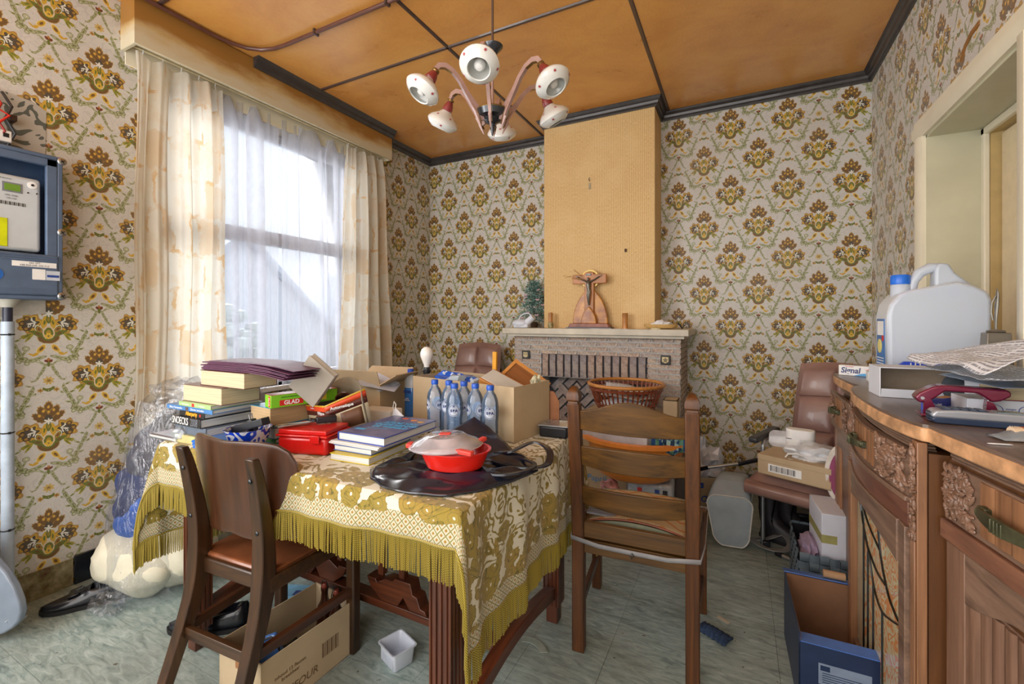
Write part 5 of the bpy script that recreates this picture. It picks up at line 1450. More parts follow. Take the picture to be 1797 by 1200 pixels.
MB().box(-.10, .10, -.09, -.075, .008, .013).box(-.10, .10, .075, .09, .008, .013).box(-.10, -.085, -.075, .075, .008, .013).box(.085, .10, -.075, .075, .008, .013).build('rim', HW, t)
t = thing('yellow_plank', 'yellow painted wooden slat standing upright in the big box', 'plank', inbox(.015, .085, .01), crz, None, (0, .03, crz))
MB().box(-.011, .011, -.006, .006, 0, .315).build('slat', plain('ochre_yellow_paint', (214, 150, 30), .5, var=.12), t, bevel=.002)
t = crumple('folded_leaflet', 'crumpled patterned paper at the right end of the big box', 'paper', inbox(.265, .06, .16), (.025, .02, .045), plain('patterned_leaflet', (176, 170, 140), .7, var=.3, scale=60), 6)
# black food tub and a leaning brown board behind
t = thing('food_container', 'black food container with clear lid at the far table edge', 'container', (-.665, 1.705, TT+.002), .1)
MB().box(-.06, .055, -.05, .05, 0, .045).build('tub', M['blackplastic'], t, bevel=.008, seg=3)
MB().box(-.064, .059, -.054, .054, .045, .050).build('lid', clear('clear_lid', alpha=.5, col=(196, 204, 214)), t, bevel=.002)
# ================================================================ CHAIRS
# curved plywood back chair (near left). local x right, y forward
t = thing('dining_chair', 'dark wooden chair with curved plywood back pushed in at near left', 'chair', (-1.463, .868, 0), .065)
W0, W1 = M['dkwood'], M['dkwoodx']
for s in (-1, 1):
    mb = MB()
    path = [(s*.165, -.135, 0), (s*.162, -.075, .16), (s*.157, -.02, .33), (s*.155, .0, .45), (s*.157, -.004, .60), (s*.163, -.03, .76), (s*.166, -.048, .835)]
    ws = [.036, .038, .044, .050, .048, .042, .036]; hs = [.034, .038, .046, .052, .042, .032, .024]
    rings = []
    N = 24
    def cr(a, b, c, d, f): return .5*((2*b)+(-a+c)*f+(2*a-5*b+4*c-d)*f*f+(-a+3*b-3*c+d)*f**3)
    for k in range(N+1):
        q = k/N*(len(path)-1); i = min(int(q), len(path)-2); f_ = q-i
        g = lambda L: cr(L[max(i-1, 0)], L[i], L[i+1], L[min(i+2, len(L)-1)], f_)
        p = Vector([g([pp_[j] for pp_ in path]) for j in range(3)]); w_ = g(ws)/2; h_ = g(hs)/2
        rings.append([mb.vv((p.x+a*w_, p.y+b_*h_, p.z)) for a, b_ in ((-1, -1), (1, -1), (1, 1), (-1, 1))])
    for a, c_ in zip(rings, rings[1:]):
        for i in range(4): j = (i+1) % 4; mb.ff([a[i], a[j], c_[j], c_[i]])
    mb.ff(rings[0][::-1]); mb.ff(rings[-1])
    lg = mb.build('leg', W0, t, bevel=.004)
    for z, y in ((.60, -.024), (.765, -.047)):
        MB().lathe([(.007, 0), (.007, .003), (.004, .005), (0, .005)], 12, cap=False).build('bolt', M['darkmetal'], lg, loc=(s*.159, y, z), rot=(PI/2, 0, 0))
outl = [(0, .862), (.06, .866), (.12, .868), (.165, .862), (.195, .84), (.212, .80), (.214, .755), (.205, .71), (.196, .675), (.196, .645), (.205, .612), (.214, .590), (.207, .568), (.185, .556), (.16, .566), (.13, .556), (.09, .549), (.045, .552), (0, .560)]
def cv(x): return -.012+.95*x*x
mb = MB(); n = 24; rows = []
def zr(x, top):
    pts = [p for p in (outl[:6] if top else outl[11:][::-1])]
    pts = sorted(pts)
    for a, b_ in zip(pts, pts[1:]):
        if a[0] <= x <= b_[0]: f_ = (x-a[0])/(b_[0]-a[0]+1e-9); return a[1]+(b_[1]-a[1])*f_
    return pts[-1][1]
def halfw(z):
    pts = sorted([(p[1], p[0]) for p in outl[4:14]])
    for a, b_ in zip(pts, pts[1:]):
        if a[0] <= z <= b_[0]: return a[1]+(b_[1]-a[1])*(z-a[0])/(b_[0]-a[0]+1e-9)
    return pts[0][1] if z < pts[0][0] else pts[-1][1]
def board(side):
    def fn(u, v):
        x0 = (u-.5)*2
        zb, zt = zr(abs(x0)*.185, False), zr(abs(x0)*.195, True)
        z = zb+(zt-zb)*v
        x = x0*halfw(min(max(z, .556), .84))*1.15
        lean = -.10*(z-.60) if z > .60 else 0
        return (x, cv(x)+lean+.022+(side*.005), z)
    return fn
mb = MB().grid(30, 24, board(0)); mb.build('backrest', wood('plywood_walnut', (50, 27, 13), (86, 48, 25), 2, .28, .6, .05, .5), t, solid=.011, bevel=.002)
MB().prism([(-.18, .0), (.18, .0), (.205, .38), (-.205, .38)], .405, .455, 'z').build('seat_frame', W1, t, bevel=.006)
MB().prism([(-.172, .012), (.172, .012), (.195, .385), (-.195, .385)], .450, .468, 'z').build('seat', plain('brown_leatherette_seat', (130, 76, 46), .35, var=.12, coat=.3), t, bevel=.012, seg=3)
for s in (-1, 1):
    MB().prism([(s*.19-.019, .345-.019), (s*.19+.019, .345-.019), (s*.19+.019, .345+.019), (s*.19-.019, .345+.019)], 0, .41, 'z').build('leg', W0, t, bevel=.006)
    MB().bar((s*.160, -.05, .235), (s*.19, .335, .235), .018, .032).build('stretcher', M['dkwoody'], t, bevel=.002)
MB().bar((-.155, -.045, .235), (.155, -.045, .235), .018, .036).build('stretcher', W1, t, bevel=.002)

# ladder-back chair: back towards us
OK, OKX = M['oak'], M['oakx']
def lean(z): return -.075*max(0, z-.46)/.54
t = thing('dining_chair', 'oak ladder-back chair with four slats and grey cushion, right of table', 'chair', (-.343, 1.635, 0), .063)
for s in (-1, 1):
    mb = MB()
    rg = [[mb.vv((s*.2+a*.023, b_*.020+lean(z), z)) for a, b_ in ((-1, -1), (1, -1), (1, 1), (-1, 1))] for z in (0, .44, .50, .945)]
    for p_, q_ in zip(rg, rg[1:]):
        for i in range(4): j = (i+1) % 4; mb.ff([p_[i], p_[j], q_[j], q_[i]])
    mb.ff(rg[0][::-1]); mb.ff(rg[-1])
    lg = mb.build('leg', OK, t, bevel=.004)
    mb = MB().at((s*.2, lean(.97), 0)); R_ = math.sqrt(2)*.022
    mb.lathe([(R_*.8, .945), (R_*.78, .952), (R_*1.03, .958), (R_*1.05, .974), (R_*.9, .985), (R_*.45, 1.004), (0, 1.009)], 4, a0=PI/4, cap=False)
    mb.build('finial', OK, lg, bevel=.002)
    MB().prism([(s*.225-.02, .40), (s*.225+.02, .40), (s*.225+.02, .44), (s*.225-.02, .44)], 0, .44, 'z').build('leg', OK, t, bevel=.004)
    MB().bar((s*.203, .02, .15), (s*.222, .40, .15), .020, .034).build('stretcher', M['dkwoody'], t, bevel=.002)
    MB().bar((s*.20, .02, .415), (s*.222, .40, .415), .022, .06).build('seat_rail', M['oakx'], t, bevel=.002)
def slat(zc, hl, hm, rise, th=.016):
    """curved slat: zc centre, hl height at ends, hm height at the middle, rise of the middle top"""
    mb = MB(); n = 20; rings = []
    for k in range(n+1):
        u = k/n*2-1; x = u*.182; y = -.004-.030*(1-u*u); c_ = (1-u*u)**1.5 if rise else (1-u*u)
        if rise: bell = .5+.5*math.cos(PI*u); zt = zc+hl/2+rise*bell; zb = zc-hl/2-(hm)*bell
        else: zt = zc+hl/2+.006*(1-u*u); zb = zc-hl/2-hm*(1-u*u)
        rings.append([mb.vv((x, y+a*th/2+lean(z), z)) for a, z in ((-1, zb), (1, zb), (1, zt), (-1, zt))])
    for a, c_ in zip(rings, rings[1:]):
        for i in range(4): j = (i+1) % 4; mb.ff([a[i], a[j], c_[j], c_[i]])
    mb.ff(rings[0][::-1]); mb.ff(rings[-1]); return mb
slat(.885, .072, .002, .044).build('slat', OKX, t, bevel=.003)
slat(.752, .070, .010, 0).build('slat', OKX, t, bevel=.003)
slat(.600, .064, .014, 0).build('slat', OKX, t, bevel=.003)
MB().bar((-.18, -.002, .463), (.18, -.002, .463), .020, .060).build('slat', OKX, t, bevel=.003)
MB().bar((-.2, .42, .415), (.2, .42, .415), .024, .06).build('seat_rail', OKX, t, bevel=.002)
MB().bar((-.18, .0, .40), (.18, .0, .40), .018, .05).build('seat_rail', OKX, t, bevel=.002)
MB().prism([(-.19, .01), (.19, .01), (.215, .43), (-.215, .43)], .435, .455, 'z').build('seat', plain('rush_seat', (150, 120, 76), .8, var=.2, scale=50), t)
def cush(u, v, z0, h):
    return None
CG = plain('grey_green_felt_cushion', (132, 134, 112), .9, var=.06)
t2 = thing('seat_cushion', 'grey green domed seat cushion with rust piping on the ladder-back chair', 'cushion', (-.343-.013*0, 1.635, .456), .063)
MB().grid(20, 20, lambda u, v: ((u-.5)*.355*(1+.12*v), .035+.36*v, .012+.036*(max(0, math.sin(PI*min(max(u, .001), .999)))**.6)*(1-.55*v))).build('top', CG, t2, solid=.003)
MB().box(-.176, .176, .032, .40, 0, .014).build('base', CG, t2, bevel=.005)
def rimp(u): return ((u-.5)*.365, .030, .014+.036*max(0, math.sin(PI*u))**.6*1.0)
MB().tube([rimp(k/24) for k in range(25)], .004, 8).build('piping', plain('rust_piping', (134, 70, 40), .5), t2)
MB().grid(20, 1, lambda u, v: ((u-.5)*.36, .028, .0+v*(.010+.034*max(0, math.sin(PI*u))**.6))).build('front', CG, t2, solid=.002)
CNE = NT('cane_patterned_cloth'); uvn = CNE.coord('UV'); s_ = CNE.sep(uvn)
ck = CNE.new('ShaderNodeTexChecker'); CNE.put(ck.inputs[0], uvn); ck.inputs['Scale'].default_value = 200; ck.inputs[1].default_value = C(206, 190, 156); ck.inputs[2].default_value = C(166, 132, 90)
zg = CNE.math('FRACT', CNE.math('MULTIPLY', CNE.math('ADD', s_[1], CNE.math('MULTIPLY', CNE.math('ABSOLUTE', CNE.math('SUBTRACT', CNE.math('FRACT', CNE.math('MULTIPLY', s_[0], 9)), .5)), .11)), 12))
CNE.base(CNE.mix(CNE.math('LESS_THAN', zg, .2), ck.outputs[0], C(186, 120, 66))); CNE.rough(.85)
t2 = thing('woven_seat_mat', 'woven cane patterned mat lying over the chair cushion', 'seat mat', (-.343, 1.635, .462), .063)
MB().grid(24, 24, lambda u, v: ((u-.5)*.36, .034+.34*v, .010+.036*(max(0, math.sin(PI*min(max(u, .001), .999)))**.6)*(1-.5*v)), su=.36, sv=.42).build('mat', CNE.m, t2, solid=.002)
# elastic band tied round the seat frame
t2 = thing('elastic_band', 'white elastic strap tied round the ladder-back chair seat frame', 'strap', (-.343, 1.635, .432), .063)
P = [(-.225, -.024), (-.12, -.027), (0, -.028), (.12, -.027), (.225, -.024), (.24, .1), (.25, .42), (.245, .445), (-.245, .445), (-.25, .42), (-.24, .1), (-.225, -.024)]
mb = MB(); rings = []
for k, (x, y) in enumerate(P):
    sag = -.014 if 0 < k < 4 else 0
    rings.append([mb.vv((x*(1+d), y, sag+z)) for d, z in ((0, -.008), (0, .008))])
for a, c_ in zip(rings, rings[1:]): mb.ff([a[0], c_[0], c_[1], a[1]])
mb.build('band', plain('grey_white_elastic', (150, 150, 154), .8), t2, solid=.002)
MB().tube([(.0, -.032, -.014), (.008, -.038, -.018), (.0, -.038, -.03), (-.006, -.034, -.02)], .002, 6).build('knot', M['darkmetal'], t2)

# vinyl armchairs with tubular frames
VN = NT('mauve_brown_vinyl'); n = VN.noise(VN.coord(), 90, 3); n2 = VN.noise(VN.coord(), 4, 3)
VN.base(VN.ramp(n2, [(.35, C(122, 90, 82)), (.7, C(152, 120, 110))]).outputs[0]); VN.rough(.34); VN.b.inputs['Coat Weight'].default_value = .2; VN.bump(n, .12, .0008)
TUBE = plain('aluminium_tube', (180, 184, 188), .3, .85, .05)
def armchair(loc, rz, label, group='brown vinyl armchairs'):
    t = thing('armchair', label, 'armchair', loc, rz, group)
    # seat cushion, front edge rolled; local +y is the back
    def seat(u, v):
        x = (u-.5)*.62; y = -.27+.50*v; e = min(1, min(u, 1-u)*9)*1.0; f_ = min(1, v*7)
        return (x, y, .385+.05*(e**.5)*(f_**.5)+.03*(1-v)*f_+.006*math.sin(PI*u))
    MB().grid(24, 20, seat).build('seat', VN.m, t)
    MB().box(-.31, .31, -.268, .23, .345, .39).build('seat_underside', VN.m, t, bevel=.02, seg=3)
    MB().tube([(-.31, -.268, .375), (.31, -.268, .375)], .038, 14).build('front_roll', VN.m, t)
    # back: 2 x 3 quilted pads, leaning
    def bk(u, v):
        x = (u-.5)*.46*(1-.10*v**3); z = .42+.60*v
        qx = abs(math.sin(PI*u*2))**.35; qz = abs(math.sin(PI*v*3))**.35; e = min(1, min(u, 1-u, v, 1-v)*14)
        return (x, .23+.16*v-.035*qx*qz*e-.015*e, z+.02*math.sin(PI*u)*v)
    MB().grid(48, 60, bk).build('backrest', VN.m, t)
    MB().prism([(-.23, .42), (.23, .42), (.222, .90), (.205, 1.01), (-.205, 1.01), (-.222, .90)], 0, .05, 'y').build('backrest_shell', VN.m, t, loc=(0, .115, .0), rot=(-.262*0, 0, 0), bevel=.02) if False else None
    def bk2(u, v):
        x = (u-.5)*.46*(1-.10*v**3); z = .42+.60*v; return (x, .23+.16*v+.03*min(1, min(u, 1-u, v, 1-v)*12), z+.02*math.sin(PI*u)*v)
    MB().grid(24, 24, bk2).build('backrest_shell', VN.m, t)
    for s in (-1, 1):
        MB().tube([(s*.27, -.12, 0), (s*.27, -.12, .30), (s*.27, -.12, .585), (s*.27, -.10, .605)], .0115, 10).build('leg', TUBE, t)
        MB().tube([(s*.29, .30, 0), (s*.29, .24, .30), (s*.29, .22, .60), (s*.285, .26, .63)], .0115, 10).build('leg', TUBE, t)
        MB().tube([(s*.27, -.12, .32), (s*.24, -.12, .33), (s*.18, -.12, .335)], .010, 8).build('cross_tube', TUBE, t)
        MB().tube([(s*.27, -.10, .605), (s*.28, .22, .61)], .010, 8).build('arm_tube', TUBE, t)
        MB().box(s*.29-.026, s*.29+.026, -.225, .18, .607, .64).build('armrest', plain('charcoal_armrest', (48, 50, 54), .45), t, bevel=.012, seg=3)
    return t
AC = armchair((.385, 2.83, 0), -.36, 'brown vinyl armchair with metal tube frame in the right corner')
armchair((-2.06, 3.08, 0), .10, 'brown vinyl armchair left of the fireplace behind the boxes')
AC.scale = (.92, .92, .96)
# ================================================================ SIDEBOARD
SW = wood('carved_oak_light', (98, 70, 54), (154, 118, 96), 2, .42, 1, .2, .25)
SWG = wood('greyed_oak_along_front', (90, 68, 56), (146, 116, 96), 1, .45, 1, .25, .2)
SWR = wood('orange_ribbed_oak', (108, 72, 48), (168, 120, 84), 2, .4, 1, .2, .25)
SWD = wood('amber_brown_side', (66, 38, 18), (110, 68, 34), 2, .4, .7, .05, .2)
SWT = wood('dull_brown_top', (80, 64, 56), (128, 106, 92), 1, .3, .8, .1, .35)
EDGE = plain('worn_orange_veneer_edge', (200, 152, 110), .45, var=.22, scale=22, bump=.2)
BRONZE = plain('verdigris_bronze', (92, 92, 68), .4, .6, .25, 30)
sb = thing('sideboard', 'long carved oak sideboard with bowed centre along the right wall', 'sideboard', (.58, 1.72, 0)); SO = Vector(sb.location)
def sbb(mb, nm, m, par=None, **k):
    mb.v = [tuple(Vector(p)-SO) for p in mb.v]; return mb.build(nm, m, par or sb, **k)
BULGE = [(.402, 2.098), (.380, 2.072), (.358, 2.0), (.346, 1.88), (.343, 1.74), (.347, 1.60), (.358, 1.50), (.374, 1.425), (.386, 1.392)]
FARE = [(.400, 2.53), (.384, 2.505), (.380, 2.36), (.388, 2.17), (.402, 2.10)]
NEARE = [(.396, 1.388), (.412, 1.28), (.442, 1.115), (.47, .98), (.50, .90)]
front = FARE+BULGE[1:]+NEARE
def fx(y, ins=0):
    for a, b_ in zip(front, front[1:]):
        if b_[1] <= y <= a[1]: return a[0]+(b_[0]-a[0])*(a[1]-y)/(a[1]-b_[1]+1e-9)+ins
    return front[-1][0]+ins
BK_ = .745
sbb(MB().prism([(x+.002, y) for x, y in front]+[(BK_, .90), (BK_, 2.53)], .992, 1.0, 'z'), 'top', SWT)
# worn veneer edge of the slab follows the serpentine front
def strip(y0, y1, z0, z1, ins, dep, n=None):
    ys = sorted({y0, y1, *[p[1] for p in front if y0 < p[1] < y1]}); 
    ys = sorted(set(ys) | {y0+(y1-y0)*k/8 for k in range(9)})
    return MB().prism([(fx(y, ins), y) for y in ys]+[(fx(y, ins)+dep, y) for y in ys[::-1]], z0, z1, 'z')
sbb(MB().prism(front+[(BK_, .90), (BK_, 2.53)], .958, .992, 'z'), 'edge_banding', EDGE, bevel=.004)
# reeded frieze under the slab, three stretches
for (y0, y1, ins) in ((2.115, 2.50, .022), (1.425, 2.07, .016), (.91, 1.375, .030)):
    for k in range(4):
        z = .926+.008*k; sbb(strip(y0, y1, z, z+.0072, ins-.003*(3-k)*-.6, .03), 'reeded_moulding', SWG, bevel=.0025)
# carcasses
CF = .402
sbb(MB().box(CF+.022, BK_, 2.105, 2.50, .02, .926), 'far_cabinet', SWD)
sbb(MB().box(.40, BK_, 1.395, 2.095, .02, .93), 'centre_cabinet', SWD)
sbb(MB().prism([(.434, 1.385), (.512, .92), (BK_, .92), (BK_, 1.385)], .02, .926, 'z'), 'near_cabinet', SWD)
# carved leaves
def leafcarve(mb, P, a0, a1, z0, z1, n, seed, rose=None, r0=.010):
    """P(a, d, z) -> world point; overlapping carved leaves, petals and berries"""
    rr = random.Random(seed)
    def put(a, z, ra, rz_, rd, ang, d=.003):
        # leaf ellipsoid in the plane of the face
        idx0 = len(mb.v); ca, sa = math.cos(ang), math.sin(ang)
        b2 = MB(); b2.blob((0, 0, 0), (ra, rd, rz_), 8, 5)
        for v_ in b2.v: 
            x, d_, z_ = v_; mb.v.append(tuple(P(a+x*ca-z_*sa, d+d_, z+x*sa+z_*ca)))
        for f_ in b2.f: mb.f.append(tuple(q+idx0 for q in f_)); mb.mi.append(0); mb.uv.append([(0, 0)]*len(f_))
    for k in range(n):
        put(rr.uniform(a0, a1), rr.uniform(z0, z1), r0*rr.uniform(.9, 1.6), r0*rr.uniform(.35, .6), r0*rr.uniform(.4, .7), rr.uniform(0, PI))
    for k in range(n//3): put(rr.uniform(a0, a1), rr.uniform(z0, z1), r0*.4, r0*.4, r0*.5, 0, .005)
    if rose:
        ca_, cz_, R = rose
        for ring_, (cnt, rad, d) in enumerate(((9, 1.0, .002), (7, .72, .006), (5, .42, .010), (1, 0, .013))):
            for k in range(cnt):
                a = 2*PI*k/cnt+ring_*.5; put(ca_+R*rad*math.cos(a), cz_+R*rad*math.sin(a), R*.42, R*.22, R*.28, a+PI/2, d)
def facemap(o, dr_):
    o = Vector((*o, 0)); dv = Vector((*dr_, 0)).normalized(); nv = Vector((-dv.y, dv.x, 0))
    return lambda a, d, z: o+dv*a+nv*d+Vector((0, 0, z))
# face maps: a runs away from the camera, d outwards (-x)
Pn = facemap((.512, .92), (-.078, .465)); Ln = math.hypot(.078, .465)
Pc = facemap((.378, 1.43), (0, 1)); Pf = facemap((.402, 2.105), (0, 1))
def bulge(a): return .034*math.sin(PI*min(max(a, 0), .64)/.64)
Pcb = lambda a, d, z: Pc(a, d+bulge(a), z)
def fbox(P, a0, a1, d0, d1, z0, z1, n=1):
    mb = MB(); prev = None
    rings = []
    for k in range(n+1):
        a = a0+(a1-a0)*k/n; rings.append([mb.vv(P(a, d, z)) for d, z in ((d0, z0), (d1, z0), (d1, z1), (d0, z1))])
    for r, q in zip(rings, rings[1:]):
        for i in range(4): j = (i+1) % 4; mb.ff([r[i], r[j], q[j], q[i]])
    mb.ff(rings[0][::-1]); mb.ff(rings[-1]); return mb
def ribs(P, a0, a1, n, z0, z1, d, par, m, wfrac=.8, nm='rib'):
    w_ = (a1-a0)/n
    for k in range(n):
        c_ = a0+w_*(k+.5); mb = MB(); pts = [(c_-w_*wfrac/2, 0), (c_-w_*wfrac/2, d*.5), (c_-w_*wfrac*.25, d), (c_+w_*wfrac*.25, d), (c_+w_*wfrac/2, d*.5), (c_+w_*wfrac/2, 0)]
        lo = [mb.vv(P(a, dd, z0)) for a, dd in pts]; hi = [mb.vv(P(a, dd, z1)) for a, dd in pts]
        mb.ff(lo); mb.ff(hi[::-1])
        for i in range(6): j = (i+1) % 6; mb.ff([lo[j], lo[i], hi[i], hi[j]])
        sbb(mb, nm, m, par)
def handle(P, ac, zc, L, par, s=1.0):
    mb = MB()
    pts = [P(ac-L/2+L*k/10, .018+.010*math.sin(PI*k/10), zc+.004*math.cos(PI*k/10)) for k in range(11)]
    rings = []
    for k, p in enumerate(pts):
        hgt = (.011+.006*(1-abs(k-5)/5))*s; a = ac-L/2+L*k/10
        d0 = .018+.012*math.sin(PI*k/10)
        rings.append([mb.vv(P(a, d, z)) for d, z in ((d0-.003, zc-hgt*.8), (d0+.004, zc-hgt*.8), (d0+.004, zc+hgt*.8), (d0-.003, zc+hgt*.8))])
    for r, q in zip(rings, rings[1:]):
        for i in range(4): j = (i+1) % 4; mb.ff([r[i], r[j], q[j], q[i]])
    mb.ff(rings[0][::-1]); mb.ff(rings[-1])
    for k in range(4):     # raised bars across the middle
        a = ac-.012*s+.008*s*k; b2 = fbox(P, a-.0018*s, a+.0018*s, .028, .036, zc-.013*s, zc+.010*s); off = len(mb.v); mb.v += b2.v; mb.f += [tuple(q+off for q in f_) for f_ in b2.f]; mb.mi += b2.mi; mb.uv += b2.uv
    h_ = sbb(mb, 'handle', BRONZE, par, bevel=.001)
    for e in (-1, 1):
        a = ac+e*L*.5
        # end block standing off the drawer with a rounded knuckle
        b3 = MB(); cpt = P(a, .010, zc); b3.blob(cpt, (.012*s, .009*s, .012*s), 12, 8)
        sbb(b3, 'handle_post', BRONZE, h_)
        sbb(fbox(P, a-.010*s, a+.010*s, 0, .016, zc-.010*s, zc+.010*s), 'handle_post', BRONZE, h_, bevel=.003)
# far drawer, slightly pulled
Pfd = facemap((.372, 2.10), (0, 1))
dw = sbb(fbox(Pfd, 0, .39, -.018, 0, .775, .925), 'drawer', SWG, bevel=.002)
sbb(fbox(Pfd, .004, .386, -.30, -.018, .785, .905), 'drawer_box', SWD, dw)
ribs(Pfd, .14, .27, 4, .80, .915, .004, dw, SWR)
mb = MB(); leafcarve(mb, Pfd, .025, .10, .81, .91, 26, 3, (.065, .86, .020), .008); leafcarve(mb, Pfd, .30, .37, .81, .91, 20, 4, (.335, .86, .018), .008); sbb(mb, 'carving', SW, dw)
handle(Pfd, .20, .865, .085, dw)
# far door
fd = sbb(fbox(Pf, .003, .06, -.0, .012, .04, .765), 'door', SWG)
sbb(fbox(Pf, .34, .39, -.0, .012, .04, .765), 'stile', SWR, fd); sbb(fbox(Pf, .06, .34, 0, .012, .69, .765), 'rail', SWG, fd); sbb(fbox(Pf, .06, .34, 0, .012, .04, .11), 'rail', SWG, fd)
sbb(fbox(Pf, .06, .34, 0, .004, .11, .69), 'door_panel', wood('purple_brown_panel', (84, 56, 46), (116, 84, 70), 2, .4), fd)
mb = MB(); leafcarve(mb, Pf, .075, .19, .655, .70, 26, 5, None, .008); leafcarve(mb, Pf, .07, .12, .56, .66, 14, 6, None, .008); sbb(mb, 'carving', SW, fd)
ribs(Pf, .28, .34, 2, .11, .69, .01, fd, SWR)
# centre drawer with rose carving and ribs
cd = sbb(fbox(Pcb, .012, .635, -.02, 0, .805, .924, 12), 'drawer', SWG)
ribs(Pcb, .20, .44, 7, .822, .920, .0045, cd, SWR)
mb = MB(); leafcarve(mb, Pcb, .02, .18, .818, .920, 85, 11, (.11, .872, .034), .011); leafcarve(mb, Pcb, .46, .62, .818, .920, 70, 12, (.54, .872, .030), .010); sbb(mb, 'carving', SW, cd)
handle(Pcb, .33, .868, .12, cd)
# curved rails below
sbb(fbox(Pcb, .008, .64, -.02, .010, .795, .808, 12), 'bead_moulding', SWG, bevel=.003)
sbb(fbox(Pcb, .008, .64, -.02, .004, .735, .795, 12), 'curved_rail', wood('plum_brown_rail', (88, 56, 46), (128, 86, 70), 1, .35), bevel=.002)
# leaded glass door in the centre
PAT = NT('orange_marbled_glass'); n = PAT.noise(PAT.coord(), 12, 1, .3, 2.6)
iso = PAT.math('ABSOLUTE', PAT.math('SUBTRACT', PAT.math('FRACT', PAT.math('MULTIPLY', n, 4)), .5))
PAT.base(PAT.mix(PAT.ramp(iso, [(.16, (1, 1, 1, 1)), (.24, (0, 0, 0, 1))]).outputs[0], C(216, 204, 166), C(222, 150, 96))); PAT.rough(.18); PAT.b.inputs['Coat Weight'].default_value = .5
PALE = plain('pale_green_glass', (158, 160, 136), .15, var=.12, coat=.6); BLK2 = M['darkmetal']
door = sbb(fbox(Pc, .555, .60, -.005, .022, .05, .735), 'door', SWR, bevel=.002)
sbb(fbox(Pc, .0, .048, -.005, .014, .05, .735), 'stile', SWG, door, bevel=.002)
sbb(fbox(Pc, .048, .555, -.005, .014, .05, .11), 'rail', SWG, door, bevel=.002)
# arched head of the door: deeper towards the camera
mb = MB(); n_ = 16; rings = []
for k in range(n_+1):
    a = .048+.507*k/n_; zb = .645+.03*math.sin(PI*k/n_)-.02
    rings.append([mb.vv(Pc(a, d, z)) for d, z in ((-.005, zb), (.014+bulge(a)*.5, zb), (.010+bulge(a), .735), (-.005, .735))])
for r, q in zip(rings, rings[1:]):
    for i in range(4): j = (i+1) % 4; mb.ff([r[i], r[j], q[j], q[i]])
mb.ff(rings[0][::-1]); mb.ff(rings[-1]); sbb(mb, 'arched_head', SWG, door, bevel=.002)
gl_ = [(.048, .235, .11, .66, PAT.m), (.235, .335, .11, .655, PAT.m), (.335, .40, .11, .65, PAT.m), (.40, .455, .11, .65, PAT.m), (.455, .555, .11, .64, PALE)]
for a0, a1, z0, z1, m_ in gl_: sbb(fbox(Pc, a0+.0012, a1-.0012, -.003, .002, z0, z1), 'pane', m_, door)
def came(pts):
    # smooth line through (y, z) points
    P_ = [Pc(y-1.43, .004, z) for y, z in pts]; Q = []
    for i in range(len(P_)-1):
        a, b_, c_, d_ = P_[max(i-1, 0)], P_[i], P_[i+1], P_[min(i+2, len(P_)-1)]
        for k in range(5):
            s = k/5; Q.append(.5*((2*b_)+(-a+c_)*s+(2*a-5*b_+4*c_-d_)*s*s+(-a+3*b_-3*c_+d_)*s**3))
    Q.append(P_[-1]); sbb(MB().tube(Q, .0032, 6), 'lead_came', BLK2, door)
came([(1.945, .64), (1.912, .587), (1.852, .516), (1.766, .486), (1.70, .478), (1.62, .486)])
came([(1.93, .63), (1.898, .563), (1.817, .49), (1.758, .415), (1.675, .388), (1.568, .420), (1.482, .458)])
came([(1.735, .66), (1.712, .629), (1.682, .549), (1.613, .477), (1.544, .455), (1.482, .452)])
came([(1.90, .63), (1.861, .597), (1.783, .573), (1.69, .558)])
for y, z in ((1.885, .56), (1.83, .49), (1.765, .42), (1.665, .39)): came([(y, z), (y, (z+.11)/2), (y, .11)])
# carved and fluted pilasters at both ends of the bow
for (a, sd_) in ((-.038, 21), (.632, 22)):
    c0 = sbb(fbox(Pc, a, a+.036, -.02, .0, .03, .955), 'pilaster', SWR, bevel=.002)
    for k in range(3): sbb(fbox(Pc, a+.003+.0105*k, a+.011+.0105*k, 0, .005, .04, .715), 'flute', SWR, c0, bevel=.002)
    mb = MB(); leafcarve(mb, Pc, a+.006, a+.032, .73, .945, 64, sd_, (a+.018, .725, .013), .0085); sbb(mb, 'carving', SW, c0)
# near section: drawer, rail, door
nd = sbb(fbox(Pn, .0, Ln-.006, -.0, .012, .792, .920), 'drawer', SWG, bevel=.002)
Pn1 = lambda a, d, z: Pn(a, d+.012, z)
ribs(Pn1, .13, .345, 5, .805, .915, .004, nd, SWR, .94)
mb = MB(); leafcarve(mb, Pn1, Ln-.105, Ln-.012, .802, .915, 95, 31, (Ln-.045, .845, .024), .010); leafcarve(mb, Pn1, .01, .11, .805, .912, 50, 32, (.06, .86, .026), .010); sbb(mb, 'carving', SW, nd)
handle(Pn1, .245, .860, .15, nd, 1.15)
sbb(fbox(Pn, 0, Ln-.002, 0, .020, .745, .790), 'rail', wood('plum_brown_near_rail', (100, 66, 52), (142, 98, 76), 1, .35), bevel=.004)
nd2 = sbb(fbox(Pn, Ln-.075, Ln-.012, 0, .012, .04, .742), 'door', SW, bevel=.002)
sbb(fbox(Pn, .005, .06, 0, .012, .04, .742), 'stile', SW, nd2, bevel=.002)
mb = MB(); rings = []
for k in range(17):
    a = .06+(Ln-.075-.06)*k/16; zb = .655+.022*math.cos(2*PI*k/16)*-1
    rings.append([mb.vv(Pn(a, d, z)) for d, z in ((0, zb), (.012, zb), (.012, .742), (0, .742))])
for r, q in zip(rings, rings[1:]):
    for i in range(4): j = (i+1) % 4; mb.ff([r[i], r[j], q[j], q[i]])
mb.ff(rings[0][::-1]); mb.ff(rings[-1]); sbb(mb, 'rail', SWG, nd2, bevel=.002)
sbb(fbox(Pn, .06, Ln-.075, 0, .002, .06, .66), 'door_panel', SW, nd2)
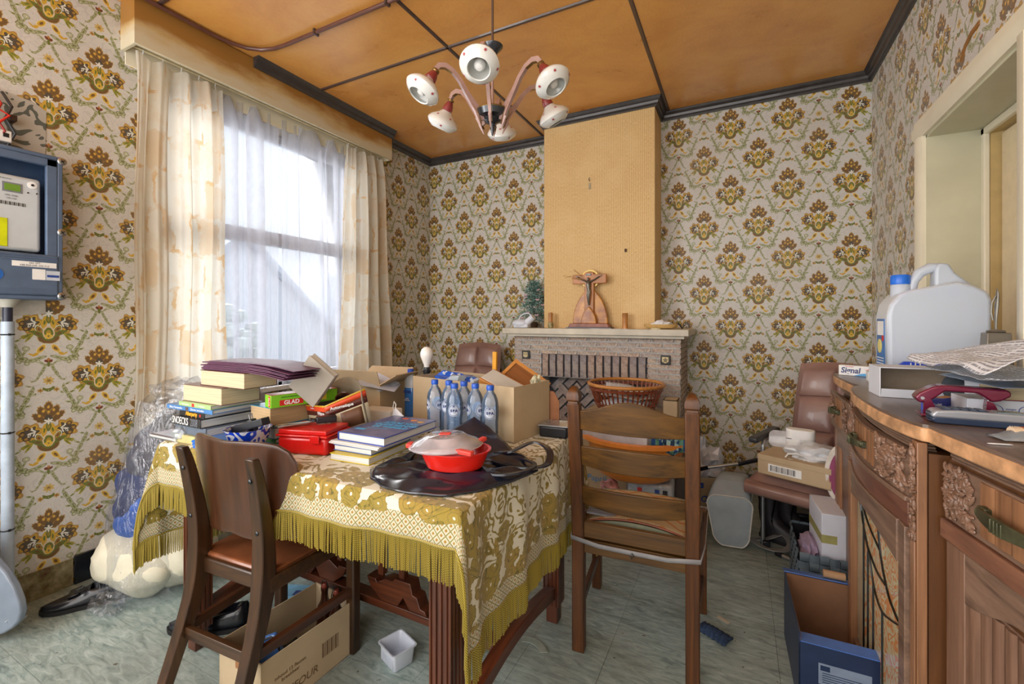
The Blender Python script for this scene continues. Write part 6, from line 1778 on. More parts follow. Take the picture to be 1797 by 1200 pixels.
ribs(Pn, Ln-.245, Ln-.08, 5, .06, .655, .009, nd2, SW, .92)
mb = MB(); leafcarve(mb, Pn, .10, Ln-.25, .25, .62, 120, 41, (.15, .50, .035), .014); sbb(mb, 'carving', SW, nd2)
for (y, x) in ((2.44, .43), (2.44, .70), (.97, .53), (.97, .70)): sbb(MB().box(x-.02, x+.02, y-.02, y+.02, 0, .02), 'foot', SWD)

# ---------------------------------------------------------------- things on the sideboard
ST = 1.001
JUG = NT('milky_polyethylene'); JUG.base(C(222, 232, 246)); JUG.rough(.28); JUG.b.inputs['Transmission Weight'].default_value = .35; JUG.b.inputs['Subsurface Weight'].default_value = .3; JUG.b.inputs['Subsurface Radius'].default_value = (.05, .05, .06)
t = thing('plastic_jerrycan', 'large milky plastic jerrycan with blue cap on the sideboard', 'jerrycan', (.605, 2.10, ST), .02)
def rrect(hx, hy, r, n=5):
    pts = []
    for cx_, cy_, a0 in ((hx-r, hy-r, 0), (-hx+r, hy-r, PI/2), (-hx+r, -hy+r, PI), (hx-r, -hy+r, 1.5*PI)):
        for k in range(n+1): a = a0+PI/2*k/n; pts.append((cx_+r*math.cos(a), cy_+r*math.sin(a)))
    return pts
MB().prism([(-.130, 0), (.130, 0), (.137, .012), (.138, .315), (.128, .342), (.095, .362), (.05, .378), (-.02, .362), (-.075, .352), (-.105, .338), (-.130, .302), (-.138, .26), (-.137, .012)], -.072, .072, 'y').build('body', JUG.m, t, bevel=.026, seg=5)
MB().prism([(.005, .33), (.008, .432), (.02, .447), (.045, .444), (.060, .412), (.088, .384), (.128, .345), (.10, .32)], -.026, .026, 'y').build('handle_back', JUG.m, t, bevel=.014, seg=4)
MB().tube([(-.052, 0, .345), (-.046, 0, .385), (-.028, 0, .415), (0, 0, .432), (.03, 0, .430)], [.015, .016, .017, .018, .018], 14).build('handle', JUG.m, t)
MB().lathe([(.030, .325), (.028, .372), (.024, .378)], 20, c=(-.082, 0, 0)).build('neck', JUG.m, t)
MB().lathe([(.028, .376), (.029, .380), (.029, .406), (.026, .410)], 24, c=(-.082, 0, 0)).build('cap', plain('bright_blue_cap', (30, 110, 220), .3), t)
LBM = plain('blue_picture_label', (40, 110, 180), .3, var=.15, scale=30)
l_ = MB().box(-.1395, -.138, -.044, .044, .03, .25).build('label', LBM, t)
MB().box(-.1402, -.1395, -.036, .036, .19, .242).build('white_text_block', M['white'], l_)
MB().lathe([(0, 0), (.026, 0), (.026, .0006), (0, .0006)], 18).build('lemon_print', plain('lemon_print', (226, 214, 130), .5), l_, loc=(-.1396, .008, .15), rot=(0, -PI/2, 0))
MB().lathe([(0, 0), (.012, 0), (.012, .0006), (0, .0006)], 16).build('red_emblem', M['redprint'], l_, loc=(-.1396, -.028, .18), rot=(0, -PI/2, 0))
for k in range(7): MB().box(-.1402, -.1395, -.038, .038, .045+.010*k, .048+.010*k).build('text_line', M['white'], l_)
# toothpaste carton, white pill box
t = thing('toothpaste_box', 'white toothpaste carton with navy lettering at the far end of sideboard', 'box', (.455, 2.45, ST), -.42)
MB().box(-.055, .075, -.02, .02, 0, .044).build('carton', M['white'], t, bevel=.001)
MB().prism([(-.0, .001), (.075, .001), (.075, .016), (.03, .012)], -.0212, -.0202, 'y').build('blue_swoosh', plain('aqua_print', (70, 160, 220), .4), t)
text('Signal', .034, (-.012, -.0209, .022), (PI/2, 0, 0), plain('navy_letter', (34, 48, 110), .4), t, sx=.92, bold=.0008, shear=.15)
MB().prism([(.038, .028), (.055, .033), (.062, .028), (.055, .030)], -.0212, -.0202, 'y').build('red_swoosh', M['redprint'], t)
text('anti plaque', .007, (-.015, -.0209, .040), (PI/2, 0, 0), M['redprint'], t)
t = thing('pill_box', 'small white medicine box with red print beside the toothpaste', 'box', (.505, 2.26, ST), -.1)
MB().box(-.045, .05, -.035, .035, 0, .038).build('carton', M['white'], t, bevel=.001)
text('EXPRESS', .012, (.005, .0, .0385), (0, 0, .1), M['redprint'], t)
# open white box with leaflet
t = thing('open_white_box', 'open white cardboard box lying on its side with leaflets inside', 'box', (.508, 1.87, ST), .02); t.scale = (1.14, 1, 1)
WC = plain('white_card', (212, 216, 224), .55, var=.02); GYI = plain('grey_brown_card_inside', (150, 132, 112), .8)
MB().box(-.095, -.092, -.05, .07, 0, .092).build('end_wall', WC, t); MB().box(.092, .095, -.05, .07, 0, .092).build('end_wall', WC, t)
MB().box(-.092, .092, -.05, .07, 0, .003).build('bottom_wall', WC, t); MB().box(-.095, .095, -.045, .07, .092, .095).build('top_wall', WC, t, rot=(0, .0, 0)); MB().box(-.092, .092, .066, .069, .003, .092).build('back_wall', GYI, t)
MB().box(-.092, .092, -.0, .002, -.0, .028).build('front_flap', WC, t, loc=(0, -.052, 0), rot=(.25, 0, 0))
MB().box(.0, .045, -.001, .001, .0, .085).build('side_flap', WC, t, loc=(.092, -.05, .003), rot=(0, 0, -.6))
for k in range(3):
    q = thing('leaflet', ['printed leaflet lying at the left inside the open white box', 'printed leaflet lying in the middle of the open white box', 'printed leaflet lying at the right inside the open white box'][k], 'leaflet', (.445+.05*k, 1.865-.01*k, ST+.005+.003*k), .3-.25*k, 'leaflets in the white box')
    MB().box(-.032, .032, -.024, .024, 0, .0015).build('sheet', cov('pale_blue_leaflet', (186, 196, 216), .6), q)
    for j in range(4): MB().box(-.026, .022, -.018+.010*j, -.015+.010*j, .0015, .0018).build('text_line', M['blueprint'], q)
# blue folded towel behind
t = thing('blue_folder', 'blue striped folded booklet behind the open white box', 'booklet', (.55, 1.985, ST), -.1)
MB().prism([(-.07, 0), (.07, 0), (.055, .103), (-.045, .103), (-.06, .09)], -.012, .012, 'y').build('booklet', plain('cobalt_blue', (30, 66, 190), .35), t, bevel=.002)
for k in range(3): MB().box(-.03+.012*k, -.027+.012*k, -.013, -.0121, .02, .10).build('white_stripe', M['white'], t)
# hole punch
MAR = NT('maroon_metallic'); MAR.base(C(112, 26, 56)); MAR.rough(.3); MAR.b.inputs['Metallic'].default_value = .35; MAR.b.inputs['Coat Weight'].default_value = .6
t = thing('hole_punch', 'maroon metal hole punch on the near part of sideboard', 'hole punch', (.495, 1.525, ST), -.06)
MB().box(-.078, .075, -.03, .03, 0, .006).build('base', MAR.m, t, bevel=.002)
MB().box(-.078, .075, -.028, .028, .0, .003).build('tray', clear('clear_base_tray', alpha=.4), t)
for x in (-.062, .052):
    MB().prism([(-.026, .006), (.012, .006), (.020, .030), (.010, .052), (-.004, .052), (-.012, .03)], x-.002, x+.002, 'x').build('bracket', MAR.m, t)
    MB().prism([(x-.012, .006), (x+.02, .006), (x+.004, .045), (x-.008, .050)], -.028, -.025, 'y').build('bracket', MAR.m, t)
    MB().tube([(x, -.008, .004), (x, -.008, .05)], .0035, 10).build('punch_pin', M['metal'], t)
    mb = MB(); 
    mb.tube([(x+.0065*math.cos(a*.9), -.008+.0065*math.sin(a*.9), .010+.0011*a) for a in range(30)], .0011, 5); mb.build('spring', BRONZE, t)
MB().prism([(-.088, .046), (-.080, .058), (-.055, .075), (-.035, .081), (.082, .078), (.088, .072), (.088, .062), (.07, .050), (.055, .046), (.03, .066), (-.03, .066), (-.05, .046), (-.065, .034), (-.08, .034)], -.022, .022, 'y').build('lever', MAR.m, t, bevel=.004, seg=3)
MB().tube([(-.074, -.026, .046), (-.074, .026, .046)], .004, 10).build('pivot', M['metal'], t)
MB().lathe([(.016, 0), (.016, .008), (.013, .010)], 18, c=(.012, -.012, .006)).build('gauge_knob', BRONZE, t)
# handset phone
t = thing('cordless_phone', 'silver and dark blue cordless handset lying on the sideboard edge', 'phone', (.518, 1.435, ST), -.02)
SIL = plain('silver_plastic', (168, 172, 180), .3, .4, .03); DKB = plain('dark_blue_grey_plastic', (44, 58, 82), .3)
MB().prism([(-.105, .006), (-.098, .0), (.115, .0), (.115, .014), (-.098, .016), (-.106, .012)], -.024, .024, 'y').build('lower_shell', DKB, t, bevel=.004, seg=3)
MB().prism([(-.105, .013), (-.106, .022), (-.098, .031), (-.06, .034), (.10, .033), (.115, .028), (.115, .014), (-.098, .014)], -.025, .025, 'y').build('upper_shell', SIL, t, bevel=.005, seg=3)
MB().box(-.085, -.005, -.019, .019, .032, .0355).build('keypad', DKB, t, bevel=.001)
for i in range(5):
    for j in range(3): MB().box(-.080+.015*i, -.070+.015*i, -.015+.012*j, -.007+.012*j, .0355, .037).build('key', plain('key_grey', (92, 104, 120), .4) if (i, j) == (0, 0) else bpy.data.materials['key_grey'], t)
MB().box(.01, .055, -.017, .017, .033, .0352).build('display', plain('lcd_grey', (120, 140, 150), .15, coat=.5), t)
for k in range(4): MB().box(-.108, -.100, -.014, .014, .004+.006*k, .007+.006*k).build('grip_ridge', DKB, t)
text('SAGEM', .006, (.035, -.0247, .006), (PI/2, 0, 0), M['white'], t)
# cartons and books on the right
t = thing('pharmacy_carton', 'flat white medicine carton with oval symbols behind the hole punch', 'box', (.635, 1.60, ST), 0)
MB().box(-.115, .10, -.05, .05, 0, .046).build('carton', WC, t, bevel=.001)
for k in range(3):
    x = -.065+.06*k
    MB().lathe([(.015, 0), (.0165, 0), (.0165, .0006), (.015, .0006)], 24, sy=.8, cap=False).build('oval_symbol', M['blueprint'], t, loc=(x, -.0502, .022), rot=(PI/2, 0, 0))
    MB().box(x-.003, x+.003, -.051, -.0502, .012, .032).build('amber_stripe', plain('amber_print', (190, 140, 60), .5), t)
    text('morgen\nmiddag', .006, (x+.030, -.0507, .022), (PI/2, 0, 0), M['blueprint'], t)
t = book('yellowed thick paperback with torn red back on the white carton', .13, .10, .036, cov('faded_red_cover', (150, 70, 66)), PGY, (.645, 1.60, ST+.047), .12, hard=False); t.rotation_euler.z = .12+PI
t = thing('toothbrush_box', 'blue and orange toothbrush carton leaning under the hole punch', 'box', (.545, 1.600-.02, ST), 0, None, (0, .0, .9)); t.location = (.505, 1.66, ST)
MB().box(-.085, .045, -.012, .012, 0, .030).build('carton', plain('ultramarine_print', (36, 60, 170), .4), t, bevel=.001)
MB().box(-.02, .044, -.011, .011, .030, .0306).build('orange_panel', plain('orange_print', (206, 140, 70), .4), t)
MB().box(.045, .047, -.012, .012, 0, .03).build('white_end', M['white'], t)
text('Zendium', .012, (-.055, -.0124, .016), (PI/2, 0, 0), M['white'], t)
# printed sheets heaped on top
PRN = NT('printed_newspaper'); s_ = PRN.sep(PRN.coord('UV'))
ln = PRN.math('GREATER_THAN', PRN.math('SINE', PRN.math('MULTIPLY', s_[1], 2*PI/.0065)), .1)
wd = PRN.math('GREATER_THAN', PRN.noise(PRN.mp(PRN.coord('UV'), sc=(260, 154, 1)), 1, 1), .42)
col_ = PRN.math('GREATER_THAN', PRN.math('FRACT', PRN.math('DIVIDE', s_[0], .075)), .07)
txt = PRN.math('MULTIPLY', PRN.math('MULTIPLY', ln, wd), col_)
PRN.base(PRN.mix(PRN.math('MULTIPLY', txt, .75), C(222, 224, 230), C(92, 98, 112))); PRN.rough(.6)
def sheet(name, label, P00, P10, P01, P11, amp, seed, m, n=28, cat='paper', group=None):
    P_ = [Vector(p) for p in (P00, P10, P01, P11)]; c0 = sum(P_, Vector())/4
    t = thing(name, label, cat, c0, group=group)
    def fn(u, v):
        p = P_[0]*(1-u)*(1-v)+P_[1]*u*(1-v)+P_[2]*(1-u)*v+P_[3]*u*v
        p = p+Vector((0, 0, amp*(noise.noise(Vector((u*2.2+seed, v*2.2, seed)))+.35*noise.noise(Vector((u*6, v*5+seed, 0))))))
        return p-c0
    MB().grid(n, n, fn, su=(P_[1]-P_[0]).length, sv=(P_[2]-P_[0]).length).build('sheet', m, t, solid=.0006)
    return t
sheet('newspaper', 'large printed sheet heaped over the things at sideboard right', (.462, 1.80, 1.128), (.505, 1.42, 1.122), (.56, 1.86, 1.150), (.735, 1.40, 1.235), .022, 2, PRN.m)
sheet('newspaper', 'second printed sheet bulging under the large one', (.50, 1.78, 1.108), (.515, 1.43, 1.108), (.62, 1.84, 1.125), (.73, 1.42, 1.12), .015, 7, PRN.m)
PH = plain('blue_photo_print', (150, 168, 190), .3, var=.35, scale=9)
sheet('brochure', 'glossy brochure with sky photograph under the printed sheets', (.525, 1.76, 1.085), (.55, 1.46, 1.088), (.70, 1.80, 1.095), (.73, 1.46, 1.10), .010, 12, PH)
t = thing('plain_carton', 'plain white carton supporting the printed sheets at the wall', 'box', (.665, 1.72, ST), .05)
MB().box(-.075, .075, -.055, .055, 0, .082).build('carton', WC, t, bevel=.002)
t = thing('folded_cloth', 'dark grey folded cloth behind the hole punch lever', 'cloth', (.585, 1.795, ST), .2)
MB().blob((0, 0, .045), (.045, .02, .045), 16, 10).blob((.03, 0, .03), (.045, .018, .03), 14, 8).build('cloth', plain('charcoal_cloth', (60, 66, 72), .9, bump=.3), t)
t = thing('metal_ornament', 'slender grey metal ornament on a tapering block by the doorway', 'ornament', (.695, 1.88, ST))
mb = MB(); q0 = [mb.vv((x*.036, y*.03, 0)) for x, y in ((-1, -1), (1, -1), (1, 1), (-1, 1))]; q1 = [mb.vv((x*.027, y*.022, .208)) for x, y in ((-1, -1), (1, -1), (1, 1), (-1, 1))]
mb.ff(q0[::-1]); mb.ff(q1)
for i in range(4): j = (i+1) % 4; mb.ff([q0[i], q0[j], q1[j], q1[i]])
mb.build('block', plain('dull_pewter_block', (120, 114, 104), .4, .5), t, bevel=.003)
MB().lathe([(.020, .208), (.022, .211), (.020, .215), (.006, .218)], 18).build('plate', PW, t)
MB().tube([(0, 0, .215), (0, 0, .25), (.002, 0, .29), (.004, 0, .325), (.003, 0, .342)], [.004, .006, .009, .007, .002], 8, flat=.5).build('blade', PW, t)
MB().tube([(-.006, 0, .245), (-.010, 0, .27), (-.008, 0, .30), (0, 0, .32)], .002, 6).build('scroll', PW, t)
t = thing('tissue_roll', 'small cream paper roll in clear wrap near the sideboard edge', 'roll', (.505, 1.30, ST+.013), .2)
MB().tube([(-.002, 0, 0), (.05, 0, 0)], .0125, 18).build('roll', plain('cream_roll', (226, 200, 168), .7), t)
MB().tube([(.015, 0, .0), (.05, 0, .001)], .0132, 18).build('orange_band', plain('copper_orange', (176, 96, 56), .4), t)
MB().grid(10, 6, lambda u, v: (-.03+.09*u, -.03+.055*v, -.008+.02*math.sin(PI*u)*math.sin(PI*v)-.003)).build('wrap', clear('clear_wrap', alpha=.35), t, solid=.0006)
t = thing('toothpick', 'single pale toothpick lying on the sideboard top', 'toothpick', (.462, 1.228, ST+.0015), .15)
MB().tube([(-.022, 0, 0), (-.015, 0, 0), (.012, 0, 0), (.018, 0, 0)], [.0006, .0014, .0014, .0005], 6).build('stick', M['white'], t)
t = thing('paper_napkin', 'white paper napkin stack at the right edge of the picture', 'napkin', (.53, 1.13, ST), -.1)
for k in range(4): MB().box(-.05, .05, -.045+.001*k, .045, .010*k, .010*k+.009).build('napkin', M['paper'], t, bevel=.003)
# ================================================================ LEFT CORNER
patch = MB(); wall_p = plain('bare_plaster_wall', (186, 178, 166), .9, var=.15, scale=10, bump=.4)
OP = old_paper()
MB().prism([(.45, 1.97), (.838, 1.965), (.842, 2.19), (.80, 2.215), (.70, 2.225), (.62, 2.26), (.45, 2.27)], XL, XL+.003, 'x').build('old_paper_patch', OP, wl)
MB().prism([(.45, 1.25), (.60, 1.235), (.70, 1.26), (.84, 1.275), (.838, 1.36), (.45, 1.36)], XL, XL+.003, 'x').build('old_paper_patch', wall_p, wl)
t = thing('electricity_meter_cabinet', 'blue grey electricity meter cabinet on the wall at picture left', 'meter cabinet', (XL+.003, .652, 1.334))
BG = plain('slate_blue_plastic', (84, 102, 128), .4, var=.05, coat=.2); BGD = plain('slate_blue_dark_inside', (58, 80, 112), .45)
H_, Wd, D_ = .632, .40, .117
MB().box(0, .012, -.2, .208, 0, H_).build('back_plate', BGD, t)
MB().box(.012, D_, .190, .208, .0, H_).box(.012, D_, -.2, -.182, 0, H_).box(.012, D_, -.182, .19, H_-.018, H_).box(.012, D_, -.182, .19, 0, .018).build('case', BG, t, bevel=.004)
MB().box(.095, D_, .155, .190, .19, H_-.018).box(.095, D_, -.182, .190, H_-.05, H_-.018).build('window_rim', BG, t, bevel=.003)
MB().box(.03, D_+.004, -.185, .193, .018, .195).build('lower_cover', BG, t, bevel=.006)
for k in range(3): MB().box(D_+.003, D_+.007, -.18, .19, .165+.010*k, .169+.010*k).build('ridge', BG, t)
for k in range(3): MB().box(D_+.003, D_+.005, -.18, .19, .026+.009*k, .028+.009*k).build('ridge', BG, t)
for z in (.018, .30, .615):
    s_ = MB().lathe([(.016, 0), (.016, .006), (.012, .009), (0, .009)], 20, cap=False).build('screw', M['metal'], t, loc=(D_-.004, .205, z), rot=(0, PI/2, 0))
    MB().box(-.009, .009, -.0018, .0018, .0088, .0098).box(-.0018, .0018, -.009, .009, .0088, .0098).build('cross_slot', M['black'], s_, loc=(0, 0, 0), rot=(0, 0, .6))
mt_ = MB().box(.012, .092, -.15, .146, .205, .52).build('meter', plain('light_grey_meter', (196, 202, 206), .35, var=.02), t, bevel=.014, seg=4)
MB().box(.092, .0935, .030, .088, .446, .486).build('display_frame', M['greyprint'], mt_); MB().box(.0935, .0942, .036, .082, .452, .480).build('lcd', plain('lcd_green', (110, 150, 50), .2, coat=.4), mt_)
MB().lathe([(.015, 0), (.015, .003), (.007, .004), (0, .004)], 20, cap=False).build('optical_port', M['white'], mt_, loc=(.0918, .118, .49), rot=(0, PI/2, 0))
MB().lathe([(.005, 0), (.005, .002), (0, .002)], 12, cap=False).build('port_centre', M['black'], mt_, loc=(.0955, .118, .49), rot=(0, PI/2, 0))
for k in range(18): MB().box(.0922, .0930, .025+.0042*k, .025+.0042*k+(.0012 if k % 3 else .0026), .392, .406).build('barcode_bar', M['black'], mt_)
for y, z in ((.105, .455), (.132, .457)): MB().lathe([(.003, 0), (.003, .002), (0, .002)], 10, cap=False).build('button', M['black'], mt_, loc=(.092, y, z), rot=(0, PI/2, 0))
GP = M['greyprint']
text('kWh  E360', .008, (.0935, .055, .432), (PI/2, 0, PI/2), GP, mt_); text('1.8.0  2.8.0', .007, (.0935, .055, .420), (PI/2, 0, PI/2), GP, mt_); text('2020 electricity', .007, (.0935, .035, .500), (PI/2, 0, PI/2), GP, mt_)
MB().box(.0922, .0945, -.15, .045, .218, .335).build('yellow_sticker', plain('fluorescent_yellow', (214, 222, 10), .4), mt_, bevel=.003)
LABW = M['white']
MB().box(D_+.0042, D_+.0052, -.07+.12, -.07+.255, .138, .160).build('paper_label', LABW, t)
text('ean 541', .011, (D_+.0056, .117, .155), (PI/2, 0, PI/2), GP, t); text('448 820 045 334 717', .011, (D_+.0056, .117, .1435), (PI/2, 0, PI/2), GP, t, sx=.95)
MB().box(D_+.0042, D_+.0052, .110, .150, .085, .130).build('paper_label', LABW, t); MB().box(D_+.0042, D_+.0056, .152, .196, .085, .126).build('breaker_label', plain('pale_label', (200, 208, 220), .5), t)
MB().box(D_+.0056, D_+.0064, .155, .193, .098, .108).build('blue_stripe', M['blueprint'], t)
MB().lathe([(.027, 0), (.027, .001), (0, .001)], 24, cap=False).build('blue_sticker', plain('blue_sticker', (40, 100, 180), .4), t, loc=(D_+.0042, .0, .10), rot=(0, PI/2, 0))
# loose wiring above the cabinet
t = thing('wiring_junction', 'bundle of old cables and white terminal above the meter cabinet', 'cables', (XL+.004, .70, 1.99))
for k, (c_, y0) in enumerate((((170, 40, 30), -.02), ((120, 60, 40), -.04), ((40, 40, 44), .01), ((110, 60, 40), -.06))):
    MB().tube([(.03, y0, -.01), (.05, y0+.02, .05), (.06, y0-.01, .10), (.05, y0+.01, .16), (.02, y0-.01, .22)], .006 if k == 2 else .0045, 8).build('cable', plain('cable_%s' % 'abcd'[k], c_, .4), t)
MB().tube([(.06, -.06, .10), (.065, -.02, .13), (.065, .01, .115), (.06, -.02, .075), (.06, -.07, .06)], .005, 8).build('red_loop', plain('red_cable', (200, 44, 30), .35), t)
MB().box(.01, .05, -.05, .022, .005, .055).build('terminal', LABW, t, bevel=.004); MB().box(.05, .052, -.005, .012, .025, .042).build('socket_hole', M['black'], t)
MB().box(.0, .06, .015, .035, .10, .125).build('clamp', RUST, t, bevel=.003)
# conduit below
t = thing('meter_conduit', 'grey plastic conduit with black cable ties below the meter cabinet', 'pipe', (-2.76, .712, 0))
MB().tube([(0, 0, .10), (0, 0, 1.24)], .020, 20).build('pipe', plain('pale_blue_grey_pvc', (176, 190, 206), .35), t)
MB().tube([(0, 0, 1.235), (0, 0, 1.32)], .0155, 16).build('cable_sleeve', plain('navy_sleeve', (36, 40, 60), .4), t)
MB().lathe([(.020, 1.30), (.032, 1.325), (.040, 1.338)], 20).build('gland', plain('grey_gland', (190, 186, 174), .5), t)
for z in (1.185, .77, .36): MB().lathe([(.0205, z-.003), (.0225, z), (.0205, z+.003)], 20, cap=False).box(.012, .024, -.004, .004, z-.004, z+.005).build('cable_tie', M['black'], t)
# grey board at the very left edge
t = thing('ironing_board', 'rounded grey board with white lettered strip at bottom left edge', 'ironing board', (-2.475, .665, .174), math.atan2(.4545, .8908))
D1 = 1.72/783
pxs = [(-150, 925), (-70, 935), (-25, 958), (0, 985), (15, 1002), (29, 1026), (39, 1052), (42, 1070), (38, 1086), (27, 1098), (12, 1107), (-10, 1114), (-150, 1119)]
MB().prism([((u-30)*D1, (1050-v)*D1) for u, v in pxs][::-1], -.015, .015, 'y').build('board', plain('grey_blue_metal', (128, 140, 156), .35, var=.05, coat=.3), t, bevel=.008, seg=3)
MB().prism([((u-30)*D1, (1050-v)*D1) for u, v in ((-20, 1108), (38, 1048), (42, 1062), (-6, 1113))][::-1], -.0165, -.0148, 'y').build('white_strip', M['white'], t)
text('W.L. Products', .017, ((8-30)*D1, (1050-1085)*D1, 0), (PI/2, 0, 0), M['black'], t)
_o = t.children[-1]; _o.location = ((8-30)*D1, -.0172, (1050-1085)*D1); _o.rotation_euler = Euler((PI/2, -.80, 0))
# ---- clear sack full of bedding
def lump(par, nm, c, r, m, seed, amp=.12, f=3.0, flat=None, sub=4):
    bm = bmesh.new(); bmesh.ops.create_icosphere(bm, subdivisions=sub, radius=1)
    for v in bm.verts:
        d = v.co.normalized(); n = noise.noise(d*f*.6+Vector((seed, 0, 0)))+-.5*abs(noise.noise(d*f*1.1+Vector((0, seed, 0))))+.06*noise.noise(d*f*4+Vector((0, 0, seed)))
        v.co = d*(1+amp*n*1.5)
        v.co = Vector((v.co.x*r[0]+c[0], v.co.y*r[1]+c[1], v.co.z*r[2]+c[2]))
        if flat is not None: v.co.z = max(v.co.z, flat)
    me = bpy.data.meshes.new(nm); bm.to_mesh(me); bm.free(); me.materials.append(m); me.shade_smooth(); me.set_sharp_from_angle(angle=1.0)
    o = bpy.data.objects.new(nm, me); COL.objects.link(o); o.parent = par; return o
t = thing('bedding_sack', 'clear plastic sack stuffed with white duvet, blue and dark cloth', 'bag of bedding', (-2.45, 1.08, 0))
WD = plain('off_white_duvet', (214, 208, 186), .85, var=.04); BLC = plain('royal_blue_cloth', (44, 92, 176), .7, var=.2, scale=8); DKC = plain('dark_grey_cloth', (72, 72, 86), .85, var=.2, scale=6); NVC = plain('navy_cloth', (40, 54, 98), .8, var=.2, scale=6)
lump(t, 'white_duvet', (-.04, -.02, .145), (.25, .15, .15), WD, 1.5, .10, 3, .012)
lump(t, 'white_duvet', (.10, .08, .21), (.20, .14, .20), WD, 5.5, .10, 3, .012)
lump(t, 'blue_cloth', (-.04, .05, .36), (.19, .15, .16), BLC, 3.1, .12, 3)
lump(t, 'navy_cloth', (-.06, .06, .42), (.175, .16, .17), NVC, 7.7, .13, 3)
lump(t, 'dark_cloth', (.0, .10, .60), (.20, .16, .17), DKC, 8.3, .14, 3)
lump(t, 'dark_cloth', (.03, .14, .74), (.15, .12, .09), plain('black_cloth', (34, 34, 40), .8), 9.9, .16, 3)
FILM = NT('clear_wrinkled_film'); FILM.n.remove(FILM.b)
co = FILM.coord(); wv = FILM.noise(FILM.mp(co, sc=(26, 26, 9), rot=(.4, .5, .6)), 1.0, 4, .6, 1.2)
bp = FILM.new('ShaderNodeBump'); FILM.put(bp.inputs['Height'], wv); bp.inputs['Strength'].default_value = .9; bp.inputs['Distance'].default_value = .02
gl_n = FILM.new('ShaderNodeBsdfGlossy'); gl_n.inputs[1].default_value = .18; FILM.l.new(bp.outputs[0], gl_n.inputs['Normal'])
tr_n = FILM.new('ShaderNodeBsdfTransparent'); tr_n.inputs[0].default_value = (.93, .94, .96, 1)
df_n = FILM.new('ShaderNodeBsdfDiffuse'); df_n.inputs[0].default_value = C(200, 204, 214); FILM.l.new(bp.outputs[0], df_n.inputs['Normal'])
mx1 = FILM.new('ShaderNodeMixShader'); FILM.l.new(FILM.ramp(wv, [(.52, (.02, .02, .02, 1)), (.72, (.28, .28, .28, 1))]).outputs[0], mx1.inputs[0]); FILM.l.new(tr_n.outputs[0], mx1.inputs[1]); FILM.l.new(df_n.outputs[0], mx1.inputs[2])
mx2 = FILM.new('ShaderNodeMixShader'); mx2.inputs[0].default_value = .13; FILM.l.new(mx1.outputs[0], mx2.inputs[1]); FILM.l.new(gl_n.outputs[0], mx2.inputs[2]); FILM.l.new(mx2.outputs[0], FILM.out.inputs[0])
def film(u, v):
    a = 2*PI*u; z = .012+.86*v
    cx_ = -.02+.05*v; cy_ = .03+.10*v
    rx = .27*(1-.28*v)*(1 if v < .85 else 1-(v-.85)*1.6); ry = .21*(1-.2*v)
    if v < .1: rx *= .92+.8*v; ry *= .9+v
    k = 1+.07*noise.noise(Vector((math.cos(a)*2, math.sin(a)*2, v*6)))+.03*noise.noise(Vector((math.cos(a)*8, math.sin(a)*8, v*3)))
    return (cx_+rx*k*math.cos(a), cy_+ry*k*math.sin(a), z+.03*noise.noise(Vector((math.cos(a)*3, math.sin(a)*3, 2)))*v)
MB().grid(90, 60, film, wrapu=True).build('film', FILM.m, t)
lump(t, 'gathered_film', (.05, .12, .86), (.16, .12, .10), FILM.m, 4.2, .35, 4)
lump(t, 'film_tail', (.02, -.16, .03), (.09, .05, .035), FILM.m, 6.1, .4, 4, .004)
# shoes
SHB = plain('black_shoe_leather', (22, 24, 32), .28, var=.2, coat=.4); SOLE = plain('black_rubber_sole', (16, 16, 18), .6); INS = plain('dark_insole', (52, 46, 44), .8)
def shoe(loc, rz, label, s=1.0):
    """toe along +x"""
    t = thing('shoe', label, 'shoe', loc, rz, 'black shoes on the floor')
    n = 22
    def wid(u): return (.036+.012*math.sin(PI*min(1, u*1.25))**1.0 if u < .6 else .047*math.sqrt(max(0, 1-((u-.6)/.4)**2))*.98+.0) * (1 if u > .04 else .8)
    def ht(u): return .062+.02*(1-u*2)**2 if u < .42 else .066-.048*((u-.42)/.58)**.8
    mb = MB(); rings = []
    for k in range(n+1):
        u = k/n; w_ = max(.004, wid(u)); h = ht(u); x = (-.145+.29*u)*s
        ring = []
        opening = .05 < u < .47
        for i in range(13):
            a = PI*i/12; cx_ = math.cos(a); sz = math.sin(a)
            z = h*(sz**.75)
            if opening: z = min(z, h*1.0); cx_ = math.copysign(abs(cx_)**.6, cx_)
            ring.append(mb.vv((x, w_*cx_*s, (.016+z)*s)))
        rings.append(ring)
    for k, (a, c_) in enumerate(zip(rings, rings[1:])):
        u = (k+.5)/n
        for i in range(12):
            if .08 < u < .44 and 4 <= i <= 7: continue
            mb.ff([a[i], c_[i], c_[i+1], a[i+1]])
    mb.build('upper', SHB, t, solid=.003)
    mb = MB(); rings = []
    for k in range(n+1):
        u = k/n; w_ = max(.005, wid(u))+.004; x = (-.150+.30*u)*s; lift = .006*max(0, u-.8)*5
        rings.append([mb.vv((x, q*w_*s, (z+lift)*s)) for q, z in ((-1, 0), (1, 0), (1, .018), (-1, .018))])
    for a, c_ in zip(rings, rings[1:]):
        for i in range(4): j = (i+1) % 4; mb.ff([a[i], a[j], c_[j], c_[i]])
    mb.ff(rings[0][::-1]); mb.ff(rings[-1]); mb.build('sole', SOLE, t)
    MB().box(-.12, .0, -.026, .026, .02, .024).build('insole', INS, t)
    MB().box(.005*s, .045*s, -.036, .036, .070, .074).build('strap', SHB, t, bevel=.002, rot=(0, .25, 0)) 
    MB().tube([(.01, .012, .082), (.035, .016, .078), (.035, .03, .07), (.01, .028, .074), (.01, .012, .082)], .0025, 6).build('buckle', M['darkmetal'], t)
    return t
shoe((-2.555, .90, 0), math.atan2(-.233, -.13), 'black pointed loafer with buckle by the wall under the sack')
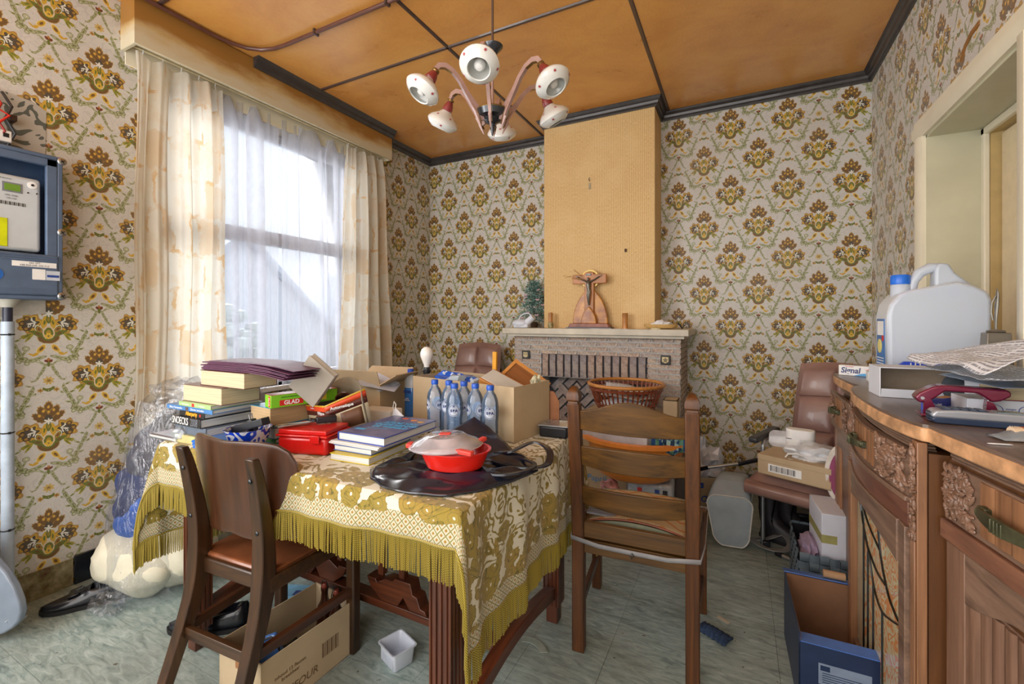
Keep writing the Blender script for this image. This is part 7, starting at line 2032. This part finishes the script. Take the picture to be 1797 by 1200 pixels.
shoe((-1.915, 1.05, 0), math.atan2(-.154, -.226), 'black open loafer behind the left table leg under the chair')
t = thing('packet', 'small blue and white packet on the floor under the table', 'packet', (-1.78, 1.36, 0), .4)
MB().box(-.07, .07, -.045, .045, 0, .022).build('packet', plain('sky_packet', (120, 184, 222), .4), t, bevel=.003)
MB().box(-.01, .06, -.0458, -.045, .004, .018).build('red_print', M['redprint'], t); MB().box(-.01, .06, -.035, .0, .022, .0226).build('navy_patch', M['blueprint'], t)

# ================================================================ UNDER THE TABLE
t = carton('cardboard_box', 'long brown shop carton under the near left chair', (-1.412, 1.055, .001), -.03, .225, .37, .19)
BRT = plain('brown_packing_tape', (150, 104, 66), .3, var=.05)
MB().box(-.02, .028, -.1862, -.185, .135, .19).build('tape', BRT, t)
INK = plain('faded_carton_ink', (110, 84, 58), .8)
text('CARREFOUR', .036, (.1132, -.085, .045), (PI/2, 0, PI/2), INK, t, shear=.15)
text('inhoud 12 flessen\nbreekbaar', .016, (.1132, -.085, .105), (PI/2, 0, PI/2), INK, t)
for k in range(12): MB().box(.1127, .1132, .035+.006*k, .035+.006*k+(.002 if k % 3 else .004), .065, .115).build('barcode_bar', INK, t)
BGL = plain('brown_bottle_glass', (50, 24, 14), .08, coat=.6)
for k, (x, y, l_) in enumerate(((-1.42, 1.20, 'brown swing-top bottle standing at the left in carton'), (-1.345, 1.19, 'brown swing-top bottle standing at the right in carton'))):
    t = thing('beer_bottle', l_, 'bottle', (x, y, .006), k, 'brown bottles in the carton')
    MB().lathe([(.028, 0), (.030, .005), (.030, .12), (.026, .145), (.014, .17), (.012, .20), (.014, .205), (.014, .215)], 20).build('bottle', BGL, t)
    MB().lathe([(.010, .215), (.012, .222), (.008, .232)], 14).build('stopper', plain('red_brown_stopper', (120, 50, 34), .4), t)
    MB().tube([(-.014, 0, .19), (-.018, 0, .215), (-.010, 0, .24), (.010, 0, .24), (.018, 0, .215), (.014, 0, .19)], .0018, 6).build('wire_bail', M['darkmetal'], t)
t = thing('lunch_tin', 'blue rimmed tin standing in the near half of the carton', 'tin', (-1.385, .99, .010), .5, None, (.0, -.35, .5))
MB().box(-.05, .05, -.012, .012, .0, .175).build('tin', plain('denim_blue_enamel', (70, 110, 170), .3, coat=.4), t, bevel=.010, seg=3)
MB().tube([(-.046, -.013, .02), (-.046, -.013, .16), (-.036, -.013, .172), (.036, -.013, .172), (.046, -.013, .16), (.046, -.013, .02)], .003, 6).build('rim', plain('dark_rim', (20, 24, 36), .4), t)
t = thing('packing_cloth', 'dark cloth filling the bottom of the carton', 'cloth', (-1.41, 1.06, .006))
MB().grid(10, 16, lambda u, v: (-.095+.19*u, -.13+.21*v, .03+.02*noise.noise(Vector((u*3, v*4, 1))))).build('cloth', plain('dark_cloth_filling', (44, 36, 32), .9), t, solid=.01)
t = thing('plastic_tub', 'small ribbed white plastic tub on the floor under the table', 'tub', (-1.114, 1.262, .001), -.33)
mb = MB(); rings = []
for z, hx, hy in ((0, .044, .036), (.004, .047, .039), (.062, .052, .044), (.064, .058, .050), (.068, .058, .050), (.068, .053, .045), (.058, .048, .040), (.008, .044, .036)):
    rings.append([mb.vv((x, y, z)) for x, y in rrect(hx, hy, .010, 3)])
for a, c_ in zip(rings, rings[1:]):
    m_ = len(a)
    for i in range(m_): j = (i+1) % m_; mb.ff([a[i], a[j], c_[j], c_[i]])
mb.ff(rings[0][::-1]); mb.ff(rings[-1]); TUBM = plain('translucent_white_tub', (206, 212, 224), .3, var=.02); mb.build('tub', TUBM, t)
for k in range(14):
    a = -.040+.0062*k; MB().box(a-.001, a+.001, -.0435, -.041, .01, .055).build('rib', TUBM, t)
t = thing('curved_glass_piece', 'curved piece of clear glass lying on the floor right of the table', 'glass piece', (-.70, 1.575, .002), -.25)
pts = [(.09*math.cos(a), .09*math.sin(a)) for a in [PI*.25+PI*.5*k/10 for k in range(11)]]; pin = [(.060*math.cos(a), .060*math.sin(a)) for a in [PI*.75-PI*.5*k/10 for k in range(11)]]
MB().prism([(x, y-.075) for x, y in pts+pin], 0, .003, 'z').build('glass', plain('greenish_glass', (150, 158, 148), .08, coat=.6), t)
NAV = plain('navy_knit', (44, 62, 92), .95, var=.25, scale=90, bump=.5)
t = thing('sock', 'small navy ribbed sock crumpled on the floor right of ladder chair', 'sock', (-.09, 1.935, .001), -.45)
MB().grid(20, 12, lambda u, v: (-.06+.12*u, -.032+.064*v, .006+.016*math.sin(PI*v)*math.sin(PI*u)**.5+.003*math.sin(u*40))).build('knit', NAV, t, solid=.008)
MB().box(-.062, -.050, -.032, .032, .002, .012).build('grey_cuff', plain('grey_knit', (130, 140, 156), .95), t, bevel=.002)
t = thing('paper_scrap', 'beige paper scrap on the floor beside the sock', 'paper', (-.06, 2.05, .001), -.5)
MB().box(-.025, .025, -.009, .009, 0, .0015).build('scrap', plain('beige_paper', (196, 186, 164), .8), t)

# ================================================================ BEHIND THE LADDER CHAIR
BIGC = carton('cardboard_box', 'shallow brown carton directly under the wicker basket', (-.67, 2.95, .504), .0, .50, .34, .142)
MB().box(-.25, .25, -.17, .17, .138, .142).build('lid', M['kraft'], BIGC)
t = carton('cardboard_box', 'small upright brown carton right of the wicker basket', (-.375, 2.90, .504), .0, .08, .12, .255)
MB().box(-.04, .04, -.06, .06, .251, .255).build('lid', M['kraft'], t)
RAT = plain('dark_red_rattan', (130, 62, 34), .4, var=.25, scale=40, coat=.3); RIMR = wood('golden_rattan_rim', (176, 108, 44), (214, 150, 76), 0, .35, 2)
t = thing('wicker_basket', 'round open wicker basket with golden rim holding papers', 'basket', (-.667, 2.948, .648))
R0, R1, HB = .170, .237, .180
for k in range(44):
    for d in (-.010, .012):
        a = 2*PI*k/44
        if k % 1 == 0:
            MB().tube([(R0*math.cos(a+d*2), R0*math.sin(a+d*2), 0), ((R0+R1)/2*1.01*math.cos(a+d), (R0+R1)/2*1.01*math.sin(a+d), HB*.5), (R1*math.cos(a+d*1.2), R1*math.sin(a+d*1.2), HB)], .0032, 5).build('stake', RAT, t)
mb = MB()
for k in range(3): mb.tube([((R1-.003)*math.cos(a), (R1-.003)*math.sin(a), HB-.02-.006*k) for a in [2*PI*i/48 for i in range(49)]], .003, 5, cap=False)
mb.build('weave_band', RAT, t)
MB().tube([(R1*math.cos(a), R1*math.sin(a), HB) for a in [2*PI*i/60 for i in range(61)]], .0115, 10, cap=False).build('rim', RIMR, t)
MB().lathe([(R0, 0), (R0, .006)], 40).build('base', RAT, t)
mb = MB()
for k in range(4): mb.tube([((R0+.008*k+.004)*math.cos(a), (R0+.008*k+.004)*math.sin(a), .010+.016*k) for a in [2*PI*i/48 for i in range(49)]], .004, 5, cap=False)
mb.build('weave_band', RAT, t)
LETM = PRN.m
for k, (x, y, z, rz, w_, h_) in enumerate(((-.69, 2.90, .808, .25, .18, .13), (-.63, 2.99, .782, -.3, .22, .14), (-.68, 2.88, .757, .1, .24, .14), (-.60, 2.93, .732, .5, .22, .15))):
    q = thing('letter', ['topmost printed letter in the wicker basket', 'second letter, tilted, in the wicker basket', 'third letter in the wicker basket', 'lowest letter in the wicker basket'][k], 'letter', (x, y, z), 0, 'letters in the wicker basket', (.22-.1*k, .12*(-1)**k, rz))
    MB().grid(6, 4, lambda u, v: ((u-.5)*w_, (v-.5)*h_, .004*math.sin(PI*u)), su=w_, sv=h_).build('sheet', LETM, q, solid=.002)
q = crumple('crumpled_bag', 'crumpled pale bag filling the wicker basket below the letters', 'bag', (-.66, 2.95, .657), (.14, .14, .05), M['paper'], 11)
# orange basin with box and cloths
ORB = plain('orange_plastic', (226, 138, 52), .35, var=.06, coat=.2, bump=.05)
t = thing('washing_basin', 'round orange plastic basin behind the chair slats', 'basin', (-.526, 2.542, .376)); t.scale = (1.12, 1.12, 1.12)
MB().lathe([(.15, 0), (.175, .012), (.205, .06), (.228, .14), (.236, .188), (.246, .196), (.268, .198), (.270, .188), (.273, .186), (.272, .203), (.246, .206), (.226, .19), (.200, .08), (.168, .020), (.14, .01)], 56, sy=.80).build('basin', ORB, t)
t = thing('white_carton', 'shallow white cardboard box lying in the orange basin', 'box', (-.60, 2.50, .580), -.12, None, (0, .04, -.14)); t.scale = (1.12, 1.0, 1.08)
MB().box(-.19, .17, -.11, .11, -.01, .09).build('carton', plain('greyish_white_card', (196, 198, 206), .6), t, bevel=.002); MB().box(-.192, .172, -.112, .112, .085, .098).build('lid', plain('peach_card_lid', (216, 190, 176), .6), t, bevel=.002)
CHK = NT('blue_green_check_cloth'); s_ = CHK.sep(CHK.coord())
ca = CHK.math('GREATER_THAN', CHK.math('SINE', CHK.math('MULTIPLY', s_[0], 160)), 0); cb_ = CHK.math('GREATER_THAN', CHK.math('SINE', CHK.math('MULTIPLY', s_[1], 130)), 0)
CHK.base(CHK.mix(ca, CHK.mix(cb_, C(34, 62, 96), C(96, 150, 130)), CHK.mix(cb_, C(150, 190, 190), C(40, 80, 140)))); CHK.rough(.85)
q = crumple('checked_cloth', 'blue and green checked cloth stuffed in right of the orange basin', 'cloth', (-.335, 2.51, .545), (.105, .11, .095), CHK.m, 5)
q = crumple('navy_cloth', 'navy cloth lying in the orange basin under the white box', 'cloth', (-.50, 2.53, .49), (.19, .14, .055), NVC, 8)
t = carton('cardboard_box', 'large brown crisps carton under the boxes that carry the wicker basket', (-.66, 2.96, .001), .0, .62, .36, .50, mat=M['kraft'])
MB().box(-.31, .31, -.18, .18, .496, .50).build('lid', M['kraft'], t)
text('Paprika', .055, (-.135, -.1812, .235), (PI/2, 0, 0), plain('azure_letter', (60, 140, 200), .5), t, shear=.1)
MB().tube([(-.17, -.1812, .30), (-.14, -.1812, .36), (-.10, -.1812, .37), (-.09, -.1812, .33), (-.12, -.1812, .29), (-.17, -.1812, .30)], .003, 5).build('printed_loop', M['black'], t)
t = thing('wrapped_pack', 'plastic wrapped white pack with printed label below the orange basin', 'pack', (-.44, 2.57, .001), .08)
MB().box(-.12, .12, -.10, .10, 0, .366).build('pack', plain('white_tissue_pack', (200, 206, 216), .5, var=.1, scale=25), t, bevel=.02, seg=3)
MB().box(-.124, .124, -.104, .104, .005, .370).build('film', FILM.m, t, bevel=.02)
for (x, m_) in ((-.05, 'redprint'), (.04, 'blueprint'), (.08, 'black')): MB().box(x-.012, x+.012, -.1052, -.104, .30, .34).build('printed_patch', M[m_], t)
q = crumple('crumpled_packet', 'crumpled pink and cream packets between carton and wrapped pack', 'packet', (-.645, 2.45, .27), (.06, .05, .05), plain('pink_cream_packet', (196, 140, 140), .5, var=.4, scale=20), 3)
t = thing('low_carton', 'low dark carton under the pink packets', 'box', (-.64, 2.50, .001))
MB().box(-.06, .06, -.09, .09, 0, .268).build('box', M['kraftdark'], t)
t = thing('wooden_crate', 'dark brown wooden crate standing on end right of the pack', 'crate', (-.275, 2.80, .001), .1)
MB().box(-.07, .07, -.10, .10, 0, .46).build('box', M['dkwood'], t, bevel=.004); MB().box(-.085, -.07, -.10, .10, .0, .45).build('brass_edge', plain('gilded_frame', (150, 126, 76), .4, .4), t)
t = thing('grey_board', 'grey corrugated sheet lying over the chair mat at left', 'board', (-.465, 1.735, .502), .12, None, (.05, .03, .12))
MB().box(-.07, .08, -.06, .06, 0, .004).build('sheet', plain('grey_corrugated', (140, 140, 146), .8), t)
for k in range(9): MB().box(-.07, .08, -.056+.013*k, -.051+.013*k, .004, .006).build('ridge', plain('grey_corrugated_ridge', (126, 126, 134), .8) if k == 0 else bpy.data.materials['grey_corrugated_ridge'], t)
t = thing('brown_board', 'brown cardboard piece standing behind the black food tub', 'cardboard', (-.735, 1.775, TT+.002), -.05)
MB().prism([(-.04, 0), (.055, 0), (.055, .125), (.03, .165), (-.04, .17)], -.002, .002, 'y').build('card', plain('reddish_cardboard', (166, 112, 78), .8), t)

# ================================================================ RIGHT CORNER CLUTTER
t = carton('cardboard_box', 'brown carton with large blue lettering right of the fireplace', (-.165, 3.19, .001), .42, .32, .22, .25)
text('Soft', .085, (-.082, -.1112, .125), (PI/2, 0, 0), plain('royal_letter', (50, 84, 170), .5), t, shear=.1)
text('Waffel', .036, (.045, -.1112, .150), (PI/2, 0, 0), M['blueprint'], t, sx=.8)
MB().box(-.145, -.09, -.1112, -.11, .185, .218).build('blue_badge', M['blueprint'], t, bevel=.0005); text('tin', .024, (-.117, -.1116, .20), (PI/2, 0, 0), M['white'], t)
q = crumple('plastic_bag', 'translucent white plastic bag slumped on the blue lettered carton', 'plastic bag', (-.20, 3.17, .20), (.12, .09, .12), clear('milky_bag_film', alpha=.9, col=(196, 200, 212)), 6)
lump(q, 'knotted_top', (-.03, 0, .20), (.04, .03, .09), bpy.data.materials['milky_bag_film'], 2.2, .3, 3)
t = thing('vacuum_pole', 'silver vacuum cleaner tube with black grip lying over the carton', 'tube', (0, 0, 0))
MB().tube([(-.17, 2.92, .36), (.0, 2.97, .395)], .009, 12).build('tube', TUBE, t); MB().tube([(-.01, 2.965, .39), (.10, 3.03, .415), (.17, 3.06, .43)], [.012, .013, .012], 12).build('grip', M['blackplastic'], t)
MB().tube([(-.17, 2.92, .36), (-.30, 2.96, .30), (-.33, 3.04, .20), (-.345, 3.12, .05)], .012, 10).build('hose', M['blackplastic'], t)
t = thing('black_rod', 'thin black rod leaning against the papered wall corner', 'rod', (-.20, 3.38, 0))
MB().tube([(0, 0, 0), (-.075, .26, .46)], .006, 8).build('rod', M['blackplastic'], t)
t = thing('white_hanger', 'white wire coat hanger hook sticking up behind the grey bag', 'hanger', (-.02, 2.86, .30))
MB().tube([(-.035, 0, -.03), (-.02, 0, .015), (.005, 0, .035), (.03, 0, .03), (.04, 0, .005), (.035, 0, -.02)], .0025, 6).build('hook', M['white'], t)
MB().tube([(-.16, 0.02, -.14), (-.035, 0, -.03), (.09, .02, -.13)], .0025, 6).build('shoulder_wire', M['white'], t)
# grey bag
GB = plain('grey_blue_nylon', (156, 168, 176), .38, var=.1, scale=7, bump=.1)
t = thing('sports_bag', 'grey nylon bag with white piping standing on the floor', 'bag', (-.05, 2.715, .012), .10)
FP = rrect(.112, .135, .05, 6)
FP = [(x*(1-.34*max(0, -y)/.135)+.012*max(0, -y)/.135, y) for x, y in FP]
def bag_loft():
    mb = MB(); rings = []
    secs = ((0, 1.0, 0, .135), (.015, 1.02, 0, .137), (.07, .86, .01, .16), (.12, .74, .02, .185), (.17, .80, .035, .17), (.22, .84, .045, .16), (.235, .80, .045, .16))
    for k, (y, s_, ox, cz) in enumerate(secs):
        ring = []
        for i, (x, z) in enumerate(FP):
            w_ = 1+(.05*noise.noise(Vector((x*20, z*20, k*3.0))) if 1 < k < 5 else 0)
            top = max(0, z/.135); 
            ring.append(mb.vv((x*s_*w_+ox, y, max(.0, cz+z*s_*w_+.065*top*(y > .05)))))
        rings.append(ring)
    for a, c_ in zip(rings, rings[1:]):
        m_ = len(a)
        for i in range(m_): j = (i+1) % m_; mb.ff([a[j], a[i], c_[i], c_[j]])
    mb.ff(rings[0]); mb.ff(rings[-1][::-1]); return mb
bag_loft().build('body', GB, t, sub=1)
def fpanel(u, v):
    pass
mb = MB(); cen = mb.vv((0, -.010, .135)); prev = None; rgs = []
for s_ in (.25, .5, .75, 1.0):
    rgs.append([mb.vv((x*s_, -.010*(1-s_**2)-.004+.004*noise.noise(Vector((x*30*s_, z*12*s_, 1))), .135+z*s_)) for x, z in FP])
for i in range(len(FP)): j = (i+1) % len(FP); mb.ff([cen, rgs[0][i], rgs[0][j]])
for a, c_ in zip(rgs, rgs[1:]):
    for i in range(len(a)): j = (i+1) % len(a); mb.ff([a[i], c_[i], c_[j], a[j]])
mb.build('front_panel', GB, t)
WPI = plain('white_piping', (206, 204, 196), .5)
lp = [(x*1.01, -.004, .135+z*1.01) for x, z in FP]; MB().tube(lp+[lp[0]], .0035, 6, cap=False).build('piping', WPI, t)
lp = [(x*.86+.045, .222, .16+z*.86+.02*max(0, z/.135)) for x, z in FP]; MB().tube(lp+[lp[0]], .0032, 6, cap=False).build('piping', WPI, t)
strap('strap', [(.10, .10, .02), (.17, .02, .012), (.25, .0, .018), (.30, .06, .03), (.28, .14, .045), (.20, .12, .02), (.14, .10, .012)], .017, .0018).build('strap', plain('grey_webbing', (140, 142, 142), .8), t)
MB().box(.17, .205, .05, .08, .0, .03).build('buckle', M['blackplastic'], t, bevel=.004)
# boots
BTM = plain('dark_brown_quilted_leather', (46, 42, 46), .5, var=.15, bump=.1)
for k, (x, y, rz, l_) in enumerate(((.175, 2.93, -.35, 'dark quilted ankle boot standing nearer the grey bag'), (.27, 3.02, -.2, 'dark quilted ankle boot standing farther right under the armchair'))):
    t = thing('boot', l_, 'boot', (x, y, 0), rz, 'dark boots under the armchair')
    mb = MB(); rings = []
    for (z, cx_, rx, ry) in ((.018, .04, .115, .042), (.04, .04, .112, .042), (.075, .02, .085, .040), (.10, -.015, .058, .038), (.14, -.03, .047, .038), (.17, -.03, .050, .040), (.20, -.03, .047, .040), (.23, -.03, .052, .043), (.26, -.03, .049, .042), (.285, -.03, .053, .045)):
        rings.append([mb.vv((cx_+rx*math.cos(2*PI*i/20), ry*math.sin(2*PI*i/20), z)) for i in range(20)])
    for a, c_ in zip(rings, rings[1:]):
        for i in range(20): j = (i+1) % 20; mb.ff([a[i], a[j], c_[j], c_[i]])
    mb.ff(rings[0][::-1]); mb.build('upper', BTM, t, solid=.004)
    MB().lathe([(.118, 0), (.120, .01), (.117, .02)], 28, c=(.04, 0, 0), sx=1, sy=.38).build('sole', SOLE, t)
    strap('zip', [(.02, -.041, .06), (-.0, -.043, .12), (.012, -.045, .20), (.02, -.04, .28)], .004, .001).build('zip', M['darkmetal'], t)
    MB().lathe([(.052, .275), (.056, .280), (.052, .287)], 20, c=(-.03, 0, 0), sy=.84, cap=False).build('cuff', M['darkmetal'], t)
t = thing('umbrella_tube', 'silver striped tube lying on the floor behind the grey bag strap', 'tube', (.20, 2.72, .014), 0)
MB().tube([(0, 0, 0), (.20, -.12, 0)], .011, 12).build('tube', TUBE, t); MB().tube([(-.03, .018, 0), (.0, 0, 0)], .013, 12).build('end_cap', M['blackplastic'], t)
t = thing('handbag', 'dark handbag with a looped strap on the floor under the armchair', 'bag', (.34, 3.10, .001), .1)
MB().box(-.10, .10, -.05, .05, 0, .13).build('body', M['blackplastic'], t, bevel=.02, seg=3); strap('strap', [(-.07, -.05, .12), (-.06, -.06, .20), (.0, -.06, .235), (.06, -.06, .20), (.07, -.05, .12)], .008, .002).build('strap', M['blackplastic'], t)
# on the armchair
t = carton('shoe_carton', 'flat brown carton with barcode label on the armchair seat', (.275, 2.675, .455), -.42, .32, .22, .085)
MB().box(-.162, .162, -.112, .112, .072, .100).build('lid', M['kraft'], t, bevel=.002)
MB().box(-.11, .04, -.1115, -.11, .020, .060).build('paper_label', M['white'], t)
for k in range(18): MB().box(-.10+.0065*k, -.10+.0065*k+(.0022 if k % 4 else .004), -.1122, -.1115, .026, .055).build('barcode_bar', M['black'], t)
q = crumple('plastic_bag', 'white plastic bag crumpled on the flat carton on the armchair', 'plastic bag', (.335, 2.66, .548), (.12, .08, .045), clear('white_bag_film', alpha=.95, col=(222, 226, 232)), 13)
MB().tube([(-.13, -.04, .01), (-.12, -.05, .03), (-.08, -.05, .035), (-.04, -.05, .02), (-.06, -.06, .0), (-.12, -.06, .005)], .004, 8).build('cable', M['white'], q)
t = thing('white_device', 'white upright plastic device on the armchair behind the carton', 'device', (.285, 2.78, .556), -.2)
MB().prism(rrect(.065, .035, .03, 6), 0, .115, 'z').build('body', M['white'], t, bevel=.004); MB().box(-.062, -.035, -.0355, -.033, .065, .068).box(.03, .055, -.036, -.033, .065, .068).build('vent_slot', M['black'], t)
t = thing('plastic_dish', 'rounded clear and white plastic dish leaning left of the white device', 'dish', (.20, 2.84, .545), -.2)
MB().prism([(x*1.0, z) for x, z in rrect(.055, .045, .03, 6)], -.01, .01, 'y').build('rim', clear('clear_grey_plastic', alpha=.7, col=(190, 186, 186)), t, loc=(0, 0, .05), rot=(-.2, 0, 0))
t = thing('round_cushion', 'mauve round cushion with white edge leaning behind the sideboard end', 'cushion', (.44, 2.525, .53), 0)
MB().lathe([(.0, -.016), (.10, -.016), (.135, -.008), (.14, 0), (.135, .008), (.10, .016), (.0, .016)], 36, cap=False, sx=.62, sy=1.1).build('white_edge', plain('cream_fabric', (220, 214, 204), .8), t, rot=(PI/2, 0, 0))
MB().lathe([(.0, .020), (.09, .019), (.115, .014), (.117, .0)], 36, cap=False, sx=.62, sy=1.1).build('mauve_face', plain('mauve_fabric', (150, 74, 108), .8), t, rot=(PI/2, 0, 0))
# woven basket with the taped white box
t = thing('woven_storage_basket', 'grey blue storage basket woven from broad strips behind the sideboard', 'basket', (.318, 2.44, .001))
WV = [plain('grey_blue_strap', (92, 106, 116), .6, var=.1, bump=.2)]
BX, BY_, BH = .090, .17, .25
MB().box(-BX+.004, BX-.004, -BY_+.004, BY_-.004, 0, .004).box(-BX+.004, -BX+.006, -BY_+.004, BY_-.004, .004, BH-.01).box(BX-.006, BX-.004, -BY_+.004, BY_-.004, .004, BH-.01).box(-BX+.006, BX-.006, -BY_+.004, -BY_+.006, .004, BH-.01).box(-BX+.006, BX-.006, BY_-.006, BY_-.004, .004, BH-.01).build('liner', M['blackplastic'], t)
def weave(a0, a1, place):
    mb = MB(); n = max(1, round((a1-a0)/.036)); w_ = (a1-a0)/n; rows = 7; h_ = BH/rows
    for i in range(n):
        for j in range(rows):
            up = (i+j) % 2; a = a0+w_*(i+.5); z = h_*(j+.5)
            hw, hh = (w_*.52, h_*.46) if up else (w_*.46, h_*.52)
            g = [[None]*4 for _ in range(4)]
            for p in range(4):
                for q_ in range(4):
                    u, v = p/3*2-1, q_/3*2-1
                    d = .001+.006*(1-(u*u if up else v*v)); g[p][q_] = mb.vv(place(a+u*hw, z+v*hh, d))
            for p in range(3):
                for q_ in range(3): mb.ff([g[p][q_], g[p+1][q_], g[p+1][q_+1], g[p][q_+1]])
    return mb
weave(-BX, BX, lambda a, z, d: (a, -BY_-d, z)).build('woven_side', WV[0], t, kind='stuff'); weave(-BX, BX, lambda a, z, d: (-a, BY_+d, z)).build('woven_side', WV[0], t, kind='stuff')
weave(-BY_, BY_, lambda a, z, d: (-BX-d, -a, z)).build('woven_side', WV[0], t, kind='stuff'); weave(-BY_, BY_, lambda a, z, d: (BX+d, a, z)).build('woven_side', WV[0], t, kind='stuff')
t = thing('taped_white_box', 'white box with yellow tape standing in the woven basket', 'box', (.358, 2.425, .205), .08)
MB().box(-.055, .055, -.12, .11, 0, .215).build('box', plain('white_carton_blue_tint', (214, 218, 230), .5, var=.02), t, bevel=.002)
MB().box(-.0558, .0, -.1208, .1105, .09, .125).build('yellow_tape', plain('olive_yellow_tape', (168, 164, 104), .35), t)
q = crumple('purple_cloth', 'lilac cloth showing between basket and taped white box', 'cloth', (.275, 2.40, .19), (.04, .10, .045), plain('lilac_cloth', (150, 134, 160), .85), 15)
# blue open carton in front of the basket
NB = plain('dark_blue_print_card', (26, 44, 78), .4, var=.08); LBc = plain('cornflower_card', (74, 112, 186), .4); BRC = plain('warm_brown_card_inside', (128, 92, 66), .85, var=.06)
t = thing('blue_carton', 'open dark blue printed carton on the floor beside the sideboard', 'box', (.275, 1.88, .001), .03)
bw, bl_, bh = .112, .19, .25
MB().box(-bw, -bw+.004, -bl_, bl_, 0, bh).build('side_wall', NB, t); MB().box(bw-.004, bw, -bl_, bl_, 0, bh).build('side_wall', NB, t)
MB().box(-bw, bw, -bl_, -bl_+.004, 0, bh-.03).build('front_wall', NB, t); MB().box(-bw, bw, bl_-.004, bl_, 0, bh).build('back_wall', NB, t)
MB().box(-bw+.004, bw-.004, -bl_+.004, bl_-.004, 0, .005).build('base', BRC, t)
MB().box(-bw+.004, -bw+.0055, -bl_+.004, bl_-.004, .005, bh-.002).build('brown_lining', BRC, t); MB().box(bw-.0055, bw-.004, -bl_+.004, bl_-.004, .005, bh-.002).build('brown_lining', BRC, t); MB().box(-bw+.006, bw-.006, bl_-.0055, bl_-.004, .005, bh-.002).build('brown_lining', BRC, t); MB().box(-bw+.006, bw-.006, -bl_+.004, -bl_+.0055, .005, bh-.035).build('brown_lining', BRC, t)
MB().box(-bw, bw, 0, .06, 0, .003).build('flap', LBc, t, loc=(0, bl_-.002, bh), rot=(-.25, 0, 0)); MB().box(-bw, bw, -.05, 0, 0, .003).build('flap', LBc, t, loc=(0, -bl_+.052, bh-.03), rot=(.0, 0, 0))
MB().prism([(-.07, -.05), (.04, -.06), (.05, .03), (-.06, .05)], .006, .008, 'z').build('yellow_patch', plain('acid_yellow_print', (190, 186, 30), .5), t)
MB().box(.02, .105, .06, .12, .006, .009).build('pale_label', plain('pale_green_label', (190, 196, 180), .6), t)
MB().box(-.06, .075, -bl_-.001, -bl_, .105, .170).build('grey_label', plain('grey_blue_label', (120, 136, 160), .5), t)
MB().box(-.055, -.030, -bl_-.0016, -bl_-.001, .148, .164).build('flag_mark', NB, t)
for k in range(5): MB().box(-.05, .065, -bl_-.0016, -bl_-.001, .112+.007*k, .114+.007*k).build('text_line', NB, t)
text('MANUFACTURED', .012, (-.0, -bl_-.0012, .085), (PI/2, 0, 0), M['white'], t); text('SERIAL', .010, (-.03, -bl_-.0012, .070), (PI/2, 0, 0), M['white'], t)
t = thing('paper_roll', 'short tan cardboard roll lying on the blue carton flap', 'roll', (.325, 2.10, .262), .0)
MB().tube([(-.035, 0, 0), (.035, 0, 0)], .014, 18).build('roll', plain('tan_roll', (176, 140, 104), .8), t)
